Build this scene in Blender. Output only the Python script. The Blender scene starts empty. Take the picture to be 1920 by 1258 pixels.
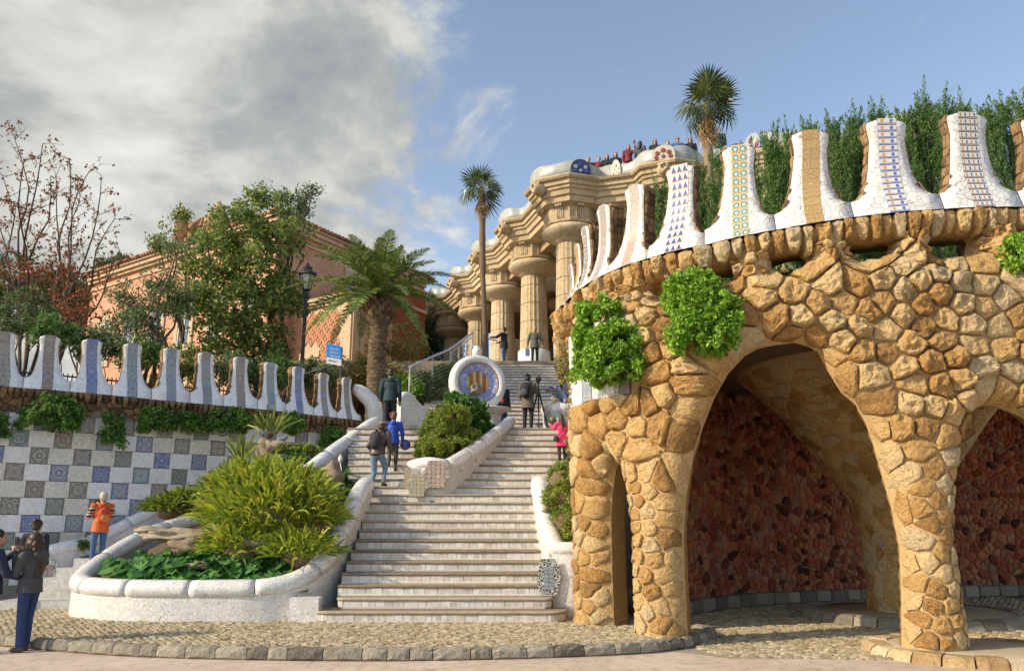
import bpy, bmesh, math, random
import numpy as np
from mathutils import Vector, Matrix, noise
from mathutils.geometry import delaunay_2d_cdt
random.seed(7)
rng = np.random.default_rng(7)
SC = bpy.context.scene
COL = SC.collection
# ------------------------------------------------------------------ camera
PITCH = math.radians(13.4115); CAMZ = 1.6; FPX = 1493.0
cd = bpy.data.cameras.new('camera'); cam = bpy.data.objects.new('camera', cd); COL.objects.link(cam)
cam.location = (0, 0, CAMZ); cam.rotation_euler = (math.pi/2 + PITCH, 0, 0)
cd.sensor_width = 36.0; cd.lens = 36.0*FPX/1920; cd.clip_start = .1; cd.clip_end = 5000
SC.camera = cam
# ------------------------------------------------------------------ light
SUN_DIR = Vector((-.86, -.32, .50)).normalized()
SUN_EL = math.asin(SUN_DIR.z); SUN_AZ = math.atan2(SUN_DIR.x, SUN_DIR.y)
SUN_STRENGTH = 2.65; SKY_STRENGTH = .15; EXPOSURE = .95
sl = bpy.data.lights.new('sun', 'SUN'); sl.energy = SUN_STRENGTH; sl.angle = math.radians(.6); sl.color = (1, .83, .60)
so = bpy.data.objects.new('sun', sl); COL.objects.link(so)
so.rotation_euler = SUN_DIR.to_track_quat('Z', 'Y').to_euler()
SC.view_settings.view_transform = 'Standard'; SC.view_settings.look = 'None'
SC.view_settings.exposure = EXPOSURE; SC.view_settings.gamma = 1; SC.view_settings.use_curve_mapping = False
SC.cycles.max_bounces = 6; SC.cycles.diffuse_bounces = 4; SC.cycles.transparent_max_bounces = 8
SC.cycles.use_denoising = True

def nd(nt, t, ins=None, **props):
    n = nt.nodes.new(t)
    for k, v in props.items(): setattr(n, k, v)
    for k, v in (ins or {}).items():
        s = n.inputs[k]
        if isinstance(v, bpy.types.NodeSocket): nt.links.new(v, s)
        else:
            if s.type == 'RGBA' and len(v) == 3: v = (*v, 1)
            s.default_value = v
    return n
def ramp(nt, fac, stops, interp='LINEAR'):
    n = nt.nodes.new('ShaderNodeValToRGB'); cr = n.color_ramp; cr.interpolation = interp
    while len(cr.elements) < len(stops): cr.elements.new(.5)
    for e, (p, c) in zip(cr.elements, stops):
        e.position = p; e.color = (*c, 1) if len(c) == 3 else c
    nt.links.new(fac, n.inputs[0]); return n.outputs[0]
def mth(nt, op, a, b=0.0, c=None, clamp=False):
    n = nt.nodes.new('ShaderNodeMath'); n.operation = op; n.use_clamp = clamp
    for i, v in enumerate((a, b) if c is None else (a, b, c)):
        if isinstance(v, bpy.types.NodeSocket): nt.links.new(v, n.inputs[i])
        else: n.inputs[i].default_value = v
    return n.outputs[0]
def mixc(nt, f, a, b, mode='MIX'):
    n = nt.nodes.new('ShaderNodeMix'); n.data_type = 'RGBA'; n.blend_type = mode
    for i, v in ((0, f), (6, a), (7, b)):
        if isinstance(v, bpy.types.NodeSocket): nt.links.new(v, n.inputs[i])
        else: n.inputs[i].default_value = v if i == 0 else ((*v, 1) if len(v) == 3 else v)
    return n.outputs[2]
def sepxyz(nt, v):
    n = nd(nt, 'ShaderNodeSeparateXYZ', {0: v}); return n.outputs
def comb(nt, x, y, z=0.0):
    return nd(nt, 'ShaderNodeCombineXYZ', {0: x, 1: y, 2: z}).outputs[0]

def build_world():
    w = bpy.data.worlds.new('World'); SC.world = w; w.use_nodes = True
    nt = w.node_tree; nt.nodes.clear()
    out = nt.nodes.new('ShaderNodeOutputWorld'); bg = nt.nodes.new('ShaderNodeBackground')
    nt.links.new(bg.outputs[0], out.inputs[0]); bg.inputs[1].default_value = SKY_STRENGTH
    sky = nd(nt, 'ShaderNodeTexSky', sky_type='NISHITA', sun_disc=False, sun_elevation=SUN_EL, sun_rotation=SUN_AZ,
             air_density=1.0, dust_density=1.2, ozone_density=1.4, altitude=50)
    d = nd(nt, 'ShaderNodeTexCoord').outputs['Generated']
    x, y, z = sepxyz(nt, d)
    zz = mth(nt, 'ADD', mth(nt, 'MAXIMUM', z, 0.0), .42)
    p = comb(nt, mth(nt, 'DIVIDE', x, zz), mth(nt, 'DIVIDE', y, zz), 0.0)
    def cl(v): return nd(nt, 'ShaderNodeTexNoise', {'Vector': v, 'Scale': 3.1, 'Detail': 11.0, 'Roughness': .60, 'Distortion': .30}).outputs[0]
    n1 = cl(p); sh = nd(nt, 'ShaderNodeVectorMath', {0: p, 1: (-.10, -.10, 0)}, operation='ADD').outputs[0]; n1b = cl(sh)
    n2 = nd(nt, 'ShaderNodeTexNoise', {'Vector': p, 'Scale': 2.4, 'Detail': 6.0, 'Roughness': .55}).outputs[0]
    def near(px, py, r0, r1):
        c = ray(px, py).normalized()
        dt = nd(nt, 'ShaderNodeVectorMath', {0: d, 1: c}, operation='DOT_PRODUCT').outputs['Value']
        return nd(nt, 'ShaderNodeMapRange', {0: dt, 1: math.cos(math.radians(r1)), 2: math.cos(math.radians(r0)), 3: 0.0, 4: 1.0}, interpolation_type='SMOOTHSTEP').outputs[0]
    m = mth(nt, 'MAXIMUM', near(190, 120, 3, 30), mth(nt, 'MULTIPLY', near(250, 420, 3, 20), .95))
    m = mth(nt, 'MAXIMUM', m, near(-700, 100, 20, 45))
    m = mth(nt, 'MAXIMUM', m, mth(nt, 'MULTIPLY', near(600, 390, 2, 9), .80))
    dens = mth(nt, 'ADD', n1, mth(nt, 'MULTIPLY', m, .33))
    cov = nd(nt, 'ShaderNodeMapRange', {0: dens, 1: .60, 2: .74, 3: 0.0, 4: 1.0}, interpolation_type='SMOOTHSTEP').outputs[0]
    lit = mth(nt, 'ADD', mth(nt, 'MULTIPLY', mth(nt, 'SUBTRACT', n1, n1b), 1.6), mth(nt, 'ADD', mth(nt, 'MULTIPLY', n2, .9), .05), clamp=True)
    lit = mth(nt, 'ADD', lit, mth(nt, 'MULTIPLY', mth(nt, 'SUBTRACT', .80, dens), .45), clamp=True)
    ccol = ramp(nt, lit, [(.20, (1.12, 1.22, 1.36)), (.42, (1.58, 1.66, 1.64)), (.60, (2.35, 2.36, 2.2)), (.88, (3.2, 3.2, 3.05))])
    up = nd(nt, 'ShaderNodeMapRange', {0: z, 1: 0.0, 2: .30, 3: 0.0, 4: 1.0}, interpolation_type='SMOOTHSTEP').outputs[0]
    skyc = nd(nt, 'ShaderNodeHueSaturation', {'Saturation': .84, 'Value': .78, 'Color': sky.outputs[0]}).outputs[0]
    col = mixc(nt, cov, skyc, ccol)
    nt.links.new(col, bg.inputs[0])
# ------------------------------------------------------------------ picture <-> place
_c, _s = math.cos(PITCH), math.sin(PITCH)
def ray(x, y):
    t = (629 - y)/FPX
    return Vector(((x - 960)/FPX, _c - _s*t, _s + _c*t))
def atY(x, y, Y):
    r = ray(x, y); return Vector((0, 0, CAMZ)) + r*(Y/r.y)
def atZ(x, y, Z):
    r = ray(x, y); return Vector((0, 0, CAMZ)) + r*((Z - CAMZ)/r.z)
def XatY(x, Y, z):
    d = Y*_c + (z - CAMZ)*_s
    return (x - 960)/FPX*d
build_world()
# ------------------------------------------------------------------ objects
def props(o, label=None, cat=None, group=None, kind=None):
    if label: o['label'] = label
    if cat: o['category'] = cat
    if group: o['group'] = group
    if kind: o['kind'] = kind
    return o
def thing(name, label, cat, loc=(0, 0, 0), group=None):
    o = bpy.data.objects.new(name, None); COL.objects.link(o); o.location = loc; o.empty_display_size = .2
    return props(o, label, cat, group)
def root_loc(o):
    p = Vector((0, 0, 0))
    while o is not None: p += o.location; o = o.parent
    return p
def link(name, me, parent=None, loc=(0, 0, 0), rot=None, scale=None):
    o = bpy.data.objects.new(name, me); COL.objects.link(o); o.location = loc
    if rot is not None: o.rotation_euler = rot
    if scale is not None: o.scale = scale
    o.parent = parent
    return o
class MB:
    """collects shapes in world coordinates; build() links them as one object"""
    def __init__(s): s.v = []; s.f = []; s.m = []; s.uv = {}; s.sm = []
    def add(s, vs, fs, mi=0, smooth=True, uv=None):
        b = len(s.v); s.v.extend([tuple(v) for v in vs])
        for k, f in enumerate(fs):
            if uv is not None: s.uv[len(s.f)] = uv[k]
            s.f.append([b + i for i in f]); s.m.append(mi); s.sm.append(smooth)
        return s
    def box(s, c, size, mi=0, rz=0, rot=None, bevel=0):
        x, y, z = [k/2 for k in size]
        R = rot if rot is not None else Matrix.Rotation(rz, 3, 'Z')
        c = Vector(c)
        if bevel <= 0:
            vs = [c + R @ Vector((a*x, b*y, d*z)) for d in (-1, 1) for b in (-1, 1) for a in (-1, 1)]
            fs = [(0, 2, 3, 1), (4, 5, 7, 6), (0, 1, 5, 4), (2, 6, 7, 3), (0, 4, 6, 2), (1, 3, 7, 5)]
            return s.add(vs, fs, mi, False)
        b = min(bevel, x*.9, y*.9, z*.9); vs = []; ix = {}
        for d in (-1, 1):
            for e in (-1, 1):
                for a in (-1, 1):
                    for k in range(3):
                        o = [b, b, b]; o[k] = 0
                        ix[(a, e, d, k)] = len(vs)
                        vs.append(c + R @ Vector((a*(x - o[0]), e*(y - o[1]), d*(z - o[2]))))
        fs = []
        for k in range(3):
            i, j = (k + 1) % 3, (k + 2) % 3
            for sg in (-1, 1):
                q = []
                for (u, w) in ((-1, -1), (1, -1), (1, 1), (-1, 1)):
                    t = [0, 0, 0]; t[k] = sg; t[i] = u; t[j] = w; q.append(ix[(*t, k)])
                fs.append(q if sg > 0 else q[::-1])
        for k in range(3):      # edges running along k
            i, j = (k + 1) % 3, (k + 2) % 3
            for u in (-1, 1):
                for w in (-1, 1):
                    q = []
                    for (sg, kk) in ((-1, i), (1, i), (1, j), (-1, j)):
                        t = [0, 0, 0]; t[k] = sg; t[i] = u; t[j] = w; q.append(ix[(*t, kk)])
                    fs.append(q if u*w < 0 else q[::-1])
        for a in (-1, 1):
            for e in (-1, 1):
                for d in (-1, 1):
                    q = [ix[(a, e, d, k)] for k in range(3)]; fs.append(q if a*e*d > 0 else q[::-1])
        return s.add(vs, fs, mi, False)
    def tube(s, pts, rad, n=8, mi=0, cap=True, smooth=True, up=None, ell=1.0):
        pts = [Vector(p) for p in pts]; L = len(pts)
        rad = [rad]*L if isinstance(rad, (int, float)) else list(rad)
        vs = []; ref = None
        for i in range(L):
            t = (pts[min(i + 1, L - 1)] - pts[max(i - 1, 0)])
            t = t.normalized() if t.length > 1e-9 else Vector((0, 0, 1))
            if up is not None: a = up.cross(t)
            elif ref is None: a = t.orthogonal()
            else: a = ref - t*ref.dot(t)
            a = a.normalized() if a.length > 1e-6 else t.orthogonal().normalized()
            ref = a; b = t.cross(a)
            for k in range(n):
                q = 2*math.pi*k/n
                vs.append(pts[i] + a*(math.cos(q)*rad[i]*ell) + b*(math.sin(q)*rad[i]))
        fs = []
        for i in range(L - 1):
            for k in range(n):
                k2 = (k + 1) % n
                fs.append((i*n + k, i*n + k2, (i + 1)*n + k2, (i + 1)*n + k))
        if cap:
            fs.append(tuple(range(n))[::-1]); fs.append(tuple((L - 1)*n + k for k in range(n)))
        return s.add(vs, fs, mi, smooth)
    def lathe(s, c, prof, n=24, mi=0, smooth=True, axis=None, fl=None, ph=0.0):
        c = Vector(c); vs = []; fs = []
        R = Vector((0, 0, 1)).rotation_difference(Vector(axis).normalized()).to_matrix() if axis is not None else Matrix.Identity(3)
        for (r, z) in prof:
            for k in range(n):
                q = 2*math.pi*k/n + ph; rr = r*(fl(q) if fl else 1)
                vs.append(c + R @ Vector((rr*math.cos(q), rr*math.sin(q), z)))
        for i in range(len(prof) - 1):
            for k in range(n):
                k2 = (k + 1) % n
                fs.append((i*n + k, i*n + k2, (i + 1)*n + k2, (i + 1)*n + k))
        if prof[0][0] > 1e-4: fs.append(tuple(range(n))[::-1])
        if prof[-1][0] > 1e-4: fs.append(tuple((len(prof) - 1)*n + k for k in range(n)))
        return s.add(vs, fs, mi, smooth)
    def ball(s, c, r, n=12, m=8, mi=0, rot=None):
        c = Vector(c); r = (r, r, r) if isinstance(r, (int, float)) else r; vs = []; fs = []
        for i in range(m + 1):
            a = math.pi*i/m
            for k in range(n):
                q = 2*math.pi*k/n
                p = Vector((r[0]*math.sin(a)*math.cos(q), r[1]*math.sin(a)*math.sin(q), r[2]*math.cos(a)))
                vs.append(c + (rot @ p if rot is not None else p))
        for i in range(m):
            for k in range(n):
                k2 = (k + 1) % n
                fs.append((i*n + k, (i + 1)*n + k, (i + 1)*n + k2, i*n + k2))
        return s.add(vs, fs, mi, True)
    def prism(s, poly, d, mi=0, smooth=False):
        """poly: loop of 3-D points, d: extrusion vector"""
        d = Vector(d); n = len(poly); vs = [Vector(p) for p in poly] + [Vector(p) + d for p in poly]
        fs = [tuple(range(n))[::-1], tuple(range(n, 2*n))] + [(i, (i + 1) % n, n + (i + 1) % n, n + i) for i in range(n)]
        return s.add(vs, fs, mi, smooth)
    def grid(s, fn, nu, nv, mi=0, smooth=True, wrap=False):
        vs = [fn(i/nu, j/nv) for j in range(nv + 1) for i in range(nu + 1)]
        fs = [(j*(nu + 1) + i, j*(nu + 1) + i + 1, (j + 1)*(nu + 1) + i + 1, (j + 1)*(nu + 1) + i) for j in range(nv) for i in range(nu)]
        uv = [((i/nu, j/nv), ((i + 1)/nu, j/nv), ((i + 1)/nu, (j + 1)/nv), (i/nu, (j + 1)/nv)) for j in range(nv) for i in range(nu)]
        return s.add(vs, fs, mi, smooth, uv)
    def mesh(s, name, mats, org=Vector((0, 0, 0))):
        me = bpy.data.meshes.new(name)
        ox, oy, oz = org
        me.from_pydata([(v[0] - ox, v[1] - oy, v[2] - oz) for v in s.v], [], s.f)
        mats = mats if isinstance(mats, (list, tuple)) else [mats]
        for m in mats: me.materials.append(m)
        me.polygons.foreach_set('material_index', s.m); me.polygons.foreach_set('use_smooth', s.sm)
        if s.uv:
            ul = me.uv_layers.new(name='UVMap')
            for fi, uvs in s.uv.items():
                p = me.polygons[fi]
                for li, uv in zip(p.loop_indices, uvs): ul.data[li].uv = uv
        me.update()
        return me
    def build(s, name, mats, parent=None, recalc=False):
        me = s.mesh(name, mats, root_loc(parent) if parent is not None else Vector((0, 0, 0)))
        if recalc:
            bm = bmesh.new(); bm.from_mesh(me); bmesh.ops.recalc_face_normals(bm, faces=bm.faces); bm.to_mesh(me); bm.free()
        return link(name, me, parent)
def npmesh(name, V, F, mat, smooth=False):
    """fast mesh from arrays: V (n,3), F (m,k)"""
    me = bpy.data.meshes.new(name); V = np.asarray(V, dtype=np.float32); F = np.asarray(F, dtype=np.int32)
    me.vertices.add(len(V)); me.vertices.foreach_set('co', V.ravel())
    k = F.shape[1]; me.loops.add(F.size); me.loops.foreach_set('vertex_index', F.ravel())
    me.polygons.add(len(F)); me.polygons.foreach_set('loop_start', np.arange(0, F.size, k, dtype=np.int32))
    me.polygons.foreach_set('loop_total', np.full(len(F), k, dtype=np.int32))
    me.polygons.foreach_set('use_smooth', np.full(len(F), smooth))
    me.materials.append(mat); me.update(calc_edges=True); me.validate()
    return me
def spline(pts, n):
    """Catmull-Rom through points, n samples in all, by length"""
    P = [Vector(p) for p in pts]; out = []
    for i in range(len(P) - 1):
        p0, p1, p2, p3 = P[max(i - 1, 0)], P[i], P[i + 1], P[min(i + 2, len(P) - 1)]
        for k in range(12):
            t = k/12
            out.append(.5*((2*p1) + (p2 - p0)*t + (2*p0 - 5*p1 + 4*p2 - p3)*t*t + (3*p1 - p0 - 3*p2 + p3)*t**3))
    out.append(P[-1])
    L = [0]
    for a, b in zip(out, out[1:]): L.append(L[-1] + (b - a).length)
    res = []; j = 0
    for k in range(n):
        d = L[-1]*k/(n - 1)
        while j < len(out) - 2 and L[j + 1] < d: j += 1
        q = (d - L[j])/max(1e-9, L[j + 1] - L[j]); res.append(out[j].lerp(out[j + 1], q))
    return res
# ------------------------------------------------------------------ materials
def newmat(name):
    m = bpy.data.materials.new(name); m.use_nodes = True
    nt = m.node_tree; return m, nt, nt.nodes['Principled BSDF']
def setb(nt, b, col, rough=.8, bump=None, bs=.3, bd=.02, spec=None):
    if isinstance(col, bpy.types.NodeSocket): nt.links.new(col, b.inputs['Base Color'])
    else: b.inputs['Base Color'].default_value = (*col, 1)
    b.inputs['Roughness'].default_value = rough
    if spec is not None: b.inputs['Specular IOR Level'].default_value = spec
    if bump is not None:
        bn = nd(nt, 'ShaderNodeBump', {'Strength': bs, 'Distance': bd, 'Height': bump})
        nt.links.new(bn.outputs[0], b.inputs['Normal'])
def objco(nt): return nd(nt, 'ShaderNodeTexCoord').outputs['Object']
def rnd(nt):
    a = nd(nt, 'ShaderNodeObjectInfo').outputs['Random']; g = nd(nt, 'ShaderNodeNewGeometry').outputs['Random Per Island']
    return mth(nt, 'FRACT', mth(nt, 'ADD', a, g))
def noi(nt, sc, det=6.0, rough=.6, vec=None, dist=0.0):
    return nd(nt, 'ShaderNodeTexNoise', {'Vector': vec if vec is not None else objco(nt), 'Scale': sc, 'Detail': det, 'Roughness': rough, 'Distortion': dist}).outputs[0]
def plain(name, col, rough=.6, var=.12, sc=14, bump=.15, metal=0.0):
    m, nt, b = newmat(name); n = noi(nt, sc)
    d = tuple(max(0, c*(1 - var*1.6)) for c in col); l = tuple(min(1, c*(1 + var)) for c in col)
    setb(nt, b, ramp(nt, n, [(.3, d), (.7, l)]), rough, noi(nt, sc*4), bump, .01); b.inputs['Metallic'].default_value = metal
    return m
def trencadis(name, base=(.74, .74, .72), sc=16.0, crack=.035, warm=(.70, .66, .58), cdark=(.34, .33, .33)):
    m, nt, b = newmat(name); co = objco(nt)
    v = nd(nt, 'ShaderNodeTexVoronoi', {'Vector': co, 'Scale': sc, 'Randomness': 1.0}, feature='DISTANCE_TO_EDGE').outputs['Distance']
    vc = nd(nt, 'ShaderNodeTexVoronoi', {'Vector': co, 'Scale': sc, 'Randomness': 1.0}).outputs['Color']
    c = sepxyz(nt, vc)[0]
    tile = ramp(nt, c, [(0, tuple(k*.88 for k in base)), (.35, base), (.75, tuple(min(.84, k*1.08) for k in base)), (1, warm)])
    dirt = noi(nt, 1.6, 8, .65)
    tile = mixc(nt, ramp(nt, dirt, [(.45, (0, 0, 0)), (.80, (.42, .42, .42))]), tile, tuple(k*.62 for k in warm))
    f = nd(nt, 'ShaderNodeMapRange', {0: v, 1: crack*.4, 2: crack, 3: 0.0, 4: 1.0}).outputs[0]
    setb(nt, b, mixc(nt, f, cdark, tile), .32, mth(nt, 'ADD', f, mth(nt, 'MULTIPLY', c, .5)), .35, .006)
    return m
def rock(name, stops, sc=6.0, rough=.92, bump=.9, pit=True, bd=.03, var=.5):
    m, nt, b = newmat(name); r = rnd(nt); co = objco(nt)
    n = noi(nt, sc, 8, .65); n2 = noi(nt, sc*.45, 4, .5)
    f = mth(nt, 'ADD', mth(nt, 'MULTIPLY', r, var), mth(nt, 'MULTIPLY', n, 1 - var))
    col = ramp(nt, f, stops)
    col = mixc(nt, ramp(nt, noi(nt, sc*5, 5, .7), [(.30, (.55,)*3), (.52, (0, 0, 0))]), col, tuple(k*.42 for k in stops[0][1]))
    h = mth(nt, 'ADD', noi(nt, sc*2.2, 10, .72), mth(nt, 'MULTIPLY', n2, .6))
    if pit:
        v = nd(nt, 'ShaderNodeTexVoronoi', {'Vector': co, 'Scale': sc*4.5, 'Randomness': 1.0}).outputs['Distance']
        h = mth(nt, 'ADD', h, mth(nt, 'MULTIPLY', mth(nt, 'MINIMUM', v, .4), .7))
    setb(nt, b, col, rough, h, bump, bd, .2)
    return m
def leafmat(name, stops, rough=.5, trans=.35):
    m, nt, b = newmat(name); r = rnd(nt); n = noi(nt, 1.3, 3)
    f = mth(nt, 'ADD', mth(nt, 'MULTIPLY', r, .6), mth(nt, 'MULTIPLY', n, .4))
    col = ramp(nt, f, stops); setb(nt, b, col, rough, None, spec=.35)
    tr = nd(nt, 'ShaderNodeBsdfTranslucent', {'Color': col}); mx = nd(nt, 'ShaderNodeMixShader', {0: trans})
    nt.links.new(b.outputs[0], mx.inputs[1]); nt.links.new(tr.outputs[0], mx.inputs[2])
    nt.links.new(mx.outputs[0], nt.nodes['Material Output'].inputs[0])
    return m
def ornate(name, pal, sc=3.0, ring=True, seed=0.0, dia=False):
    """decorated tile: a figure folded four ways about the tile's centre (uses the tile's UV)"""
    m, nt, b = newmat(name)
    u, v, _ = sepxyz(nt, nd(nt, 'ShaderNodeTexCoord').outputs['UV'])
    a = mth(nt, 'ABSOLUTE', mth(nt, 'SUBTRACT', u, .5)); c = mth(nt, 'ABSOLUTE', mth(nt, 'SUBTRACT', v, .5))
    lo = mth(nt, 'MINIMUM', a, c); hi = mth(nt, 'MAXIMUM', a, c)
    rr = mth(nt, 'SQRT', mth(nt, 'ADD', mth(nt, 'MULTIPLY', a, a), mth(nt, 'MULTIPLY', c, c)))
    ob = mth(nt, 'MULTIPLY', nd(nt, 'ShaderNodeObjectInfo').outputs['Random'], 37.0)
    p = comb(nt, lo, hi, mth(nt, 'ADD', ob, seed))
    n = nd(nt, 'ShaderNodeTexNoise', {'Vector': p, 'Scale': sc*2.2, 'Detail': 1.5, 'Roughness': .5}).outputs[0]
    if ring:
        w = mth(nt, 'MULTIPLY', mth(nt, 'SINE', mth(nt, 'MULTIPLY', rr, 27.0)), .10)
        n = mth(nt, 'ADD', n, w)
    k = len(pal); st = [(.30 + .42*i/k, pal[i % k]) for i in range(k)]
    col = ramp(nt, n, st, 'CONSTANT')
    edge = mth(nt, 'GREATER_THAN', hi, .455)
    col = mixc(nt, edge, col, pal[0])
    col = mixc(nt, .18, col, ramp(nt, noi(nt, 22), [(.3, (.25, .24, .22)), (.7, (.62, .6, .56))]))
    setb(nt, b, col, .35, n, .15, .004)
    return m
def trimat(name, bgc, fg, line):
    m, nt, b = newmat(name)
    u, v, _ = sepxyz(nt, nd(nt, 'ShaderNodeTexCoord').outputs['UV'])
    fu = mth(nt, 'FRACT', mth(nt, 'MULTIPLY', u, 3.0)); 
    t = mth(nt, 'LESS_THAN', mth(nt, 'MULTIPLY', mth(nt, 'ABSOLUTE', mth(nt, 'SUBTRACT', fu, .5)), 2.0), mth(nt, 'SUBTRACT', .95, v))
    col = mixc(nt, t, bgc, fg); col = mixc(nt, mth(nt, 'LESS_THAN', v, .1), col, line)
    setb(nt, b, col, .35); return m
def wavemat(name):
    m, nt, b = newmat(name)
    u, v, _ = sepxyz(nt, nd(nt, 'ShaderNodeTexCoord').outputs['UV'])
    fu = mth(nt, 'FRACT', mth(nt, 'MULTIPLY', u, 2.0))
    du = mth(nt, 'SUBTRACT', fu, .55); dv = mth(nt, 'SUBTRACT', v, .42)
    r = mth(nt, 'SQRT', mth(nt, 'ADD', mth(nt, 'MULTIPLY', du, du), mth(nt, 'MULTIPLY', dv, dv)))
    col = ramp(nt, r, [(0, (.62, .62, .55)), (.22, (.05, .30, .36)), (.34, (.10, .22, .14)), (.42, (.62, .60, .50)), (.5, (.62, .42, .16))], 'CONSTANT')
    col = mixc(nt, mth(nt, 'LESS_THAN', v, .1), col, (.60, .40, .15))
    setb(nt, b, col, .35); return m
def stripemat(name, a, bb, c, dots):
    m, nt, b = newmat(name)
    u, v, _ = sepxyz(nt, nd(nt, 'ShaderNodeTexCoord').outputs['UV'])
    fu = mth(nt, 'FRACT', mth(nt, 'MULTIPLY', u, dots))
    du = mth(nt, 'MULTIPLY', mth(nt, 'SUBTRACT', fu, .5), 1.6); dv = mth(nt, 'SUBTRACT', v, .62)
    r = mth(nt, 'SQRT', mth(nt, 'ADD', mth(nt, 'MULTIPLY', du, du), mth(nt, 'MULTIPLY', dv, dv)))
    alt = mth(nt, 'GREATER_THAN', mth(nt, 'FRACT', mth(nt, 'MULTIPLY', u, dots/2)), .5)
    fg = mixc(nt, alt, bb, c)
    col = mixc(nt, mth(nt, 'LESS_THAN', r, .30), (.66, .65, .60), fg)
    band = mth(nt, 'LESS_THAN', v, .30); line = mth(nt, 'LESS_THAN', mth(nt, 'ABSOLUTE', mth(nt, 'SUBTRACT', v, .15)), .04)
    col = mixc(nt, band, col, a); col = mixc(nt, line, col, (.6, .55, .5))
    setb(nt, b, col, .35); return m
W = trencadis('white_mosaic')
WL = trencadis('white_mosaic_shaded_wall', (.82, .825, .83), 13.0, .03, (.74, .73, .70), (.50, .50, .50))
WP = trencadis('white_mosaic_pavilion', (.75, .75, .73), 9.5, .045, (.70, .66, .58), (.36, .33, .28))
WG = trencadis('grey_white_mosaic', (.56, .56, .54), 15.0, .03, (.50, .47, .40), (.30, .29, .27))
MORTAR = rock('mortar', [(.25, (.34, .20, .075)), (.5, (.48, .30, .12)), (.75, (.56, .40, .20))], 7, .95, 1.0, True, .03)
STONE = rock('pavilion_stone', [(.18, (.24, .14, .055)), (.34, (.44, .255, .09)), (.48, (.56, .37, .155)), (.62, (.62, .46, .235)), (.76, (.50, .40, .25)), (.90, (.34, .285, .205))], 4.5, .95, 1.0, True, .06)
STONE_L = rock('pale_stone', [(.25, (.30, .19, .09)), (.5, (.52, .38, .20)), (.75, (.64, .53, .35))], 6, .95, 1.0)
STONE_B = rock('brown_stone', [(.25, (.13, .085, .05)), (.5, (.27, .17, .09)), (.75, (.38, .25, .13))], 8, .95, 1.0)
STONE_R = rock('red_stone', [(.15, (.07, .03, .025)), (.30, (.32, .09, .05)), (.52, (.52, .16, .08)), (.66, (.56, .28, .13)), (.80, (.36, .19, .13))], 6, .9, 1.0, True, .04, .7)
MORTAR_R = rock('red_mortar', [(.3, (.40, .16, .08)), (.7, (.56, .28, .15))], 9, .95, .6, False)
STONE_G = rock('grey_kerb_stone', [(.25, (.17, .15, .12)), (.5, (.31, .28, .22)), (.75, (.42, .38, .30))], 9, .95, 1.0)
COBBLE = rock('cobble', [(.22, (.30, .24, .14)), (.5, (.48, .40, .26)), (.78, (.60, .52, .37))], 14, .95, .8, False)
EARTH = rock('earth', [(.3, (.14, .10, .06)), (.7, (.26, .19, .12))], 5, 1, .6, False)
ROAD = rock('road_surface', [(.25, (.48, .38, .29)), (.5, (.57, .47, .38)), (.8, (.62, .52, .43))], 1.3, .95, .25, False, .01, .0)
def _cracked_road():
    nt = ROAD.node_tree; b = nt.nodes['Principled BSDF']; old = b.inputs['Base Color'].links[0].from_socket; co = objco(nt)
    wob = nd(nt, 'ShaderNodeTexNoise', {'Vector': co, 'Scale': 1.1, 'Detail': 5.0}).outputs['Color']
    v = nd(nt, 'ShaderNodeVectorMath', {0: co, 1: wob}, operation='ADD').outputs[0]
    e = nd(nt, 'ShaderNodeTexVoronoi', {'Vector': v, 'Scale': .42}, feature='DISTANCE_TO_EDGE').outputs['Distance']
    k = mth(nt, 'MULTIPLY', mth(nt, 'LESS_THAN', e, .0032), .45)
    st = ramp(nt, noi(nt, .7, 7, .65), [(.4, (0, 0, 0)), (.75, (.4, .4, .4))])
    c = mixc(nt, st, old, (.34, .26, .20)); c = mixc(nt, k, c, (.16, .12, .09)); nt.links.new(c, b.inputs['Base Color'])
_cracked_road()
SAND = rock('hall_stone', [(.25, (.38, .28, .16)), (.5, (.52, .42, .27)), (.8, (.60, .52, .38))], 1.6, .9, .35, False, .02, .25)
SAND_D = rock('dark_hall_stone', [(.25, (.26, .19, .11)), (.5, (.40, .30, .18)), (.8, (.50, .40, .26))], 2.2, .9, .4, False, .02, .25)  # the hall stone in darker browns
TREAD = rock('worn_tread', [(.25, (.20, .155, .105)), (.5, (.34, .28, .20)), (.8, (.46, .40, .31))], 7, .95, .6, False)
TILE_G = plain('riser_tile', (.64, .63, .58), .4, .2, 5)
def _tile_var():
    m, nt, b = newmat('riser_tiles'); r = rnd(nt)
    col = ramp(nt, r, [(0, (.50, .47, .42)), (.4, (.64, .62, .57)), (.8, (.72, .71, .67)), (1, (.60, .53, .46))])
    col = mixc(nt, ramp(nt, noi(nt, 7, 8, .7), [(.45, (0, 0, 0)), (.8, (.7, .7, .7))]), col, (.36, .30, .23))
    setb(nt, b, col, .35, noi(nt, 30), .15, .01); return m
RISER = _tile_var()
GROUT = plain('grout', (.30, .27, .22), .9)
BARK = rock('bark', [(.25, (.07, .05, .035)), (.5, (.15, .11, .08)), (.8, (.25, .20, .15))], 9, .95, 1.0)
BARK_P = rock('palm_bark', [(.25, (.10, .07, .045)), (.5, (.22, .16, .10)), (.8, (.34, .26, .17))], 12, .95, 1.0)
DEADF = rock('dead_frond', [(.25, (.22, .13, .06)), (.5, (.40, .27, .13)), (.8, (.52, .38, .21))], 6, .95, .3, False)
L_OAK = leafmat('oak_leaves', [(.2, (0.079, 0.148, 0.042)), (.45, (0.170, 0.261, 0.064)), (.65, (0.296, 0.364, 0.091)), (.85, (0.546, 0.501, 0.114))])
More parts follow.
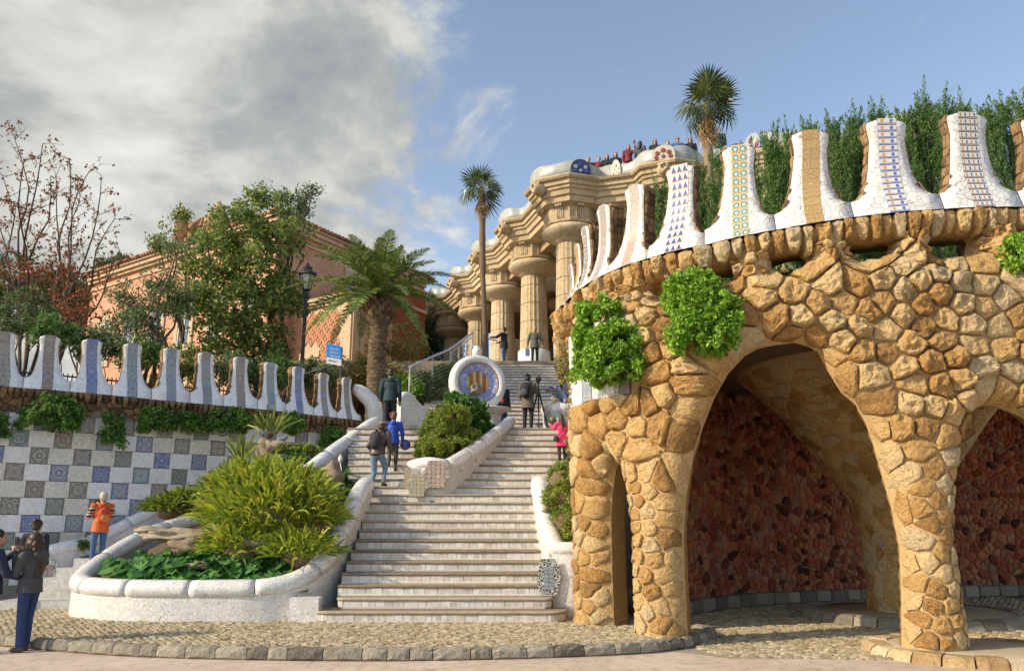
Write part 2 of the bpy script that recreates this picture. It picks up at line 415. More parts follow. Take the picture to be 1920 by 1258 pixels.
L_OLIVE = leafmat('grey_green_leaves', [(.2, (0.068, 0.125, 0.049)), (.5, (0.148, 0.216, 0.091)), (.8, (0.296, 0.352, 0.160))])
L_CYP = leafmat('cypress_leaves', [(.2, (0.038, 0.107, 0.034)), (.5, (0.095, 0.201, 0.051)), (.8, (0.236, 0.355, 0.082))])
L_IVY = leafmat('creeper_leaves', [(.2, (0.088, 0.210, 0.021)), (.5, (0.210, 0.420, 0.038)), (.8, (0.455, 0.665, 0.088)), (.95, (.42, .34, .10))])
L_IVYD = leafmat('dark_creeper_leaves', [(.2, (0.044, 0.120, 0.026)), (.5, (0.110, 0.241, 0.044)), (.8, (0.241, 0.416, 0.076))])  # deeper green than the other creeper leaves
L_FERN = leafmat('fern_leaves', [(.2, (.14, .21, .025)), (.45, (.29, .39, .04)), (.7, (.48, .50, .06)), (.9, (.50, .34, .07))])
L_GRND = leafmat('ivy_leaves', [(.2, (0.044, 0.131, 0.031)), (.5, (0.099, 0.263, 0.065)), (.8, (0.198, 0.394, 0.110))], .35)
L_MOSS = leafmat('hedge_leaves', [(.2, (0.095, 0.148, 0.025)), (.5, (0.210, 0.294, 0.042)), (.8, (0.440, 0.462, 0.073))])
L_PALM = leafmat('palm_leaves', [(.2, (0.070, 0.130, 0.035)), (.5, (0.166, 0.248, 0.059)), (.8, (0.402, 0.450, 0.119))], .35, .25)
L_FAN = leafmat('fan_palm_leaves', [(.2, (.03, .055, .018)), (.5, (.075, .115, .03)), (.8, (.16, .19, .055))], .35, .2)
L_RED = leafmat('autumn_leaves', [(.2, (.12, .045, .03)), (.5, (.24, .09, .05)), (.8, (.42, .17, .05))])
L_TWIG = leafmat('dry_bush_leaves', [(.2, (0.175, 0.140, 0.052)), (.5, (0.350, 0.315, 0.088)), (.8, (0.525, 0.455, 0.175))])
L_HILL = leafmat('pine_leaves', [(.2, (0.046, 0.091, 0.033)), (.5, (0.103, 0.160, 0.057)), (.8, (0.205, 0.251, 0.091))])
PAL = [
 [(.10, .15, .38), (.52, .52, .50), (.20, .28, .52), (.60, .60, .56)],
 [(.18, .16, .13), (.50, .48, .42), (.30, .26, .20), (.58, .55, .48)],
 [(.08, .16, .10), (.50, .50, .42), (.14, .20, .30), (.36, .38, .30)],
 [(.10, .12, .26), (.48, .30, .10), (.52, .50, .44), (.16, .22, .40)],
 [(.08, .18, .28), (.50, .54, .54), (.16, .34, .42), (.60, .60, .56)],
 [(.22, .15, .12), (.46, .42, .38), (.34, .24, .20), (.52, .48, .43)],
 [(.26, .06, .04), (.46, .38, .32), (.34, .12, .09), (.5, .44, .4)],
 [(.04, .09, .42), (.40, .46, .62), (.06, .15, .58), (.52, .55, .62)]]
PAL = [[tuple(v*.70 for v in c) for c in p] for p in PAL]
ORN = [ornate('ornate_tile_%s' % n, p, 3.0, True, i*3.1) for i, (n, p) in enumerate(zip(
    ('blue', 'sepia', 'green', 'amber', 'teal', 'brown', 'red', 'cobalt'), PAL))]
IRON = plain('dark_iron', (.045, .05, .06), .5, .2)
STEEL = plain('pale_steel', (.55, .55, .54), .4, .1)
BLACK = plain('black_stuff', (.02, .02, .022), .7, .3)
GLASS = plain('dark_glass', (.10, .12, .14), .12, .2, 3, .02)
# ------------------------------------------------------------------ curved curtains, stones
class Curtain:
    """a vertical sheet over a plan curve; s runs along it, outward normal to the left of +s turned clockwise"""
    def __init__(s, pts, side=1, n=400):
        P = spline([(p[0], p[1], 0) for p in pts], n)
        s.P = np.array([(p.x, p.y) for p in P]); d = np.gradient(s.P, axis=0); d /= np.linalg.norm(d, axis=1)[:, None]
        s.N = np.stack([d[:, 1], -d[:, 0]], 1)*side
        s.S = np.concatenate([[0], np.cumsum(np.linalg.norm(np.diff(s.P, axis=0), axis=1))]); s.L = s.S[-1]
    def at(s, q, z, off=0.0):
        x = np.interp(q, s.S, s.P[:, 0]); y = np.interp(q, s.S, s.P[:, 1])
        nx = np.interp(q, s.S, s.N[:, 0]); ny = np.interp(q, s.S, s.N[:, 1])
        e = q - s.L if q > s.L else (q if q < 0 else 0)
        if e: t = (s.N[0] if q < 0 else s.N[-1]); x += -t[1]*e*1.0; y += t[0]*e*1.0
        return Vector((x + nx*off, y + ny*off, z))
    def nor(s, q):
        return Vector((np.interp(q, s.S, s.N[:, 0]), np.interp(q, s.S, s.N[:, 1]), 0)).normalized()
    def hit(s, px, py, off=0.0):
        r = ray(px, py); Q = s.P + s.N*off; a = Q[:, 0]/Q[:, 1]; o = np.argsort(a)
        q = float(np.interp(r.x/r.y, a[o], s.S[o])); Y = float(np.interp(q, s.S, Q[:, 1]))
        return q, CAMZ + r.z/r.y*Y
def resample(poly, step):
    out = []
    for i in range(len(poly)):
        a = np.array(poly[i]); b = np.array(poly[(i + 1) % len(poly)]); k = max(1, int(np.linalg.norm(b - a)/step))
        for j in range(k): out.append(tuple(a + (b - a)*j/k))
    return out
class Region:
    """a flat area with holes: inside test, distance to the edge"""
    def __init__(s, loops):
        s.loops = [np.array(l) for l in loops]; A = []; B = []
        for l in s.loops: A.append(l); B.append(np.roll(l, -1, 0))
        s.A = np.concatenate(A); s.B = np.concatenate(B)
    def inside(s, P):
        P = np.atleast_2d(P); x = P[:, 0:1]; y = P[:, 1:2]; ax, ay = s.A.T; bx, by = s.B.T
        c = ((ay > y) != (by > y)) & (x < (bx - ax)*(y - ay)/np.where(by == ay, 1e-12, by - ay) + ax)
        return c.sum(1) % 2 == 1
    def dist(s, P):
        P = np.atleast_2d(P); D = s.B - s.A; L2 = np.maximum((D**2).sum(1), 1e-12); out = np.empty(len(P))
        for i in range(0, len(P), 512):
            q = P[i:i + 512, None, :] - s.A[None]
            t = np.clip((q*D[None]).sum(2)/L2, 0, 1); e = q - D[None]*t[..., None]
            out[i:i + 512] = np.sqrt((e**2).sum(2).min(1))
        return out
    def tri(s, step):
        V = []; E = []
        for l in s.loops:
            b = len(V); r = resample(l, step); V += r; E += [(b + i, b + (i + 1) % len(r)) for i in range(len(r))]
        nb = len(V)
        lo = s.A.min(0); hi = s.A.max(0)
        G = np.array([(x + (j % 2)*step/2, y) for j, y in enumerate(np.arange(lo[1], hi[1], step*.87)) for x in np.arange(lo[0], hi[0], step)])
        G = G[s.inside(G)]; G = G[s.dist(G) > step*.45]; V += [tuple(g) for g in G]
        r = delaunay_2d_cdt([Vector(v) for v in V], E, [], 0, 1e-5)
        vs = [tuple(v) for v in r[0]]; fs = [f for f in r[2]]
        C = np.array([np.mean([vs[i] for i in f], 0) for f in fs]); ok = s.inside(C)
        return vs, [tuple(f) for f, k in zip(fs, ok) if k]
def voronoi(seeds, lo, hi, kn=26, ok=None, gs=.13):
    S = np.array(seeds); out = []; n0 = len(S)
    if ok is not None:                       # seeds outside the area keep the cells from spilling over its edge
        Rg = np.random.default_rng(99)
        G = np.array([(x, y) for x in np.arange(lo[0] - gs, hi[0] + gs, gs) for y in np.arange(lo[1] - gs, hi[1] + gs, gs)]); G += Rg.uniform(-.2, .2, G.shape)*gs
        S = np.concatenate([S, G[~ok(G)]])
    for i in range(n0):
        c = S[i]
        d = ((S - c)**2).sum(1); nb = np.argsort(d)[1:kn + 1]
        poly = [(lo[0], lo[1]), (hi[0], lo[1]), (hi[0], hi[1]), (lo[0], hi[1])]
        for j in nb:
            m = (S[j] + c)/2; n = S[j] - c; new = []
            for k in range(len(poly)):
                a = poly[k]; b = poly[(k + 1) % len(poly)]
                da = (a[0] - m[0])*n[0] + (a[1] - m[1])*n[1]; db = (b[0] - m[0])*n[0] + (b[1] - m[1])*n[1]
                if da <= 0: new.append(a)
                if (da < 0) != (db < 0) and abs(da - db) > 1e-12:
                    t = da/(da - db); new.append((a[0] + (b[0] - a[0])*t, a[1] + (b[1] - a[1])*t))
            poly = new
            if len(poly) < 3: break
        out.append(poly)
    return out
def relax_seeds(region, n, lo, hi, sizefn=None, it=5, rs=None):
    R = rs or np.random.default_rng(3); P = []
    tries = 0
    while len(P) < n and tries < 60:
        Q = R.uniform(lo, hi, (n*2, 2)); Q = Q[region(Q)]
        if sizefn is not None: Q = Q[R.random(len(Q)) < sizefn(Q)]
        P += list(Q); tries += 1
    P = np.array(P[:n])
    for _ in range(it):                                  # push neighbours apart
        d = P[:, None] - P[None]; L = np.sqrt((d**2).sum(2)) + np.eye(len(P))*9
        r = math.sqrt((hi[0] - lo[0])*(hi[1] - lo[1])/len(P))*.8
        w = np.where(L < r, (r - L)/L*.3, 0)
        Q = P + (d*w[..., None]).sum(1); ok = region(Q); P[ok] = Q[ok]
    return P
def stone_mesh(name, poly, surf, h, mat, gap=.012, seed=0, org=Vector((0, 0, 0)), rough=.25, inside=None, sink=.03, rings=((1.0, 0), (.98, .5), (.90, .85), (.70, 1.0), (.48, 1.02), (.24, 1.05)), cen=None):
    """a lump of stone over a flat cell laid on a surface"""
    p = np.array(poly); c = p.mean(0) if cen is None else np.array(cen)
    for _ in range(1):
        q = []
        for i in range(len(p)):
            a = p[i]; b = p[(i + 1) % len(p)]; q += [a*.86 + b*.14, a*.5 + b*.5, a*.14 + b*.86]
        p = np.array(q)
    sz = np.sqrt(((p - c)**2).sum(1)).mean()
    p = c + (p - c)*max(.5, 1 - gap/max(sz, .02))
    if inside is not None:
        p = np.array(resample([tuple(k) for k in p], .09))
        for i in range(len(p)):
            L_ = math.hypot(*(p[i] - c)); ns = max(2, int(L_/.05)); hit = 0
            for m in range(1, ns + 1):
                if not inside(c + (p[i] - c)*m/ns): hit = m; break
            if not hit: continue
            a, b = (hit - 1)/ns, hit/ns
            for _ in range(6):
                m = (a + b)/2
                if inside(c + (p[i] - c)*m): a = m
                else: b = m
            p[i] = c + (p[i] - c)*a
    n = len(p); V = []; F = []
    r1 = random.Random(seed); tx, ty = r1.uniform(-.6, .6), r1.uniform(-.6, .6); off = Vector((r1.uniform(0, 50), r1.uniform(0, 50), 0))
    f1 = .55/max(sz, .05)
    def hgt(u, d, hh):
        q = Vector((u[0], u[1], 0))*1.0 + off
        a1 = noise.noise(q*f1*1.3); a2 = 1 - abs(noise.noise(q*f1*2.6 + Vector((3, 7, 0))))*2; a3 = noise.noise(q*16)
        w = max(-.6, min(.6, (d[0]*tx + d[1]*ty)/sz*.7))
        return h*hh*max(.12, 1 + rough*(1.1*a1 + .9*(a2 - .5) + .6*a3) + w)
    for k, (sc, hh) in enumerate(rings):
        for i in range(n):
            jit = 1 + (0 if k == 0 else .05*math.sin(i*2.4 + seed + k))
            d = (p[i] - c)*sc*jit if k else (p[i] - c); u = c + d
            o = -sink if k == 0 else hgt(u, d, hh)
            V.append(surf(u[0], u[1], o))
    V.append(surf(c[0], c[1], hgt(c, c*0, rings[-1][1])))
    for k in range(len(rings) - 1):
        for i in range(n):
            j = (i + 1) % n; F.append((k*n + i, k*n + j, (k + 1)*n + j, (k + 1)*n + i))
    b = (len(rings) - 1)*n
    for i in range(n): F.append((b + i, b + (i + 1) % n, len(V) - 1))
    mb = MB(); mb.add(V, F, 0, False)
    return mb.mesh(name, mat, org)
def fixnormals(me):
    bm = bmesh.new(); bm.from_mesh(me); bmesh.ops.recalc_face_normals(bm, faces=bm.faces); bm.to_mesh(me); bm.free(); return me
def add_stones(name, cells, seeds, surf, hfn, mat, parent, inside=None, gap=.012, limit=300, rough=.25, far=None, sink=.03, rings=None, keep=None):
    """one object per stone up to the limit, the rest joined"""
    org = root_loc(parent); rest = MB(); cnt = 0
    order = list(range(len(cells)))
    if far is not None: order.sort(key=lambda i: far(seeds[i]))
    kw = {'rings': rings} if rings else {}
    for i in order:
        poly = cells[i]
        if len(poly) < 3: continue
        me = stone_mesh(name, poly, surf, hfn(seeds[i]), mat, gap, i + 11, org, rough, inside, sink, cen=seeds[i], **kw)
        if cnt < limit: link(name, fixnormals(me), parent); cnt += 1
        else:
            rest.add([v.co + org for v in me.vertices], [tuple(f.vertices) for f in me.polygons]); bpy.data.meshes.remove(me)
    if rest.v:
        o = rest.build(name + '_rubble', mat, parent, True); o['kind'] = 'stuff'
def struct(o): o['kind'] = 'structure'; return o

# ------------------------------------------------------------------ the left wall's line and the terrain
LW_A, LW_B = Vector((-14.6, 16.95)), Vector((-4.35, 24.05))
LWC = Curtain([LW_A, LW_A.lerp(LW_B, .3), LW_A.lerp(LW_B, .6), LW_B], 1)
def sst(a, b, x): t = np.clip((x - a)/(b - a), 0, 1); return t*t*(3 - 2*t)
def terrain_h(X, Y):
    d = LW_B - LW_A; d = d/d.length; nx, ny = d[1], -d[0]
    f = (X - LW_A.x)*nx + (Y - LW_A.y)*ny                  # > 0 in front of the tiled wall
    z = np.full_like(X, -.9)
    behind = (f < -.35) & (X < -3.2)
    z = np.where(behind, 3.6 + sst(.35, 22, -f)*3.6, z)
    far = sst(22, 40, Y)*7.4
    z = np.where(~behind & (Y > 21.0) & (X < 1.2), np.maximum(z, -.9 + sst(21, 34, Y)*8.6), z)
    z = np.where(Y > 41, np.maximum(z, 7.6), z)
    z = np.where((X >= 1.2) & (Y > 24), np.maximum(z, sst(24, 30, Y)*6.0 - .9), z)
    R = np.sqrt(X*X + Y*Y)
    z = np.where(Y > 41, z + sst(75, 260, R)*30*(.6 + .4*np.sin(X*.018 + 1)), z)
    z = np.where((Y <= 41) & (R > 70), z + sst(70, 260, R)*10*(X < 0), z)
    return z
def build_terrain():
    xs = np.unique(np.concatenate([np.linspace(-420, -60, 22), np.linspace(-60, -20, 28), np.linspace(-20, 20, 120), np.linspace(20, 60, 28), np.linspace(60, 420, 22)]))
    ys = np.unique(np.concatenate([np.linspace(-150, 0, 12), np.linspace(0, 50, 150), np.linspace(50, 100, 30), np.linspace(100, 700, 34)]))
    X, Y = np.meshgrid(xs, ys); Z = terrain_h(X, Y); V = np.stack([X, Y, Z], -1).reshape(-1, 3)
    nx = len(xs); F = [(j*nx + i, j*nx + i + 1, (j + 1)*nx + i + 1, (j + 1)*nx + i) for j in range(len(ys) - 1) for i in range(nx - 1)]
    o = link('terrain', npmesh('terrain', V, F, EARTH, True)); struct(o)
build_terrain()
# ------------------------------------------------------------------ road, pavement, cobbles, kerb
KERB_PX = [(-420, 1155), (-200, 1178), (0, 1194), (160, 1207), (300, 1214), (480, 1218), (640, 1219.5), (800, 1219), (960, 1216), (1100, 1211.5), (1200, 1207), (1270, 1200), (1315, 1192), (1338, 1184), (1336, 1177), (1310, 1172)]
KERB = spline([atZ(x, y, 0) for x, y in KERB_PX], 260)
def offset_path(P, o):
    out = []
    for i, p in enumerate(P):
        t = (P[min(i + 1, len(P) - 1)] - P[max(i - 1, 0)]); t.z = 0; t.normalize(); out.append(p + Vector((t.y, -t.x, 0))*o)
    return out
def build_ground():
    mb = MB(); mb.add([(-60, -30, -.13), (60, -30, -.13), (60, 18, -.13), (-60, 18, -.13)], [(0, 1, 2, 3)], 0, False)
    struct(mb.build('road', ROAD))
    # pavement slab: everything behind the kerb line
    inner = offset_path(KERB, -.16)
    top = [(p.x, p.y, -.012) for p in inner] + [(2.4, 15.5, -.012), (2.4, 24, -.012), (-22, 24, -.012), (-22, inner[0].y, -.012)]
    mb = MB(); mb.prism(top, (0, 0, -.30), 0)
    pv = struct(mb.build('pavement', GROUT, None, True))
    # kerb stones
    kb = thing('kerb', 'rough grey stone kerb along the front edge of the cobbled pavement', 'kerb', (0, 11.2, 0))
    L = [0]
    for a, b in zip(KERB, KERB[1:]): L.append(L[-1] + (b - a).length)
    R = random.Random(5); q = 0.0; org = root_loc(kb)
    P = np.array([(p.x, p.y) for p in KERB])
    def kp(d): return Vector((np.interp(d, L, P[:, 0]), np.interp(d, L, P[:, 1]), 0))
    while q < L[-1] - .1:
        w = R.uniform(.24, .52) if q < L[-1] - 2.5 else R.uniform(.2, .3)
        e = min(q + w, L[-1]); n = 5; V = []; F = []
        prof = [(.03, -.14), (-.015, -.10), (-.02, -.03), (.0, .012), (.03, .028), (.09, .03), (.17, .022), (.18, -.14)]
        m = len(prof)
        for i in range(n + 1):
            d = q + .006 + (e - q - .012)*i/n; p = kp(d); t = (kp(d + .02) - kp(d - .02)).normalized(); nn = Vector((t.y, -t.x, 0))
            sq = .014 if i in (0, n) else 0
            for k, (a, z) in enumerate(prof):
                j = noise.noise(Vector((d*9, k*.9, R.random()*.6)))*.022
                V.append(p - nn*(a + sq*(1 if k < 4 else -1)) + Vector((0, 0, z - sq + (j if 0 < k < m - 1 else 0))) + nn*j)
        for i in range(n):
            for k in range(m - 1): F.append((i*m + k, i*m + k + 1, (i + 1)*m + k + 1, (i + 1)*m + k))
        F.append(tuple(range(m))[::-1]); F.append(tuple(n*m + k for k in range(m)))
        b = MB(); b.add(V, F, 0, False); link('kerb_stone', fixnormals(b.mesh('kerb_stone', STONE_G, org)), kb); q = e
    # cobbles of the pavement and of the grotto floor
    reg = Region([[(p.x, p.y) for p in offset_path(KERB, -.17)] + [(2.3, 15.2), (-9.5, 16.6), (-10.5, inner[0].y)]])
    def cobbles(reg, lo, hi, z, nm, sx=.115, sy=.085, jit=.2):
        V = []; F = []; R = np.random.default_rng(8)
        for j, y in enumerate(np.arange(lo[1], hi[1], sy)):
            for i, x in enumerate(np.arange(lo[0] + (j % 2)*sx*.5, hi[0], sx)):
                V.append((x + R.uniform(-jit, jit)*sx*.6, y + R.uniform(-jit, jit)*sy*.6))
        V = np.array(V); V = V[reg.inside(V)]; n = len(V)
        ang = R.uniform(-.22, .22, n); w = sx*R.uniform(.36, .50, n); h = sy*R.uniform(.34, .50, n); t = R.uniform(.008, .034, n)
        out = []
        for (k, zz) in ((1.0, None), (.93, .6), (.62, 1.0)):
            for a, b in ((-1, -1), (0, -1.12), (1, -1), (1, 1), (0, 1.12), (-1, 1)):
                jx = a*w*k*R.uniform(.8, 1.1, n); jy = b*h*k*R.uniform(.8, 1.1, n)
                out.append(np.stack([V[:, 0] + jx*np.cos(ang) - jy*np.sin(ang), V[:, 1] + jx*np.sin(ang) + jy*np.cos(ang),
                                     z + (np.full(n, -.02) if zz is None else t*zz*R.uniform(.85, 1.1, n))], 1))
        A = np.stack(out, 1)                    # n, 18, 3
        base = (np.arange(n)*18)[:, None]
        f4 = []
        for k in range(2):
            for i in range(6): f4.append((k*6 + i, k*6 + (i + 1) % 6, (k + 1)*6 + (i + 1) % 6, (k + 1)*6 + i))
        f4 += [(12, 13, 14, 15), (12, 15, 16, 17)]
        F = np.concatenate([base + np.array(f)[None] for f in f4])
        return npmesh(nm, A.reshape(-1, 3), F, COBBLE, False)
    o = link('cobbles', cobbles(reg, (-10.2, 10.8), (3.2, 16.4), 0.0, 'cobbles'), pv); o['kind'] = 'stuff'
    mb = MB(); mb.prism([(2.2, 12.0, -.15), (2.9, 11.35, -.15), (13.5, 11.2, -.15), (16, 23, -.15), (2.2, 23, -.15)], (0, 0, .026), 0)
    gf = struct(mb.build('grotto_floor', GROUT, None, True))
    reg2 = Region([[(2.7, 11.95), (2.95, 11.42), (5, 11.25), (12, 11.2), (12, 20.5), (2.7, 18.5)]])
    o = link('cobbles', cobbles(reg2, (2.7, 11.2), (12, 20.5), -.120, 'cobbles', .125, .095), gf); o['kind'] = 'stuff'
build_ground()
# ------------------------------------------------------------------ stairs
R_, T_ = .19, .34
Y1 = 14.2
STEP_L = [585, 632, 648, 655, 664, 672, 680, 687, 692, 696, 699]
STEP_R = [1062, 1034, 1006, 1002, 999, 996, 994, 992, 990, 988, 985]
def step(parent, xl, xr, y, z0, r, t, depth, tiles=True, seed=0, round_=0.0):
    """one step: riser core, tread slab with a worn nosing, riser tiles"""
    org = root_loc(parent)
    mb = MB(); yb = y + depth
    if round_ > 0:
        def outline(o):
            pts = []
            for k in range(9):
                a = math.pi + math.pi/2*k/8; pts.append((xl + round_ + (round_ + o)*math.cos(a), y + round_ + (round_ + o)*math.sin(a)))
            for k in range(9):
                a = -math.pi/2 + math.pi/2*k/8; pts.append((xr - round_ + (round_ + o)*math.cos(a), y + round_ + (round_ + o)*math.sin(a)))
            return pts + [(xr + o, yb), (xl - o, yb)]
    else:
        def outline(o): return [(xl - (.0 if o > 0 else 0), y - o), (xr, y - o), (xr, yb), (xl, yb)]
    mb.prism([(a, b, z0 - .03) for a, b in outline(0)], (0, 0, r - .02), 0)
    s = mb.build('step', GROUT, parent, True)
    mb = MB()
    # tread: slab with an uneven front edge
    o = outline(.028); n = 40; front = [(p[0], p[1]) for p in o[:-2]]
    fine = []
    for i in range(len(front) - 1):
        a, b = front[i], front[i + 1]; k = max(1, int(math.hypot(b[0] - a[0], b[1] - a[1])/.10))
        for j in range(k): fine.append((a[0] + (b[0] - a[0])*j/k, a[1] + (b[1] - a[1])*j/k))
    fine.append(front[-1]); V = []; m = 6
    for i, (a, b) in enumerate(fine):
        j = noise.noise(Vector((a*3.1, seed*2.7, 0)))*.012 + noise.noise(Vector((a*11, seed*5.7, 3)))*.006
        wear = abs(noise.noise(Vector((a*.9, seed*.77, 9))))*.014
        for (dy, z) in ((.02, z0 + r - .052), (.0, z0 + r - .05), (-.006, z0 + r - .030), (.0, z0 + r - .008 - wear*.5), (.03, z0 + r - wear*.4), (.11, z0 + r)):
            V.append((a, b + dy + j, z))
    F = [(i*m + k, i*m + k + 1, (i + 1)*m + k + 1, (i + 1)*m + k) for i in range(len(fine) - 1) for k in range(m - 1)]
    mb.add(V, F, 0, True)
    mb.add([V[m*i + m - 1] for i in range(len(fine))] + [(fine[-1][0], yb, z0 + r), (fine[0][0], yb, z0 + r)], [tuple(range(len(fine) + 2))], 0, False)
    for i in (0, len(fine) - 1):
        mb.add([V[m*i + k] for k in range(m)] + [(fine[i][0], fine[i][1] + .11, z0 + r - .05)], [tuple(range(m + 1))], 0, False)
    mb.build('tread', TREAD, s)
    # tiles on the riser
    Rr = random.Random(seed*31 + 5); x = xl + (round_*.9); jt = MB(); x1 = xr - round_*.9; zt = z0 + r - .056; zb = z0 + .036
    strip = MB()
    strip.box(((x + x1)/2, y - .006, z0 + .018), (x1 - x, .022, .034), 0, bevel=.006); strip.build('tile_strip', RISER, s)
    while x < x1 - .03:
        w = min(Rr.uniform(.075, .15), x1 - x)
        tl = MB() if tiles else jt; pr = Rr.uniform(.008, .013)
        h2 = zt - zb; sk = Rr.uniform(-.008, .008)
        tl.add([(x + .003, y - pr, zb), (x + w - .003, y - pr, zb), (x + w - .003 + sk, y - pr, zb + h2), (x + .003 + sk, y - pr, zb + h2),
                (x + .001, y + .004, zb - .002), (x + w - .001, y + .004, zb - .002), (x + w - .001 + sk, y + .004, zb + h2), (x + .001 + sk, y + .004, zb + h2)],
               [(0, 1, 2, 3), (0, 4, 5, 1), (1, 5, 6, 2), (3, 7, 4, 0)], 0, False)
        if tiles: link('riser_tile', tl.mesh('riser_tile', RISER, org), s)
        x += w
    if round_ > 0:                               # tiles round the curved ends, joined
        cv = MB()
        for sgn in (-1, 1):
            for k in range(7):
                a0, a1 = (math.pi/2)*k/7*.95, (math.pi/2)*(k + .9)/7*.95; cx = xl + round_ if sgn < 0 else xr - round_
                q = []
                for a in (a0, a1):
                    q.append((cx + sgn*(round_ + .010)*math.cos(a), y + round_ - (round_ + .010)*math.sin(a)))
                cv.add([(q[0][0], q[0][1], zb), (q[1][0], q[1][1], zb), (q[1][0], q[1][1], zt), (q[0][0], q[0][1], zt)], [(0, 1, 2, 3)], 0, False)
        o = cv.build('corner_tiles', RISER, s); o['kind'] = 'stuff'
    if not tiles: o = jt.build('riser_tiles', RISER, s); o['kind'] = 'stuff'
    return s
ST1 = thing('staircase', 'broad lower flight of worn stone steps with pale tiled risers, from the pavement up', 'staircase', (-1.3, Y1, 0))
for k in range(11):
    y = Y1 + T_*k; z = R_*k; c = y
    xl = XatY(STEP_L[k], y, z + .1); xr = XatY(STEP_R[k], y, z + .1)
    if k >= 2: xl -= .14; xr += .26
    step(ST1, xl, xr, y, z, R_, T_, .8 if k < 10 else 1.0, k < 7, k, .28 if k == 0 else (.12 if k == 1 else 0))
YL1 = Y1 + 10*T_             # nosing of step 11: 17.6
ZL1 = 11*R_                  # 2.09
# second flights, right and left of the island
Y2 = YL1 + T_*1.0
R2 = .187
def clampx(k): return k
ISL_R = [(958, 808), (930, 830), (905, 850), (880, 872), (850, 900), (830, 918), (812, 934)]     # where the steps meet the island's right cheek
ST2 = thing('staircase', 'right hand second flight of pale steps between the ivy island and the rubble pavilion', 'staircase', (0, Y2, ZL1))
def isl_x(py): return float(np.interp(py, [p[1] for p in ISL_R], [p[0] for p in ISL_R]))
for k in range(11):
    y = Y2 + T_*k; z = ZL1 + R2*k
    py = 936 - (936 - 808)*(k + .5)/11
    xl = XatY(isl_x(py), y, z) - .12
    step(ST2, xl, 1.35, y, z, R2, T_, .9, False, 40 + k)
ZL2 = ZL1 + 11*R2; YL2 = Y2 + 10*T_
ST3 = thing('staircase', 'left hand second flight of pale steps where the boy in blue climbs', 'staircase', (-3.2, Y2, ZL1))
for k in range(11):
    y = Y2 + T_*k; z = ZL1 + R2*k
    xl = XatY(694 - 12*min(k, 3)/3 - 3*k*.2, y, z); xr = XatY(790 + k*2.0, y, z)
    step(ST3, xl - .35, xr + .3, y, z, R2, T_, .9, False, 60 + k)
mb = MB(); mb.box((-1.4, YL2 + 1.6, ZL2 - .11), (6.2, 2.6, .2)); struct(mb.build('landing', TREAD))
# third flight up to the hall
N3 = 22; Y3 = 23.9; ZT = 8.35; R3 = (ZT - ZL2)/N3; T3 = .43
ST4 = thing('staircase', 'upper flight of pale steps behind the ring fountain, up to the columns', 'staircase', (0, Y3, ZL2))
for k in range(N3):
    y = Y3 + T3*k; z = ZL2 + R3*k
    xl = -2.2 + .06*k*0; xr = XatY(1066 - 34*k/(N3 - 1), y, z) + .1
    step(ST4, -3.0 if k < 14 else -2.6, max(xr, 1.2), y, z, R3, T3, .9, False, 80 + k)
mb = MB(); mb.box((5.0, Y3 + T3*N3 + 13.5, ZT - .26), (32, 28.0, .5)); struct(mb.build('terrace', TREAD))

# ------------------------------------------------------------------ balustrades: tube coping on a tiled wall
def balustrade(root, path, rad, zb, thick, matw, matc, seg=1.0, joint=.008, ends=True, n=160, ell=1.15, wallname='wall'):
    """path: points of the coping's centre line; zb(p) -> foot of the wall below"""
    P = spline(path, n); L = [0]
    for a, b in zip(P, P[1:]): L.append(L[-1] + (b - a).length)
    mb = MB(); V = []; F = []; m = 6
    for i, p in enumerate(P):
        t = P[min(i + 1, n - 1)] - P[max(i - 1, 0)]; t.z = 0; t.normalize(); nn = Vector((t.y, -t.x, 0)); b = zb(p)
        tz = p.z - rad*.35
        for sgn, zz in ((1, tz), (1, (tz + b)/2), (1, b), (-1, b), (-1, (tz + b)/2), (-1, tz)):
            V.append(Vector((p.x, p.y, zz)) + nn*(thick/2*sgn))
    for i in range(n - 1):
        for k in range(m): F.append((i*m + k, i*m + (k + 1) % m, (i + 1)*m + (k + 1) % m, (i + 1)*m + k))
    F.append(tuple(range(m))); F.append(tuple((n - 1)*m + k for k in range(m)))
    mb.add(V, F, 0, False); mb.build(wallname, matw, root, True)
    # coping in segments
    ns = max(1, round(L[-1]/seg)); PA = np.array(P); org = root_loc(root)
    for s in range(ns):
        a, b = L[-1]*s/ns + joint, L[-1]*(s + 1)/ns - joint; pts = []; rr = []
        k = 9
        for i in range(k + 1):
            d = a + (b - a)*i/k; pts.append(Vector([np.interp(d, L, PA[:, c]) for c in range(3)])); rr.append(rad*(.965 if i in (0, k) else 1))
        if ends and s == 0:
            t = (pts[0] - pts[1]).normalized(); pts = [pts[0] + t*rad*.75, pts[0] + t*rad*.5, pts[0] + t*rad*.2] + pts; rr = [rad*.3, rad*.72, rad*.93] + rr
        if ends and s == ns - 1:
            t = (pts[-1] - pts[-2]).normalized(); pts += [pts[-1] + t*rad*.2, pts[-1] + t*rad*.5, pts[-1] + t*rad*.75]; rr += [rad*.93, rad*.72, rad*.3]
        mb = MB(); mb.tube(pts, rr, 18, 0, True, True, Vector((0, 0, 1)), ell)
        link('coping_segment', fixnormals(mb.mesh('coping_segment', matc, org)), root)
    return P
LPW = thing('planter', 'big curved white mosaic planter wall left of the lower steps, full of ferns', 'planter', (-5.5, 14.4, 0))
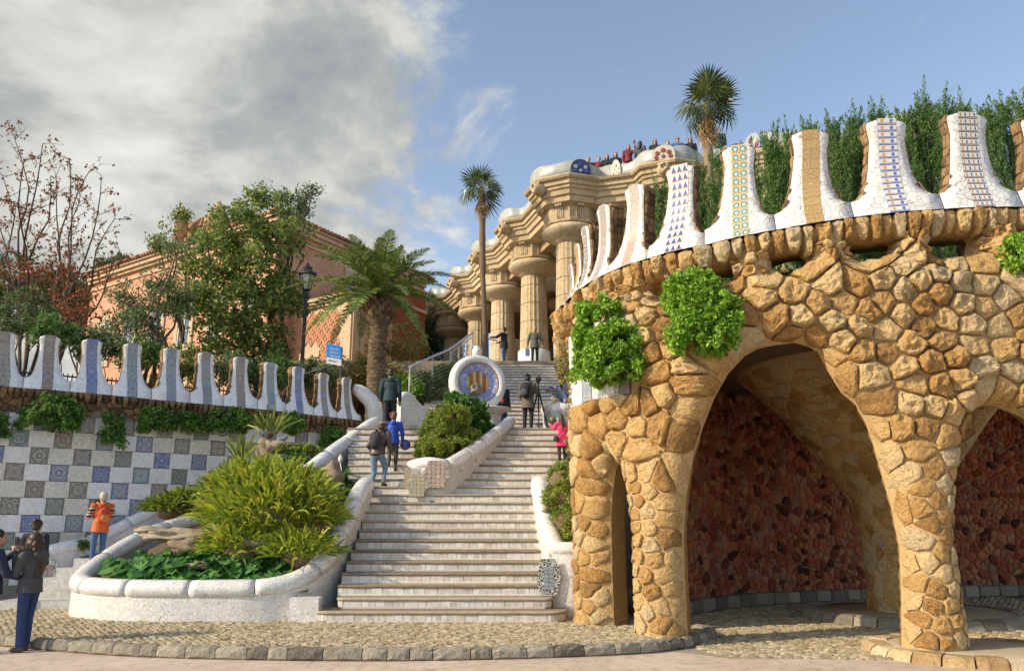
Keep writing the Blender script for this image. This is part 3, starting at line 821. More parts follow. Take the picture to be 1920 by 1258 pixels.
LP_PATH = [(-3.2, 17.75, 2.48), (-3.24, 17.2, 2.26), (-3.28, 16.5, 1.84), (-3.36, 15.8, 1.34), (-3.5, 15.2, .92), (-3.8, 14.75, .66), (-4.3, 14.5, .54), (-5.2, 14.42, .52),
           (-6.4, 14.45, .52), (-7.3, 14.75, .53), (-7.95, 15.35, .55), (-8.25, 16.1, .68), (-8.3, 16.9, .93), (-8.2, 17.8, 1.24), (-8.05, 18.8, 1.5), (-7.8, 20, 1.7)]
LP = balustrade(LPW, LP_PATH, .17, lambda p: -.05 if p.y < 15.3 or p.x < -5 else max(-.05, p.z - .95 - (p.z - .5)*.2), .27, W, W, 1.05)
mb = MB(); mb.box((-3.55, 14.42, .18), (.5, .3, .44)); mb.build('end_block', W, LPW)
# right balustrade: down beside the steps, then a turn to the right with a medallion
RPW = thing('planter', 'white mosaic planter wall right of the lower steps with an elongated hexagon medallion', 'planter', (.8, 15.2, 0))
rp = []
for (x, y, Y) in ((1010, 905, 17.6), (1013, 925, 17.2), (1018, 950, 16.6), (1025, 980, 16.0), (1033, 1008, 15.45), (1042, 1028, 15.12)):
    rp.append(atY(x, y, Y))
balustrade(RPW, rp, .16, lambda p: max(-.05, p.z - 1.2), .26, W, W, .95)
q0 = rp[-1]
balustrade(RPW, [q0 + Vector((-.05, -.1, -.01)), q0 + Vector((.25, -.16, -.02)), q0 + Vector((.6, -.10, -.03)), q0 + Vector((.95, .02, -.04))], .14, lambda p: -.05, .25, W, W, 1.2, .005, True, 60, 1.1)
def medallion(parent, c, right, up, w, h, fmat, cmat, name='medallion', rim=None, pts=None, split=6):
    """flat many-sided panel of broken tile, proud of the wall, with a centre panel"""
    n = right.cross(up).normalized(); c = Vector(c)
    P = pts or [(-.32, .5), (.28, .5), (.5, .06), (.42, -.2), (.30, -.5), (-.28, -.5), (-.5, -.12), (-.45, .2)]
    mb = MB(); mb.prism([c + right*(a*w) + up*(b*h) for a, b in P], n*.02, 0)
    f = mb.build(name, fmat, parent, True)
    if cmat:
        for j in range(split):
            for i in range(2):
                mb = MB(); u0, u1 = -.20 + .2*i, .0 + .2*i; v0 = -.33 + .62*j/split; v1 = v0 + .62/split
                V = [c + right*(u*w) + up*(v*h) + n*.026 for u, v in ((u0 + .008, v0 + .006), (u1 - .008, v0 + .006), (u1 - .008, v1 - .006), (u0 + .008, v1 - .006))]
                mb.add(V + [p - n*.012 for p in V], [(0, 1, 2, 3), (0, 4, 5, 1), (1, 5, 6, 2), (2, 6, 7, 3), (3, 7, 4, 0)], 0, False, [((0, 0), (1, 0), (1, 1), (0, 1))] + [((0, 0),)*4]*4)
                link('mosaic_tile', mb.mesh('mosaic_tile', cmat[(i + j) % len(cmat)], root_loc(f)), f)
    return f
BW_MOS = trencadis('black_white_mosaic', (.06, .07, .07), 22, .09, (.30, .42, .40), (.72, .72, .68))
mc = atY(1029, 1082, q0.y - .325)
medallion(RPW, mc, Vector((1, 0, 0)), Vector((0, 0, 1)), .44, .64, BW_MOS, [ORN[4], ORN[0]])
# ------------------------------------------------------------------ island between the flights
ISL = thing('planter', 'white mosaic island planter between the two flights with tiled hexagons on its front', 'planter', (-1.6, 18.1, ZL1))
def px_on(x, y, Y): return atY(x, y, Y)
ifl, ifr = XatY(757, YL1 + .42, 2.6), XatY(842, YL1 + .42, 2.6)
FY = YL1 + .42
# right cheek: follows the inner edge of the right flight
ir_path = [Vector((ifl + .14, FY + .30, ZL1 + .82)), Vector((ifl + .45, FY + .10, ZL1 + .86)), Vector(((ifl + ifr)/2 + .1, FY + .06, ZL1 + .86)), atY(838, 872, FY + .15), atY(868, 856, FY + .75), atY(900, 834, FY + 1.6), atY(930, 812, FY + 2.6), atY(950, 796, FY + 3.5), atY(956, 790, FY + 4.0)]
balustrade(ISL, ir_path, .15, lambda p: max(ZL1 - .02, p.z - 1.0), .26, WG, W, .9)
il_path = [Vector((ifl + .14, FY + .30, ZL1 + .80)), Vector((ifl + .08, FY + 1.0, ZL1 + .80)), Vector((ifl + .08, FY + 2.2, ZL1 + 1.0)), Vector((ifl + .12, FY + 3.6, ZL1 + 1.4))]
balustrade(ISL, il_path, .13, lambda p: ZL1 - .02, .24, WG, W, 1.0)
mb = MB()
mb.prism([(ifl + .1, FY - .02, ZL1 - .0), (ifr - .15, FY - .02, ZL1), (ifr + .1, FY + .25, ZL1), (ifr + .40, FY + 1.6, ZL1), (ifr + .80, FY + 4.2, ZL1), (ifl + .1, FY + 4.2, ZL1)], (0, 0, .75), 0)
mb.build('core', WG, ISL, True)
mb = MB(); mb.grid(lambda u, v: Vector((ifl + .3 + u*(.95 + .75*v), FY + .3 + v*3.6, ZL1 + .70 + .1*math.sin(math.pi*u) + v*1.0)), 8, 8); mb.build('soil', EARTH, ISL)
HEXA = trencadis('brown_hexagon_mosaic', (.34, .24, .16), 17, .06, (.12, .14, .22), (.55, .47, .36))
def hexpanel(px, py, Y, w, h, mat, tiles=None, pts=None):
    c = atY(px, py, Y); 
    return medallion(ISL, c, Vector((1, 0, 0)), Vector((0, 0, 1)), w, h, mat, None, 'hexagon_panel', None, pts or [(-.5, 0), (-.25, .5), (.25, .5), (.5, 0), (.25, -.5), (-.25, -.5)])
ROS = ornate('rosette_tile', [(.40, .27, .16), (.08, .10, .18), (.52, .44, .34), (.30, .16, .10), (.56, .5, .42)], 2.4, True, 5)
YEL = ornate('yellow_tile', [(.44, .36, .16), (.52, .46, .34), (.16, .20, .18), (.50, .40, .22)], 2.4, True, 9)
HEX0 = [(-.5, 0), (-.25, .5), (.25, .5), (.5, 0), (.25, -.5), (-.25, -.5)]
def tiled_hex(px, py, Y, w, h, mat, rows, cols, bgm, scale=1.0):
    f = hexpanel(px, py, Y, w, h, bgm); c = atY(px, py, Y) + Vector((0, -.022, 0)); org = root_loc(f)
    for j in range(rows):
        for i in range(cols):
            u = (i + .5 + (j % 2)*.5*0)/cols - .5; v = (j + .5)/rows - .5
            if abs(u) > .5 - abs(v)*.5 - .03: continue
            a, b = w/cols*.46, h/rows*.46; mb = MB(); k = 8 if mat is ROS else 4
            ph = math.pi/4 if k == 4 else math.pi/8
            V = []; UV = []
            for q in range(k):
                t = 2*math.pi*q/k + ph; m = 1.38 if k == 4 else 1.05
                V.append(c + Vector((u*w + a*m*math.cos(t), -.008, v*h + b*m*math.sin(t)))); UV.append((.5 + .5*m/1.414*math.cos(t)*1.0, .5 + .5*m/1.414*math.sin(t)))
            mb.add(V + [p + Vector((0, .012, 0)) for p in V], [tuple(range(k))] + [(q, k + q, k + (q + 1) % k, (q + 1) % k) for q in range(k)], 0, False, [tuple(UV)] + [((0, 0),)*4]*k)
            link('mosaic_tile', mb.mesh('mosaic_tile', mat, org), f)
tiled_hex(818, 889, FY - .14, .60, .60, ROS, 6, 6, HEXA)
tiled_hex(782, 909, FY - .145, .50, .50, YEL, 6, 6, trencadis('yellow_grey_mosaic', (.46, .42, .30), 20, .05))
hexpanel(763, 890, FY - .12, .16, .50, HEXA, None, [(-.5, -.5), (-.2, .5), (.5, .28), (.5, -.3)])
# ------------------------------------------------------------------ ring fountain
RC = atY(897, 717, 22.6)
RNG = thing('ring_fountain', 'round white ring fountain with a blue mosaic disc above the ivy island', 'fountain', (RC.x, RC.y, ZL1 + .7))
AX = Vector((.30, -.95, .08)).normalized(); RU = (Vector((0, 0, 1)) - AX*AX.z).normalized(); RR = RU.cross(AX).normalized()
mb = MB(); nR, nr = 48, 14; V = []; F = []
for i in range(nR):
    a = 2*math.pi*i/nR
    for k in range(nr):
        b = 2*math.pi*k/nr; r = .70 + .15*math.cos(b); V.append(RC + (RR*math.cos(a) + RU*math.sin(a))*r + AX*(.20*math.sin(b) - .12))
for i in range(nR):
    for k in range(nr): F.append((i*nr + k, i*nr + (k + 1) % nr, ((i + 1) % nR)*nr + (k + 1) % nr, ((i + 1) % nR)*nr + k))
mb.add(V, F); mb.build('ring', W, RNG, True)
mb = MB(); mb.lathe(RC - AX*.30, [(.56, 0), (.80, .02), (.80, .14), (.56, .2)], 40, 0, True, AX); mb.build('ring_back', W, RNG, True)
BLUEM = trencadis('blue_mosaic', (.15, .20, .50), 16, .06, (.50, .52, .60), (.62, .60, .58))
mb = MB(); V = []; F = []
for k in range(40):
    a = 2*math.pi*k/40
    for (r, o) in ((.58, .02), (.50 , .0), (.33 + .03*math.cos(3*a), -.08)): V.append(RC + (RR*math.cos(a) + RU*math.sin(a))*r + AX*o)
for k in range(40):
    for j in range(2): F.append((k*3 + j, k*3 + j + 1, ((k + 1) % 40)*3 + j + 1, ((k + 1) % 40)*3 + j))
mb.add(V, F); mb.build('blue_disc', BLUEM, RNG, True)
mb = MB(); V = [RC + (RR*math.cos(2*math.pi*k/48) + RU*math.sin(2*math.pi*k/48))*.585 + AX*.03 for k in range(49)]
mb.tube(V, .016, 6, 0, False); mb.build('rope_edge', plain('terracotta_rope', (.34, .18, .10)), RNG)
# emblem: four bars yellow and red and a stone spout
YB = plain('yellow_bar', (.58, .46, .16), .4); RB = plain('red_bar', (.40, .10, .05), .4)
for i in range(7):
    x0 = -.34 + .68*i/7; x1 = -.34 + .68*(i + 1)/7; xm = (x0 + x1)/2; hh = math.sqrt(max(.01, .34**2 - xm*xm))
    mb = MB(); V = [RC + RR*a + RU*b - AX*.09 for a, b in ((x0 + .004, -hh), (x1 - .004, -hh), (x1 - .004, hh), (x0 + .004, hh))]
    mb.prism(V, AX*(.02 + .01*(i % 2)), 0); mb.build('emblem_bar', YB if i % 2 == 0 else RB, RNG, True)
me = stone_mesh('spout', [(-.2, -.2), (.2, -.2), (.22, .1), (.0, .22), (-.2, .12)], lambda a, b, o: RC + RR*(a*.8 - .08) + RU*(b*.8 - .2) + AX*(o - .06), .22, STONE_G, 0, 3, root_loc(RNG)); link('spout', fixnormals(me), RNG)
mb = MB(); t = RC + RU*.84 - AX*.12; mb.lathe(t - Vector((0, 0, .04)), [(.10, 0), (.13, .05), (.155, .12), (.15, .2), (.10, .27), (.09, .29), (.11, .31), (.05, .33), (0, .335)], 18); mb.build('finial', W, RNG)
mb = MB(); mb.lathe(RC + Vector((.35, .1, -1.5)), [(.34, 0), (.30, .3), (.25, .5), (.34, .62), (.55, .72), (.57, .77), (.50, .78), (.2, .70)], 26); mb.build('basin', W, RNG)
mb = MB(); mb.box(RC + Vector((-.05, .35, -1.2)), (1.0, .5, 1.1), bevel=.1); mb.build('pedestal', W, RNG)

# ------------------------------------------------------------------ merlons
MT = [0, .02, .06, .12, .24, .40, .54, .73, .88, .94, .975, 1.0]
MW = [1, .84, .73, .66, .56, .485, .445, .41, .46, .47, .44, .34]
def merlon(parent, cur, s0, s1, zb0, zb1, zv, sc, zt, wt, matw, matm, depth=.36, flare=.30, off=.0, seed=0, stones=True, smat=None, tilefn=None, rows=None, sides=(-1, 1), strip_w=.42):
    """zb: foot line, zv: valley height, sc: s of the top's centre, zt: top, wt: half width at the top"""
    org = root_loc(parent); J = .006
    T = list(np.concatenate([np.linspace(-1, 0, 4)[:-1], [0, .02, .06, .12, .18, .24, .32, .40, .47, .54, .63, .73, .81, .88, .94, .975, 1.0]]))
    sm = (s0 + s1)/2; a0 = (s1 - s0)/2
    def row(t):
        if t <= 0:
            k = t + 1; L, Rr = s0 + J, s1 - J
            return L, Rr, None, k
        w = np.interp(t, MT, MW); k = (w - .41)/.59
        kk = max(0, min(1, k)) if t < .7 else 0
        c = sm + (sc - sm)*min(1, t*1.25)
        half = wt*(w/.47) if t >= .7 else None
        if half is None:
            hw = wt*(.41/.47); half = hw + (a0 - J - hw)*max(0, k)
        return c - half, c + half, t, None
    def zz(t, s):
        f = (s - s0)/(s1 - s0); zb = zb0 + (zb1 - zb0)*f; zl = zv + (zb1 - zb0)*(f - .5)
        if t <= 0: return zb + (zl - zb)*(t + 1)
        return zl + (zt - zl)*t + (.0 if t < .97 else -.0)
    def front(t):
        if t <= 0: return off + flare*(1 - .42*(t + 1))
        return off + flare*(.58*(1 - min(1, t/.45))**2) + .05*max(0, (t - .5)/.5)**2
    def back(t):
        return off - depth + (.06 if t > .97 else 0)
    nx = 5; V = []; F = []; M = []
    for t in T:
        l, r, _, _ = row(t)
        for k in range(nx + 1):
            s = l + (r - l)*k/nx; e = abs(k/nx - .5)*2
            V.append(cur.at(s, zz(t, s) - (.035*(e**3) if t > .93 else 0), front(t) - (.018 if k in (0, nx) else 0) - (.03 if t >= 1 else 0)))
    nf = len(V)
    for t in T:
        l, r, _, _ = row(t)
        for k in (0, nx): s = l + (r - l)*k/nx; V.append(cur.at(s, zz(t, s) - (.035 if t > .93 else 0), back(t)))
    m = nx + 1; mb = MB(); nT = len(T)
    for j in range(nT - 1):
        for k in range(nx): F.append((j*m + k, j*m + k + 1, (j + 1)*m + k + 1, (j + 1)*m + k)); M.append(0)
    for j in range(nT - 1):
        b = nf + 2*j; F.append((b + 1, b, b + 2, b + 3)); M.append(1)
        F.append((b, j*m, (j + 1)*m, b + 2)); M.append(1); F.append((j*m + nx, b + 1, b + 3, (j + 1)*m + nx)); M.append(1)
    F.append(tuple((nT - 1)*m + k for k in range(m)) + (nf + 2*nT - 1, nf + 2*nT - 2)); M.append(0)
    mb.add(V, F, 0, True); mb.m = M
    body = mb.build('merlon', [matw, smat or STONE_B], parent, True)
    # mosaic strip: one tile after the other up the front
    tw = wt*2*strip_w*.5
    zrow = [zz(t, sm) for t in T]; ft = [front(t) for t in T]; L = [0]
    for j in range(1, nT): L.append(L[-1] + math.hypot(zrow[j] - zrow[j - 1], ft[j] - ft[j - 1]))
    n = rows or max(4, round(L[-1]/(tw*2))); gap = .004
    for i in range(n):
        mb = MB(); q = []; d0, d1 = L[-1]*i/n + gap, L[-1]*(i + 1)/n - gap
        for d in (d0, (d0 + d1)/2, d1):
            t = float(np.interp(d, L, T)); l, r, _, _ = row(t); c = (l + r)/2 if t > 0 else sm
            c = sm + (sc - sm)*max(0, min(1, t*1.25)); c2 = np.clip(t, 0, 1)
            for k in (-1, 1): s = c + tw*k; q.append(cur.at(s, zz(t, s), front(t) + .006))
        nn = cur.nor(sm)*.014
        V = q + [p - nn for p in q]
        Fs = [(0, 1, 3, 2), (2, 3, 5, 4), (0, 6, 7, 1), (1, 7, 9, 3), (3, 9, 11, 5), (5, 11, 10, 4), (4, 10, 8, 2), (2, 8, 6, 0)]
        uv = [((0, 0), (1, 0), (1, .5), (0, .5)), ((0, .5), (1, .5), (1, 1), (0, 1))] + [((0, 0),)*4]*6
        mb.add(V, Fs, 0, False, uv)
        link('mosaic_tile', fixnormals(mb.mesh('mosaic_tile', matm[i % len(matm)] if isinstance(matm, list) else matm, org)), body)
    # rubble on the sides
    if stones:
        R = random.Random(seed); orgb = root_loc(body)
        for sd in sides:
            t = .02
            while t < .97:
                h = R.uniform(.10, .17); t2 = min(t + h, 1.0); split = R.random() < .75
                cols = [(back(t) + .0, (back(t) + front(t))/2 + R.uniform(-.04, .04)), None] if split else [(back(t), front(t) - .035)]
                if split: cols[1] = (cols[0][1], front(t) - .035)
                for (o0, o1) in cols:
                    tj = R.uniform(-.02, .02)
                    def surf(u, v, o, sd=sd):
                        vv = max(.0, min(1, v)); l, r, _, _ = row(max(vv, .001)); s = (r + o) if sd > 0 else (l - o)
                        return cur.at(s, zz(max(vv, .001), min(max(s, s0), s1)), u)
                    asp = (zt - zv)
                    poly = [(o0 + .0, t + tj), (o1, t), (o1, t2), (o0, t2 + tj)]
                    me = stone_mesh('edge_stone', poly, surf, .022*R.uniform(.5, 1.4), smat or STONE_B, .002, R.randrange(9999), orgb, .35, None, .02, ((1.0, 0), (.96, .5), (.72, 1.0), (.35, 1.1)))
                    link('edge_stone', fixnormals(me), body)
                t = t2
    return body
def corbels(parent, cur, s0, s1, zfn, off, mat, seed=0, w=(.13, .22), h=(.22, .38), name='corbel_stone', out=.0):
    """the row of upright stones under the parapet"""
    R = random.Random(seed); s = s0; org = root_loc(parent)
    while s < s1:
        ww = R.uniform(*w); hh = R.uniform(*h); e = s + ww; zt = zfn((s + e)/2); o1 = off + R.uniform(-.03, .04)
        poly = [(s, 0), (e, 0), (e - R.uniform(0, .02), -hh*.55), (e - ww*R.uniform(.15, .35), -hh), (s + ww*R.uniform(.15, .35), -hh*R.uniform(.9, 1.05)), (s + R.uniform(0, .02), -hh*.5)]
        def surf(u, v, o): return cur.at(u, zt + v, o1 + o + v*.30)
        me = stone_mesh(name, poly, surf, R.uniform(.07, .13), mat, .004, R.randrange(99999), org, .35, None, .10, ((1.0, 0), (.99, .5), (.9, .9), (.6, 1.15), (.3, 1.2)))
        link(name, fixnormals(me), parent); s = e + R.uniform(.0, .02)
# ------------------------------------------------------------------ the tiled wall on the left
LWALL = thing('tiled_wall', 'chequered mosaic tile wall on the left topped by merlons with blue patterned strips', 'wall', (LW_A.x, LW_A.y, 0))
L_TOPS = [(-66, 615, 26), (8, 621, 25), (95, 629, 20), (174, 636, 19.5), (250, 644, 18), (323, 652, 17), (387, 661, 16), (452, 669, 15), (508, 679, 13.5), (560, 687, 12), (607, 699, 10.5), (650, 707, 9.5)]
L_VAL = [(-108, 694), (-33, 700), (45, 707), (133, 715), (211, 722), (285, 729), (357, 735), (420, 741), (483, 748), (535, 757), (588, 764), (631, 771), (676, 780)]
L_BASE = [(-140, 712), (0, 726), (170, 739), (320, 754), (480, 768), (600, 781), (684, 791)]
def lbase(s_list): pass
_lb = [LWC.hit(x, y, .0) for x, y in L_BASE]; _lbs = [a for a, _ in _lb]; _lbz = [b for _, b in _lb]
def lz(s): return float(np.interp(s, _lbs, _lbz))
lv = [LWC.hit(x, y, .1) for x, y in L_VAL]; lt = [LWC.hit(x, y, .0) for x, y, _ in L_TOPS]
LST = [[ORN[1]], [ORN[1]], [ORN[5], ORN[3]], [ORN[7]], [ORN[4], ORN[0]], [ORN[0], ORN[4]], [ORN[4], ORN[3]], [ORN[5]], [ORN[4]], [ORN[7]], [ORN[5], ORN[0]], [ORN[3], ORN[1]]]
for i, (x, y, hw) in enumerate(L_TOPS):
    s0, s1 = lv[i][0], lv[i + 1][0]; zv = (lv[i][1] + lv[i + 1][1])/2
    sc, zt = lt[i]; w0 = abs(LWC.hit(x + hw, y)[0] - LWC.hit(x - hw, y)[0])/2
    merlon(LWALL, LWC, s0, s1, lz(s0), lz(s1), zv, sc, zt, w0, WL, LST[i], .34 if i > 4 else .20, .20, 0, 100 + i, i >= 5, STONE_B, None, None, (-1,), .52)
s_end = lv[-1][0]
corbels(LWALL, LWC, .2, s_end + .1, lz, .14, STONE_B, 3, (.10, .19), (.18, .34))
# wall body, rubble band, chequer tiles
LT_ROWS = [LWC.hit(0, y)[1] for y in (803, 836, 866, 898, 930, 964, 997, 1031)]
RH = (LT_ROWS[0] - LT_ROWS[-1])/7
ztop = LT_ROWS[0] + RH
mb = MB(); V = []
S_ = np.linspace(0, LWC.L, 30)
for s in S_:
    for (z, o) in ((-.3, .0), (ztop + .02, 0), (lz(s) - .04, .0), (lz(s) - .04, -.5), (-.3, -.5)): V.append(LWC.at(s, z, o))
F = [(i*5 + k, i*5 + (k + 1) % 5, (i + 1)*5 + (k + 1) % 5, (i + 1)*5 + k) for i in range(len(S_) - 1) for k in range(5)] + [(0, 1, 2, 3, 4), tuple((len(S_) - 1)*5 + k for k in range(5))]
mb.add(V, F, 0, False); mb.build('wall_core', GROUT, LWALL, True)
per = LWC.hit(535, 820)[0] - LWC.hit(75 + 25, 820)[0]
per = abs(LWC.hit(102.5, 820)[0] - LWC.hit(18.7, 820)[0])
sq = per*.41; ph = LWC.hit(18.7, 820)[0]
k = 0; WT = [WL, WL, trencadis('cream_mosaic', (.70, .68, .60), 13, .03)]
MOSM = [1, 3, 0, 5, 2, 1, 4, 5, 7, 2, 0, 1, 3, 4, 5, 2]
R = random.Random(12); orgL = root_loc(LWALL)
for r in range(10):
    z1 = ztop - RH*r; z0 = z1 - RH; o = (ph if r % 2 == 1 else ph + per*.5)
    i0 = -int((o)/per) - 1
    for i in range(i0, i0 + 16):
        a = o + i*per
        for (u0, u1, kind) in ((a, a + sq, 1), (a + sq, a + per, 0)):
            u0c, u1c = max(u0, .02), min(u1, LWC.L - .02)
            if u1c - u0c < .08: continue
            g = .008; mb = MB(); pr = .012 if kind else .016
            q = [LWC.at(u0c + g, z0 + g, pr), LWC.at(u1c - g, z0 + g, pr), LWC.at(u1c - g, z1 - g, pr), LWC.at(u0c + g, z1 - g, pr)]
            b = [LWC.at(u0c + g*.3, z0 + g*.3, -.002), LWC.at(u1c - g*.3, z0 + g*.3, -.002), LWC.at(u1c - g*.3, z1 - g*.3, -.002), LWC.at(u0c + g*.3, z1 - g*.3, -.002)]
            mb.add(q + b, [(0, 1, 2, 3), (0, 4, 5, 1), (1, 5, 6, 2), (2, 6, 7, 3), (3, 7, 4, 0)], 0, False, [((0, 0), (1, 0), (1, 1), (0, 1))] + [((0, 0),)*4]*4)
            mt = ORN[MOSM[R.randrange(16)]] if kind else WT[R.randrange(3)]
            link('mosaic_tile' if kind else 'white_panel', fixnormals(mb.mesh('panel', mt, orgL)), LWALL)
# rubble between the tiles and the parapet
regL = Region([[(.0, ztop + .02)] + [(LWC.L, ztop + .02)] + [(s, lz(s) - .12) for s in np.linspace(LWC.L, 0, 12)]])
sd = relax_seeds(regL.inside, 130, (0, ztop), (LWC.L, ztop + 1.2), None, 4, np.random.default_rng(4))
add_stones('rubble_stone', voronoi(sd, (0, ztop), (LWC.L, ztop + 1.0), 110, regL.inside), sd, lambda u, v, o: LWC.at(u, v, o + .02), lambda s: .08, STONE_B, LWALL, lambda p: regL.inside(p)[0], .006, 300, .5)
# the curl that ends the wall by the steps
def end_curl():
    Yc = 24.1; pts = [atY(x, y, Yc - .1 + k*.03) for k, (x, y) in enumerate(((662, 727), (672, 732), (684, 741), (695, 752), (702, 764), (703, 778), (702, 792), (700, 812), (698, 840)))]
    mb = MB(); mb.tube(pts, [.12, .20, .23, .24, .25, .25, .25, .25, .25], 16, 0, True, True, Vector((0, -1, .3)), 1.0); mb.build('end_curl', W, LWALL, True)
end_curl()
# the sloping parapet on the outer side of the left flight
SLP = thing('sloping_parapet', 'white sloping parapet beside the left flight, running down behind the rock garden', 'parapet', (-5, 20, 2.5))
sp = [atY(x, y, Y) for x, y, Y in ((560, 900, 18.2), (598, 868, 19.0), (630, 843, 20.0), (660, 822, 21.1), (690, 800, 22.4), (704, 792, 23.2))]
balustrade(SLP, sp, .17, lambda p: p.z - 1.5, .3, WL, WL, 1.4)
# low white wall at the foot of the tiled wall, where the path climbs
LOW = thing('low_wall', 'low white mosaic wall at the foot of the tiled wall with a small square panel', 'low wall', (-10, 18, .5))
lp = [atY(x, y, Y) for x, y, Y in ((62, 1052, 18.4), (90, 1036, 18.6), (130, 1026, 18.9), (165, 1018, 19.25), (210, 998, 19.7), (262, 972, 20.2), (310, 950, 20.9))]
balustrade(LOW, lp, .16, lambda p: -.1, .3, WL, WL, 1.3)
c = atY(90, 1073, 18.38)
medallion(LOW, c, Vector((.93, .2, 0)).normalized(), Vector((0, 0, 1)), .46, .58, BW_MOS, [ORN[6], ORN[0], ORN[3]])
SST = thing('side_steps', 'two grey steps at the far left where the side path starts beside the planter', 'steps', (-9, 16.6, 0))
for k in range(5):
    y = 16.4 + .55*k; mb = MB(); mb.prism([(-10.1 + .06*k, y, -.02), (-8.45, y, -.02), (-8.3, y + .7, -.02), (-10.1 + .06*k, y + .7, -.02)], (0, 0, .18*(k + 1)), 0); mb.build('step', WG, SST, True)
mb = MB(); mb.prism([(-10.6, 19.0, .4), (-8.2, 18.9, .4), (-5.0, 22.4, 1.2), (-7.2, 23.2, 1.2)], (0, 0, .5), 0); struct(mb.build('path', TREAD, None, True))
# side cheek above the left flight's head
CHK = thing('stair_cheek', 'white cheek wall with a round-topped pier behind the climbing boy', 'stair wall', (-2.5, 23.2, 4))
cp = [atY(x, y, Y) for x, y, Y in ((748, 752, 22.6), (757, 742, 22.7), (768, 745, 22.9), (778, 758, 23.1), (790, 768, 23.3), (806, 771, 23.6), (840, 772, 23.9))]
balustrade(CHK, cp, .12, lambda p: ZL2 - 1.0, .24, W, W, .8, .006, True, 80)
medallion(CHK, atY(776, 812, 22.75), Vector((.97, .2, 0)).normalized(), Vector((0, 0, 1)), .28, .50, trencadis('grey_green_mosaic', (.34, .38, .33), 24, .06), None, 'hexagon_panel')
# ------------------------------------------------------------------ rubble pavilion on the right
PV = Curtain([(1.75, 20.5), (1.5, 17.5), (1.36, 15.9), (1.36, 15.0), (1.5, 14.2), (1.8, 13.4), (2.3, 12.7), (3.1, 12.1), (4.2, 11.8), (5.75, 11.65), (7.3, 11.7), (9.5, 12.0)], 1, 700)
PAV = thing('rubble_pavilion', 'golden rubble stone pavilion on the right with slanting pillars, arches and white merlons', 'pavilion', (2.5, 13, 0))
H = lambda x, y, o=0.0: PV.hit(x, y, o)
P_BASE = [(1046, 600), (1060, 574), (1085, 548), (1120, 524), (1200, 491), (1307, 465), (1447, 434), (1560, 416), (1604, 408), (1700, 399), (1775, 393), (1875, 390), (1920, 390), (2080, 392)]
OV = .45
_pb = sorted(H(x, y, OV) for x, y in P_BASE); _pbs = [a for a, _ in _pb]; _pbz = [b for _, b in _pb]
def pz(s): return float(np.interp(s, _pbs, _pbz))
ARCH1 = [(1290, 1192), (1284, 1080), (1282, 1000), (1287, 930), (1299, 860), (1318, 800), (1340, 745), (1366, 700), (1396, 668), (1420, 654), (1455, 647), (1490, 643), (1516, 650), (1535, 662), (1551, 694), (1577, 736), (1605, 760), (1624, 795), (1639, 840), (1653, 890), (1672, 956), (1686, 1029), (1690, 1120), (1688, 1210)]
ARCH2 = [(1809, 1205), (1795, 1112), (1787, 1066), (1778, 999), (1782, 906), (1789, 840), (1797, 805), (1812, 772), (1837, 761), (1860, 761), (1891, 771), (1917, 783), (1950, 812), (1975, 860), (1990, 930), (1998, 1050), (2002, 1208)]
GAP = [(1175, 1168), (1173, 1050), (1168, 940), (1163, 880), (1166, 842), (1178, 850), (1185, 890), (1188, 960), (1186, 1060), (1182, 1190)]
WINS = [[(1442, 512), (1448, 486), (1470, 473), (1497, 478), (1512, 494), (1496, 510), (1470, 518)],
        [(1576, 486), (1592, 462), (1618, 450), (1648, 449), (1667, 464), (1660, 484), (1630, 492), (1600, 498)],
        [(1722, 478), (1738, 452), (1765, 443), (1796, 442), (1812, 456), (1806, 482), (1775, 488), (1745, 493)],
        [(1884, 500), (1888, 456), (1905, 442), (1930, 436), (1950, 450), (1952, 500), (1925, 512)],
        [(1238, 552), (1246, 534), (1262, 528), (1274, 540), (1270, 560), (1252, 570)],
        [(1305, 540), (1318, 512), (1345, 502), (1372, 508), (1378, 530), (1350, 545)]]
def sz(L): return [H(x, y) for x, y in L]
a1, a2 = sz(ARCH1), sz(ARCH2)
_g0, _g1 = H(1128, 1000)[0] + .40, H(1240, 1000)[0] - .42
gp = [(_g0, -.14), (_g0 - .02, .8), (_g0 - .01, 1.6), (_g0 + .06, 2.1), (_g0 + .2, 2.5), ((_g0 + _g1)/2, 2.78), (_g1 - .16, 2.5), (_g1 - .05, 2.1), (_g1 + .01, 1.5), (_g1, .8), (_g1 - .02, -.14)]
for l in (a1, a2): l[0] = (l[0][0], -.14); l[-1] = (l[-1][0], -.14)
sR = H(2090, 800)[0]
top = [(s, pz(s) - .10) for s in np.linspace(sR, .2, 40)]
outer = [(.2, -.14)] + gp + a1 + a2 + [(sR, -.14)] + top
wins = [sz(w) for w in WINS]
REG = Region([outer] + wins)
_eA = []; _eB = []
for l in (gp, a1, a2): _eA += l[:-1]; _eB += l[1:]
for w in wins: _eA += w; _eB += w[1:] + w[:1]
EDG = Region([[(0, 0), (1, 0), (0, 1)]]); EDG.A = np.array(_eA); EDG.B = np.array(_eB)
RP = .42; S_SIDE = 5.45
def hd(P):
    P = np.atleast_2d(P); d = np.minimum(EDG.dist(P)/RP, 1); b = np.clip((P[:, 0] - S_SIDE)/.9, 0, 1); b = .10 + .90*b*b*(3 - 2*b)
    return RP*b*np.sqrt(np.maximum(0, 1 - (1 - d)**2))
def psurf(u, v, o):
    return PV.at(u, v, float(hd([(u, v)])[0]) + o)
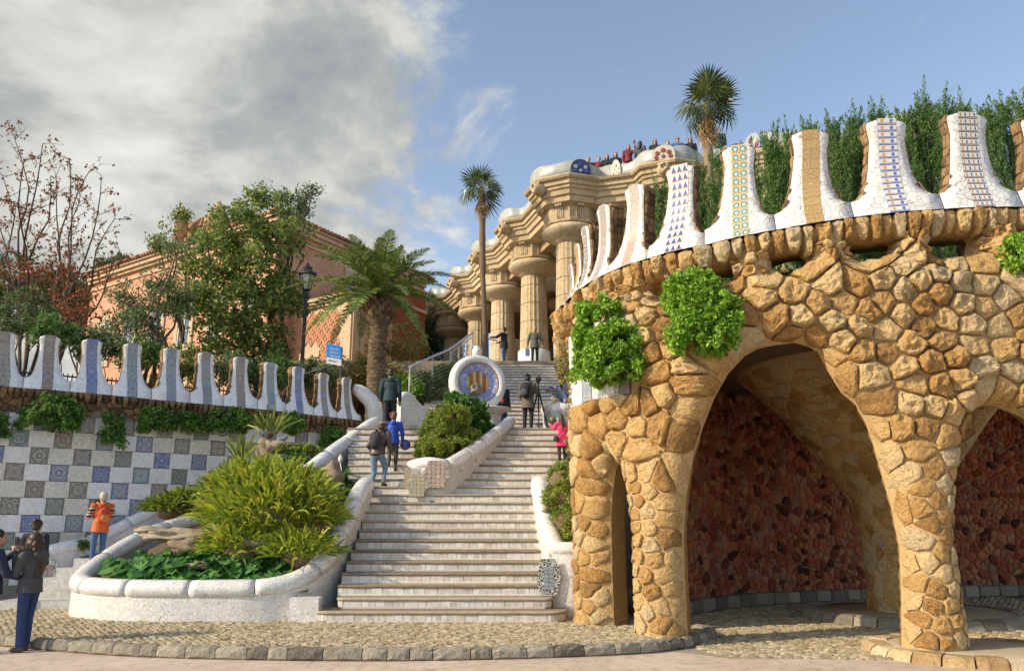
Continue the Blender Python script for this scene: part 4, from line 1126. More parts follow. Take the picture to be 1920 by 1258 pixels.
def build_facade():
    vs, fs = REG.tri(.085); P = np.array(vs); h = hd(P); n = len(vs)
    nz = np.array([noise.noise(Vector((a*3, b*3, 0)))*.03 + noise.noise(Vector((a*9, b*9, 4)))*.012 for a, b in vs])
    V = [PV.at(a, b, k + (q if k > .05 else 0)) for (a, b), k, q in zip(vs, h, nz)] + [PV.at(a, b, -k) for (a, b), k in zip(vs, h)]
    mb = MB(); mb.add(V, [f for f in fs] + [tuple(n + i for i in f[::-1]) for f in fs])
    o = ARCO = mb.build('arcade', MORTAR, PAV, True)
    # stones: smaller on the pillars, big boulders above
    lo = (H(1086, 900)[0] + .1, -.1); hi = (sR, 6.2)
    zlow = H(1170, 752)[1]; s_w = H(1216, 700)[0]
    def ok(Q):
        Q = np.atleast_2d(Q); k = REG.inside(Q) & (Q[:, 1] < np.array([pz(q) for q in Q[:, 0]]) - .38) & (EDG.dist(Q) > .005)
        return k & ~((Q[:, 0] < s_w) & (Q[:, 1] > zlow)) & (Q[:, 0] > lo[0])
    def dens(Q): return np.where(Q[:, 1] < 2.6, 1.0, .85)
    sd1 = relax_seeds(lambda Q: ok(Q) & (Q[:, 1] < 2.35), 240, lo, (hi[0], 2.35), None, 10, np.random.default_rng(21))
    sd2 = relax_seeds(lambda Q: ok(Q) & (Q[:, 1] > 2.5), 185, (lo[0], 2.5), hi, None, 10, np.random.default_rng(22))
    sd = np.concatenate([sd1, sd2])
    cells = voronoi(sd, (lo[0] - .1, -.12), hi, 60)
    def hf(c): return .03 + .02*R.random() if c[1] < 2.4 else .05 + .115*min(1, (c[1] - 2.2)/1.5)*R.random()**.7
    R = random.Random(4)
    def far(c): return math.hypot(c[0] - H(1700, 700)[0], 0)
    add_stones('stone', cells, sd, psurf, hf, STONE, o, lambda p: bool(ok(p)[0]) , .016, 300, .42, far, .02)
    return o, ok
ARC, _ok = build_facade()
# soffit mass under the parapet and the row of corbel stones
mb = MB(); V = []; S_ = np.linspace(.2, sR, 150); prof = [(-.30, -.02), (.40, -.02), (.44, -.12), (.36, -.26), (.20, -.34), (-.30, -.34)]; m = len(prof)
for s in S_:
    for k, (a, z) in enumerate(prof):
        j = noise.noise(Vector((s*4, k*1.3, 2)))*.05; V.append(PV.at(s, pz(s) + z + (j if k > 1 else 0), a + (j if k > 0 else 0)))
F = [(i*m + k, i*m + (k + 1) % m, (i + 1)*m + (k + 1) % m, (i + 1)*m + k) for i in range(len(S_) - 1) for k in range(m)]
mb.add(V, F, 0, True); mb.build('cornice', MORTAR, PAV, True)
corbels(PAV, PV, .4, sR, pz, .43, STONE, 9, (.14, .24), (.26, .44))
regC = Region([[(s, pz(s) - .28) for s in np.linspace(.5, sR, 60)] + [(s, pz(s) - .62) for s in np.linspace(sR, .5, 60)]])
sd = relax_seeds(lambda Q: regC.inside(Q) & REG.inside(Q), 110, (.5, 4.9), (sR, 6.4), None, 4, np.random.default_rng(6))
cl = voronoi(sd, (.4, 4.8), (sR, 6.5), 110, lambda Q: regC.inside(Q) & REG.inside(Q), .1)
add_stones('corbel_stone', cl, sd, lambda u, v, o: PV.at(u, v, max(.24 if u > S_SIDE + .6 else .1, float(hd([(u, v)])[0])) + .04 + o), lambda c: .09, STONE, PAV, lambda p: bool(regC.inside(p)[0] and REG.inside(p)[0]), .008, 150, .5)
# merlons
P_TOPS = [(1077, 488, 4, 0), (1084, 455, 6, 0), (1096, 425, 9, 1), (1130, 385, 12, 2), (1189, 347, 18, 3), (1274, 310, 26, 4), (1384, 273, 31, 5), (1518, 245, 35, 6), (1660, 224, 38, 7), (1811, 212, 37, 8), (1950, 222, 37, 9)]
P_VAL = [(1062, 572), (1072, 560), (1086, 543), (1108, 524), (1148, 499), (1220, 468), (1322, 435), (1450, 405), (1592, 383), (1757, 367), (1902, 362), (2035, 364)]
TRI = trimat('triangle_tile', (.64, .63, .60), (.05, .07, .22), (.42, .24, .10)); WAV = wavemat('wave_tile')
GOLD = ornate('gold_tile', [(.42, .24, .03), (.58, .42, .15), (.20, .09, .015), (.50, .32, .07)], 4.2, True, 2)
BLUO = stripemat('blue_orange_tile', (.05, .09, .36), (.56, .34, .12), (.10, .16, .44), 2.0)
BROS = stripemat('brown_blue_tile', (.07, .03, .03), (.48, .24, .07), (.07, .12, .36), 4.0)
PINK = ornate('pink_tile', [(.46, .34, .27), (.36, .14, .09), (.46, .38, .30), (.06, .09, .07), (.50, .42, .34)], 2.6, True, 4)
LACE = ornate('lace_tile', [(.34, .31, .29), (.15, .15, .20), (.46, .40, .33), (.36, .20, .15)], 2.6, True, 6)
CHKM = ornate('check_tile', [(.08, .09, .11), (.50, .49, .46), (.14, .14, .15), (.52, .50, .47)], 2.2, False, 8)
PMAT = [LACE, GOLD, CHKM, LACE, PINK, TRI, WAV, GOLD, BLUO, BROS, GOLD]
PROW = [8, 8, 16, 10, 12, 11, 12, 10, 15, 15, 10]
pv_ = [H(x, y, OV - .1) for x, y in P_VAL]; pt_ = [H(x, y, OV - .12) for x, y, _, _ in P_TOPS]
for i, (x, y, hw, k) in enumerate(P_TOPS):
    s0, s1 = pv_[i][0], pv_[i + 1][0]
    if s1 - s0 < .1: continue
    w0 = abs(H(x + hw, y, OV - .12)[0] - H(x - hw, y, OV - .12)[0])/2
    w0 = min(max(w0, .17), (s1 - s0)*.32)
    sc = min(max(pt_[i][0], s0 + w0), s1 - w0)
    merlon(PAV, PV, s0, s1, pz(s0), pz(s1), (pv_[i][1] + pv_[i + 1][1])/2, sc, pt_[i][1], w0, WP, PMAT[i], (.24, .24, .24, .30, .34, .36)[i] if i <= 5 else .20, .20, OV - .14, 300 + i, True, STONE_B, None, PROW[i], (-1, 1), .60 if i == 5 else .46)
# white tiled band over the left pillars and the tiled side by the stairs
zlow = H(1170, 752)[1]; s_w = H(1214, 690)[0]; s_e = H(1090, 900)[0] + .16
rowh = .44; n = 0; R = random.Random(3); orgP = root_loc(PAV)
z = zlow; r = 0
def wpanel(u0, u1, z0, z1, kind):
    g = .006; mb = MB(); k = 3
    for gg in (g,):
        V = [];
        for j in range(k + 1):
            u = u0 + gg + (u1 - u0 - 2*gg)*j/k
            hh = float(hd([(u, (z0 + z1)/2)])[0]) if u < S_SIDE + .9 else RP
            for (zz, o) in ((z0, hh - .06), (z0 + gg, hh + .05), (z1 - gg, hh + .05), (z1, hh - .06)): V.append(PV.at(u, zz, o))
        F = [(j*4 + q, j*4 + q + 1, (j + 1)*4 + q + 1, (j + 1)*4 + q) for j in range(k) for q in range(3)] + [(0, 1, 2, 3), tuple(k*4 + q for q in range(4))]
        uv = [((j/k, 0), (j/k, 1), ((j + 1)/k, 1), ((j + 1)/k, 0)) for j in range(k) for q in range(3)] + [((0, 0),)*4]*2
        mb.add(V, F, 0, False, uv)
    nm = 'mosaic_tile' if kind else 'white_panel'
    link(nm, fixnormals(mb.mesh(nm, ORN[(1, 5, 3, 0)[R.randrange(4)]] if kind else WP, orgP)), PAV)
u_rows = []
for r in range(-8, 5):
    z0 = zlow + rowh*r; u = .25 + (.0 if r % 2 else .42); j = r % 2
    while u < s_w:
        w = .30 if j % 2 else .62; e = min(u + w, s_w if r >= 0 else s_e)
        if e - u > .06 and z0 + rowh < 5.35 and z0 > -.05: wpanel(u, e, z0, z0 + rowh, j % 2)
        u += w; j += 1
        if u >= (s_w if r >= 0 else s_e): break
# roof bed, vault, inner column, back wall
mb = MB()
ins = [PV.at(s, 4.62, -.25) for s in np.linspace(.3, sR, 60)]
mb.prism([tuple(p) for p in ins] + [(17, 13, 4.62), (17, 24, 4.62), (2.0, 24, 4.62)], (0, 0, .16), 0)
mb.build('roof_bed', EARTH, PAV, True)
CC = Vector((7.43, 15.8, 0))
CPROF = [(.68, -.12), (.63, .5), (.62, 1.1), (.66, 1.6), (.78, 2.05), (1.0, 2.45), (1.35, 2.95), (1.75, 3.5), (2.2, 4.05), (2.65, 4.5), (3.0, 4.7)]
mb = MB(); mb.lathe(CC, CPROF, 48); ICO = mb.build('inner_column', MORTAR, PAV)
cz = [z for _, z in CPROF]; cr = [r for r, _ in CPROF]
def csurf(u, v, o):
    r = float(np.interp(v, cz, cr)) + o; return CC + Vector((r*math.cos(u), r*math.sin(u), v))
regI = lambda Q: (Q[:, 1] > -.1) & (Q[:, 1] < 4.5)
sd = relax_seeds(regI, 210, (math.pi*.72, -.08), (math.pi*1.75, 4.5), lambda Q: np.interp(Q[:, 1], cz, cr)/3, 3, np.random.default_rng(8))
sd2 = sd*np.array([1.0, 1.0])
def csurf2(u, v, o): return csurf(u, v, o)
add_stones('stone', voronoi(sd, (math.pi*.7, -.1), (math.pi*1.77, 4.55)), sd, csurf2, lambda c: .03, STONE, ICO, None, .014, 300, .4)
GW = Curtain([(2.3, 14.9), (2.9, 16.0), (3.6, 17.0), (4.9, 18.2), (6.7, 19.15), (9.5, 20.2), (12.9, 20.9), (16, 20.2)], 1, 300)
gw = thing('grotto_wall', 'dark red rubble wall curving round the shaded grotto behind the arches', 'wall', (6, 19, -.1))
mb = MB(); V = []; S_ = np.linspace(0, GW.L, 80)
for s in S_:
    for z in np.linspace(-.15, 4.75, 14): V.append(GW.at(s, z, -.02*(z - 2)**2*.2))
F = [(i*14 + k, i*14 + k + 1, (i + 1)*14 + k + 1, (i + 1)*14 + k) for i in range(79) for k in range(13)]
mb.add(V, F); mb.build('wall_face', MORTAR_R, gw)
gs0, gs1 = .6, GW.L*.93
sd = relax_seeds(lambda Q: Q[:, 1] > .15, 2100, (gs0, .15), (gs1, 4.5), None, 4, np.random.default_rng(14))
cl = voronoi(sd, (gs0, .12), (gs1, 4.6))
add_stones('stone', cl, sd, lambda u, v, o: GW.at(u, v, o + .0), lambda c: .035, STONE_R, gw, None, .012, 300, .45, lambda c: math.hypot(c[0] - 5.0, (c[1] - 2)*1.5), .01, ((1.0, 0), (.95, .6), (.7, 1.0)))
q = .5; R = random.Random(2)
while q < GW.L - 1:
    w = R.uniform(.35, .6); mb = MB(); a, b = GW.at(q + .01, 0, .14), GW.at(q + w - .01, 0, .14); d = (b - a); mb.box((a + b)/2 + Vector((0, 0, .03)), (d.length, .34, .26 + R.uniform(-.02, .02)), 0, math.atan2(d.y, d.x), None, .03)
    link('kerb_stone', mb.mesh('kerb_stone', STONE_G, root_loc(gw)), gw); q += w
def ring_kerb(name, label, c, r, zt, zb, n, wd=.3, a0=0, a1=2*math.pi, mat=None):
    t = thing(name, label, 'stone ring', (c[0], c[1], zb)); org = root_loc(t); R = random.Random(n)
    mb = MB(); mb.lathe((c[0], c[1], 0), [(r - wd*.5, zb), (r - wd*.5, zt - .02), (r*.5, zt - .012), (.001, zt - .012)], 40); mb.build('ring_bed', COBBLE, t)
    for i in range(n):
        b0, b1 = a0 + (a1 - a0)*i/n + .012/r, a0 + (a1 - a0)*(i + 1)/n - .012/r; V = []; k = 3
        j = R.uniform(-.012, .012)
        prof = [(r - wd, zb), (r - wd, zt + j - .01), (r - wd + .04, zt + j), (r - .07, zt + j), (r - .015, zt + j - .035), (r + .03, zb)]
        m = len(prof)
        for q in range(k + 1):
            a = b0 + (b1 - b0)*q/k
            for (rr, z) in prof:
                nn = noise.noise(Vector((a*9, z*20, rr*5)))*.018; V.append((c[0] + (rr + nn)*math.cos(a), c[1] + (rr + nn)*math.sin(a), z + nn*.6))
        F = [(q*m + p, q*m + (p + 1) % m, (q + 1)*m + (p + 1) % m, (q + 1)*m + p) for q in range(k) for p in range(m)] + [tuple(range(m)), tuple(k*m + p for p in range(m))]
        mb = MB(); mb.add(V, F, 0, False); link('kerb_stone', fixnormals(mb.mesh('kerb_stone', mat or STONE_G, org)), t)
ring_kerb('stone_ring', 'low stone ring round the foot of the inner grotto column', (7.6, 15.9), 2.0, .06, -.10, 30)
ring_kerb('stone_ring', 'pale stone ring at the road round the brightest front pillar', (6.3, 11.75), 1.32, -.005, -.13, 22, .3, 0, 2*math.pi, STONE_L)
# ------------------------------------------------------------------ columned hall
ZC = 15.75
COLS = [(-3.8, 50.2), (-2.0, 45.6), (-.5, 41.2), (1.05, 36.9), (2.5, 32.3), (6.6, 30.95), (10.8, 29.6), (15.0, 28.3)]
HALL = thing('columned_hall', 'sandstone hall of thick fluted columns with a zigzag cornice at the top of the stairs', 'hall', (2.5, 36, ZT))
OCT = [(1.97, ZC), (1.99, ZC - .06), (1.93, ZC - .15), (1.80, ZC - .20), (1.79, ZC - .36), (1.70, ZC - .40), (1.69, ZC - .50), (1.60, ZC - .56), (1.56, ZC - .74), (1.46, ZC - .78), (1.43, ZC - 1.0), (1.30, ZC - 1.04), (1.14, ZC - 1.1), (1.12, ZC - 1.62), (1.18, ZC - 1.66), (1.18, ZC - 1.76), (1.05, ZC - 1.8)]
ECH = [(1.0, ZC - 1.78), (1.14, ZC - 1.84), (1.22, ZC - 1.95), (1.20, ZC - 2.06), (1.05, ZC - 2.2), (.80, ZC - 2.34), (.66, ZC - 2.42), (.62, ZC - 2.48)]
dl = Vector((-.31, .95, 0)).normalized(); dr = Vector((.95, -.31, 0)).normalized()
nl = Vector((-dl.y, dl.x, 0)); nr_ = Vector((-.31, -.95, 0)).normalized()
a_l = math.atan2(dl.y, dl.x)
def column(c, z0, z1, mat, parent, rb=.70, rt=.60, name='column', base=True):
    h = z1 - z0; prof = [(rb + .05, z0), (rb + .04, z0 + .12), (rb, z0 + .16)] + [(rb + (rt - rb)*k/6, z0 + .16 + (h - .16)*k/6) for k in range(1, 7)]
    mb = MB(); mb.lathe((c[0], c[1], 0), prof, 96, 0, False, None, lambda q: 1 - .055*abs(math.sin(q*10))**.6)
    o = mb.build(name, mat, parent)
    R = random.Random(int(c[1]*10)); zz = z0 + .9
    jm = MB()
    while zz < z1 - .4:                                      # joints between the drums
        r = rb + (rt - rb)*(zz - z0)/h; jm.lathe((c[0], c[1], 0), [(r*.985, zz), (r*1.006, zz + .006), (r*.985, zz + .012)], 48); zz += R.uniform(.75, .9)
    jm.build('drum_joint', SAND_D, o)
    return o
for i, c in enumerate(COLS):
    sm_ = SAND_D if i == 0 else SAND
    ph = a_l + math.pi/8
    mb = MB(); mb.lathe((c[0], c[1], 0), OCT[::-1], 8, 0, False, None, None, ph); en = mb.build('cornice_block', sm_, HALL, True)
    mb = MB()
    for f in range(8):                                      # drops and upright ribs on each face
        a = ph + math.pi/8 + f*math.pi/4; t = Vector((-math.sin(a), math.cos(a), 0)); n = Vector((math.cos(a), math.sin(a), 0)); ap = math.cos(math.pi/8)
        for k in (-1.5, -.5, .5, 1.5):
            mb.box(Vector((c[0], c[1], ZC - 1.38)) + n*(1.12*ap + .02) + t*(k*.085), (.06, .045, .46), 0, a)
            mb.box(Vector((c[0], c[1], ZC - 1.09)) + n*(1.36*ap) + t*(k*.075), (.05, .04, .10), 0, a)
    mb.build('ribs', sm_, en)
    mb = MB(); mb.lathe((c[0], c[1], 0), ECH[::-1], 40); mb.build('capital', sm_, HALL, True)
    column(c, ZT - .02, ZC - 2.4, sm_, HALL)
    if i in (3, 4):
        mb = MB(); mb.lathe((c[0], c[1], 0), [(.78, ZT), (.77, ZT + 1.25), (.70, ZT + 1.28)], 40); mb.build('tiled_base', WL, HALL)
    # lion head spout
    a = math.atan2(-.62, -.78) if i <= 4 else math.atan2(-.95, -.31); n = Vector((math.cos(a), math.sin(a), 0)); p = Vector((c[0], c[1], ZC - .38)) + n*1.74
    lh = MB(); lh.lathe(p - n*.12, [(.30, -.02), (.31, .08), (.27, .2), (.22, .34), (.17, .46), (.11, .47), (.09, .40), (.001, .36)], 18, 0, True, n)
    t = Vector((-n.y, n.x, 0))
    for sgn in (-1, 1): lh.ball(p + n*.16 + t*(.17*sgn) + Vector((0, 0, .17)), .075, 8, 6); lh.ball(p + n*.30 + t*(.10*sgn) + Vector((0, 0, .12)), .05, 8, 6)
    lh.ball(p + n*.36 + Vector((0, 0, .10)), (.07, .07, .06), 8, 6); lh.ball(p + n*.26 - Vector((0, 0, .19)), (.10, .10, .09), 8, 6)
    lh.build('lion_head', sm_, HALL)
def beam(c0, c1, n, mat):
    prof = [(r - .82, z) for r, z in OCT[1:13]] + [(-.5, ZC - 1.15), (-.5, ZC)]
    mb = MB(); V = []; m = len(prof)
    for c in (c0, c1):
        for o, z in prof: V.append(Vector((c[0], c[1], z)) + n*o)
    F = [(k, (k + 1) % m, m + (k + 1) % m, m + k) for k in range(m)] + [tuple(range(m)), tuple(m + k for k in range(m))]
    mb.add(V, F, 0, False); mb.build('beam', mat, HALL, True)
for i in range(7):
    d = Vector((COLS[i + 1][0] - COLS[i][0], COLS[i + 1][1] - COLS[i][1], 0)).normalized(); n = Vector((d.y, -d.x, 0))
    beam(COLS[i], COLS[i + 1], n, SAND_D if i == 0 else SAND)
# inner columns and ceiling
for j in (1, 2):
    for i in range(1, 7):
        c = Vector((*COLS[i], 0)) + Vector((4.1*j*.9, 2.0*j*1.0 + (2.2*j if i > 4 else 0), 0)) if i < 4 else Vector((*COLS[i], 0)) + Vector((1.5*j, 4.5*j, 0))
        if c.x > 13.5: continue
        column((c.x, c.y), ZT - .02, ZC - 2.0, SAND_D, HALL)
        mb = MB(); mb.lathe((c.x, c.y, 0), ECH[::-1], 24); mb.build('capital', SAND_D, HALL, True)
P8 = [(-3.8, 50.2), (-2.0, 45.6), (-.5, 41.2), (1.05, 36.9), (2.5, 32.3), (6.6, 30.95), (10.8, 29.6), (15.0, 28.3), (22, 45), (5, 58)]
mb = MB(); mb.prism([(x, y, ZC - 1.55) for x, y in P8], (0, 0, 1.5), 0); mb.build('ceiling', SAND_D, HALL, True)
mb = MB()
for i in range(1, 7):
    c0 = (Vector((*COLS[i], 0)) + Vector((*COLS[i + 1], 0)))/2 + Vector((1.6, 1.6, 0)); mb.ball((c0.x, c0.y, ZC - 1.5), (1.5, 1.5, .35), 20, 10)
mb.build('ceiling_domes', WG, HALL)
mb = MB(); bw = [Vector((-1.0, 57, 0)), Vector((5, 52, 0)), Vector((12, 46, 0)), Vector((17, 40, 0)), Vector((20, 33, 0))]
for a, b in zip(bw, bw[1:]): mb.prism([a + Vector((0, 0, ZT - .1)), b + Vector((0, 0, ZT - .1)), b + Vector((.3, .5, ZT - .1)), a + Vector((.3, .5, ZT - .1))], (0, 0, 7), 0)
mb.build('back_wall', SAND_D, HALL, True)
# wavy bench along the edge of the roof
bp = []
for i, c in enumerate(COLS):
    C0 = Vector((*c, ZC))
    if i < 4: arc = [(-58 + 29*k) for k in range(5)]; b = math.atan2(nl.y, nl.x)
    elif i == 4: arc = [-58, -30, 0, 25, 50, 80, 105, 122]; b = math.atan2(nl.y, nl.x)
    else: arc = [(-58 + 29*k) for k in range(5)]; b = math.atan2(nr_.y, nr_.x)
    for a in arc: q = b + math.radians(a); bp.append(C0 + Vector((math.cos(q), math.sin(q), 0))*1.66)
BP = spline(bp, 420)
def bench_h(k): return .60 + .06*math.sin(k*.35)
BEN = thing('wavy_bench', 'white mosaic wavy bench parapet along the roof of the columned hall', 'bench', tuple(BP[200]))
mb = MB(); V = []; m = 6; nb = len(BP)
BN = []
for i, p in enumerate(BP):
    t = (BP[min(i + 1, nb - 1)] - BP[max(i - 1, 0)]).normalized(); n = Vector((t.y, -t.x, 0)); BN.append(n); h = bench_h(i)
    for o, z in ((0.10, .0), (.03, .3), (.07, h - .03), (.04, h), (-.05, h), (-.12, 0)): V.append(p + n*o + Vector((0, 0, z)))
F = [(i*m + k, i*m + (k + 1) % m, (i + 1)*m + (k + 1) % m, (i + 1)*m + k) for i in range(nb - 1) for k in range(m)]
mb.add(V, F); mb.build('parapet', trencadis('bench_mosaic', (.38, .41, .38), 7, .04, (.38, .38, .31)), BEN, True)
def bench_panel(px, wd, top, mats):
    j = min(range(nb), key=lambda i: abs(960 + FPX*BP[i].x/(BP[i].y*_c + (ZC - 1.6)*_s) - px) + (0 if BP[i].y < 36 else 500))
    t = (BP[min(j + 1, nb - 1)] - BP[j - 1]).normalized(); n = BN[j]; c = BP[j] + n*.13 + Vector((0, 0, .04)); z = Vector((0, 0, 1))
    mb = MB(); P = [c + t*(-wd)] + [c + t*(-wd*math.cos(math.pi*k/14)) + z*(top*(.35 + .65*math.sin(math.pi*k/14))) for k in range(15)] + [c + t*wd]
    mb.prism(P, -n*.14, 0); f = mb.build('mosaic_panel', mats[0], BEN, True)
    for (a, b, r, mi) in ((0, .62, .17, 1), (-.5, .45, .16, 2), (.5, .45, .16, 2), (-.62, .16, .15, 1), (.62, .16, .15, 1), (0, .2, .13, 2)):
        q = c + t*(a*wd) + z*(b*top) + n*.0; mb = MB(); mb.lathe(q, [(.001, .03), (r*wd*1.25, .025), (r*wd*1.35, 0)], 12, 0, False, n)
        mb.build('petal', mats[mi], f)
BLU = plain('blue_glaze', (.05, .08, .28), .3); MAR = plain('maroon_glaze', (.20, .05, .045), .3); CRM = plain('cream_glaze', (.50, .46, .36), .35); DKB = plain('dark_blue_glaze', (.04, .055, .12), .3); GRB = plain('grey_blue_glaze', (.32, .38, .46), .3)
bench_panel(1086, .42, .64, (DKB, BLU, GRB)); bench_panel(1245, .46, .62, (CRM, MAR, MAR)); bench_panel(1415, .55, .76, (GRB, MAR, CRM)); bench_panel(1380, .35, .66, (BLU, GRB, BLU)); bench_panel(1008, .22, .62, (CRM, CRM, MAR)); bench_panel(1157, .2, .75, (CRM, MAR, CRM))
# ------------------------------------------------------------------ pink house
PINK_W = rock('pink_render', [(.25, (.46, .22, .14)), (.5, (.57, .31, .20)), (.8, (.62, .38, .26))], 1.2, .9, .2, False, .01, .0)
RED_W = rock('red_render', [(.25, (.22, .065, .04)), (.5, (.30, .09, .055)), (.8, (.36, .13, .08))], 1.0, .9, .25, False, .01, .0)
CREAM = rock('cream_render', [(.25, (.46, .32, .20)), (.5, (.56, .41, .27)), (.8, (.62, .48, .33))], 1.5, .9, .2, False, .01, .0)
TERRA = rock('roof_tile', [(.25, (.20, .10, .06)), (.5, (.34, .18, .11)), (.8, (.44, .27, .17))], 6, .9, .4, False)
DIAM = plain('diamond_relief', (.50, .24, .13), .85)
U = Vector((-.82, .57, 0)).normalized(); Vv = Vector((.5, .86, 0)).normalized(); Zz = Vector((0, 0, 1))
NU = Vector((U.y, -U.x, 0))*-1; NU = Vector((-.57, -.82, 0)).normalized(); NV = Vector((.86, -.5, 0)).normalized()
K1 = Vector((-13.3, 42.6, 0)); K = Vector((-8.5, 41.0, 0)); ZB = 4.0
HS = thing('pink_house', 'pink house with diamond patterned wall, cream pilasters and tiled eaves behind the trees', 'house', (-13, 44, 7))
def slab(base, d1, l1, d2, l2, z0, z1, mat, name='wall', parent=None):
    mb = MB(); b = Vector((base.x, base.y, z0)); mb.prism([b, b + d1*l1, b + d1*l1 + d2*l2, b + d2*l2], Zz*(z1 - z0), 0); return mb.build(name, mat, parent or HS, True)
main = slab(K1, U, 20.0, Vv, 14, ZB, 18.5, PINK_W)
wing = slab(K, U, 5.6, Vv, 6.4, ZB, 13.75, CREAM)
slab(K - NV*.0 + Vv*.9 + NV*.01, Vv, 2.3, -NV, .3, ZB, 13.3, PINK_W, 'panel')
slab(K + Vv*3.4 + NV*.05, Vv, 3.0, -NV, 3, ZB, 15.3, RED_W, 'red_block')
mbx = slab(K + Vv*3.3 + NV*.13, Vv, 3.2, -NV, 3.2, 14.0, 14.2, CREAM, 'moulding'); slab(K + Vv*3.3 + NV*.13, Vv, 3.2, -NV, 3.2, 15.3, 15.42, CREAM, 'moulding')
for (o, w, pr) in ((0, .5, .10), (.55, .3, .18), (.90, .18, .08)):
    slab(K + Vv*o + NV*pr, Vv, w, -NV, pr + .2, ZB, 13.4, CREAM, 'pilaster')
slab(K + NU*.08 + U*.0, U, .75, -NU, .3, ZB, 13.4, CREAM, 'pilaster')
for z, t, pr in ((13.3, .14, .16), (13.44, .16, .26), (13.6, .18, .36)):
    slab(K + NU*pr + NV*pr - U*0, U, 5.8, -NU, pr + .3, z, z + t, CREAM, 'moulding'); slab(K + NU*pr + NV*pr, Vv, 3.4, -NV, pr + .3, z, z + t - .01, CREAM, 'moulding')
# diamond relief: frames and centres, one by one
def diamond_mesh():
    mb = MB(); a, b = .30, .36
    def P(k, o): return [U*(a*k) + NU*o, Zz*(b*k) + NU*o, -U*(a*k) + NU*o, -Zz*(b*k) + NU*o]
    o1, o2, i2 = P(.98, 0), P(.92, .05), P(.66, .05); i1 = P(.60, .0)
    L = [o1, o2, i2, i1]; V = sum(L, [])
    F = [(r*4 + k, r*4 + (k + 1) % 4, (r + 1)*4 + (k + 1) % 4, (r + 1)*4 + k) for r in range(3) for k in range(4)]
    mb.add(V, F, 0, False); c0, c1 = P(.40, 0), P(.32, .045); mb.add(c0 + c1, [(0, 1, 5, 4), (1, 2, 6, 5), (2, 3, 7, 6), (3, 0, 4, 7), (4, 5, 6, 7)], 0, False)
    return fixnormals(mb.mesh('diamond_relief', DIAM))
dm = diamond_mesh(); org = root_loc(HS)
for j in range(22):
    for i in range(9):
        p = K + U*(1.1 + i*.58 + (j % 2)*.29) + NU*.004 + Zz*(5.6 + j*.345)
        u = 1.1 + i*.58 + (j % 2)*.29; z = p.z
        if u > 5.3 or (2.35 < u < 4.0 and 7.2 < z < 11.2): continue
        link('diamond_relief', dm, HS, p - org)
def window(base, d, n, w, z0, z1, rows=3):
    b = Vector((base.x, base.y, 0)); f = MB(); c = b + Zz*((z0 + z1)/2)
    def bar(u0, u1, a0, a1, o, th): 
        q = [b + d*u0 + Zz*a0 + n*(o - th), b + d*u1 + Zz*a0 + n*(o - th), b + d*u1 + Zz*a1 + n*(o - th), b + d*u0 + Zz*a1 + n*(o - th)]; f.prism(q, n*th, 0)
    t = .10
    bar(-w/2, -w/2 + t, z0, z1, .06, .12); bar(w/2 - t, w/2, z0, z1, .06, .12); bar(-w/2, w/2, z1 - t, z1, .065, .12); bar(-w/2, w/2, z0, z0 + t, .065, .12); bar(-.03, .03, z0 + t, z1 - t, .05, .08)
    for k in range(1, rows): bar(-w/2 + t, w/2 - t, z0 + (z1 - z0)*k/rows - .025, z0 + (z1 - z0)*k/rows + .025, .045, .07)
    o = f.build('window', plain('white_frame', (.62, .60, .55), .5), HS, True)
    g = MB(); g.prism([b + d*(-w/2 + .05) + Zz*z0 + n*.004, b + d*(w/2 - .05) + Zz*z0 + n*.004, b + d*(w/2 - .05) + Zz*z1 + n*.004, b + d*(-w/2 + .05) + Zz*z1 + n*.004], n*.012, 0); g.build('pane', GLASS, o, True)
    s = MB(); 
    for (u0, u1, a0, a1) in ((-w/2 - .3, w/2 + .3, z1, z1 + .45), (-w/2 - .3, -w/2, z0 - .2, z1), (w/2, w/2 + .3, z0 - .2, z1), (-w/2 - .35, w/2 + .35, z0 - .3, z0)):
        s.prism([b + d*u0 + Zz*a0, b + d*u1 + Zz*a0, b + d*u1 + Zz*a1, b + d*u0 + Zz*a1], n*.10, 0)
    s.build('surround', CREAM, o, True)
window(K + U*3.15 + NU*.0, U, NU, 1.0, 7.6, 10.4)
for k in range(6): window(K1 + U*(2.0 + 3.1*k), U, NU, 1.25, 12.2, 15.0); window(K1 + U*(2.0 + 3.1*k), U, NU, 1.25, 7.6, 10.2)
window(K1 + Vv*6.5, Vv, NV, 1.1, 14.6, 17.0)
# lozenge window of the side
mb = MB(); c = K + Vv*2.0 + NV*.02 + Zz*9.9; mb.prism([c + Vv*.55, c + Zz*.95, c - Vv*.55, c - Zz*.95], NV*.05, 0); lo_ = mb.build('lozenge_window', IRON, HS, True)
mb = MB(); mb.prism([c + Vv*.42, c + Zz*.74, c - Vv*.42, c - Zz*.74], NV*.065, 0); mb.build('pane', plain('pale_glass', (.40, .44, .46), .15), lo_, True)
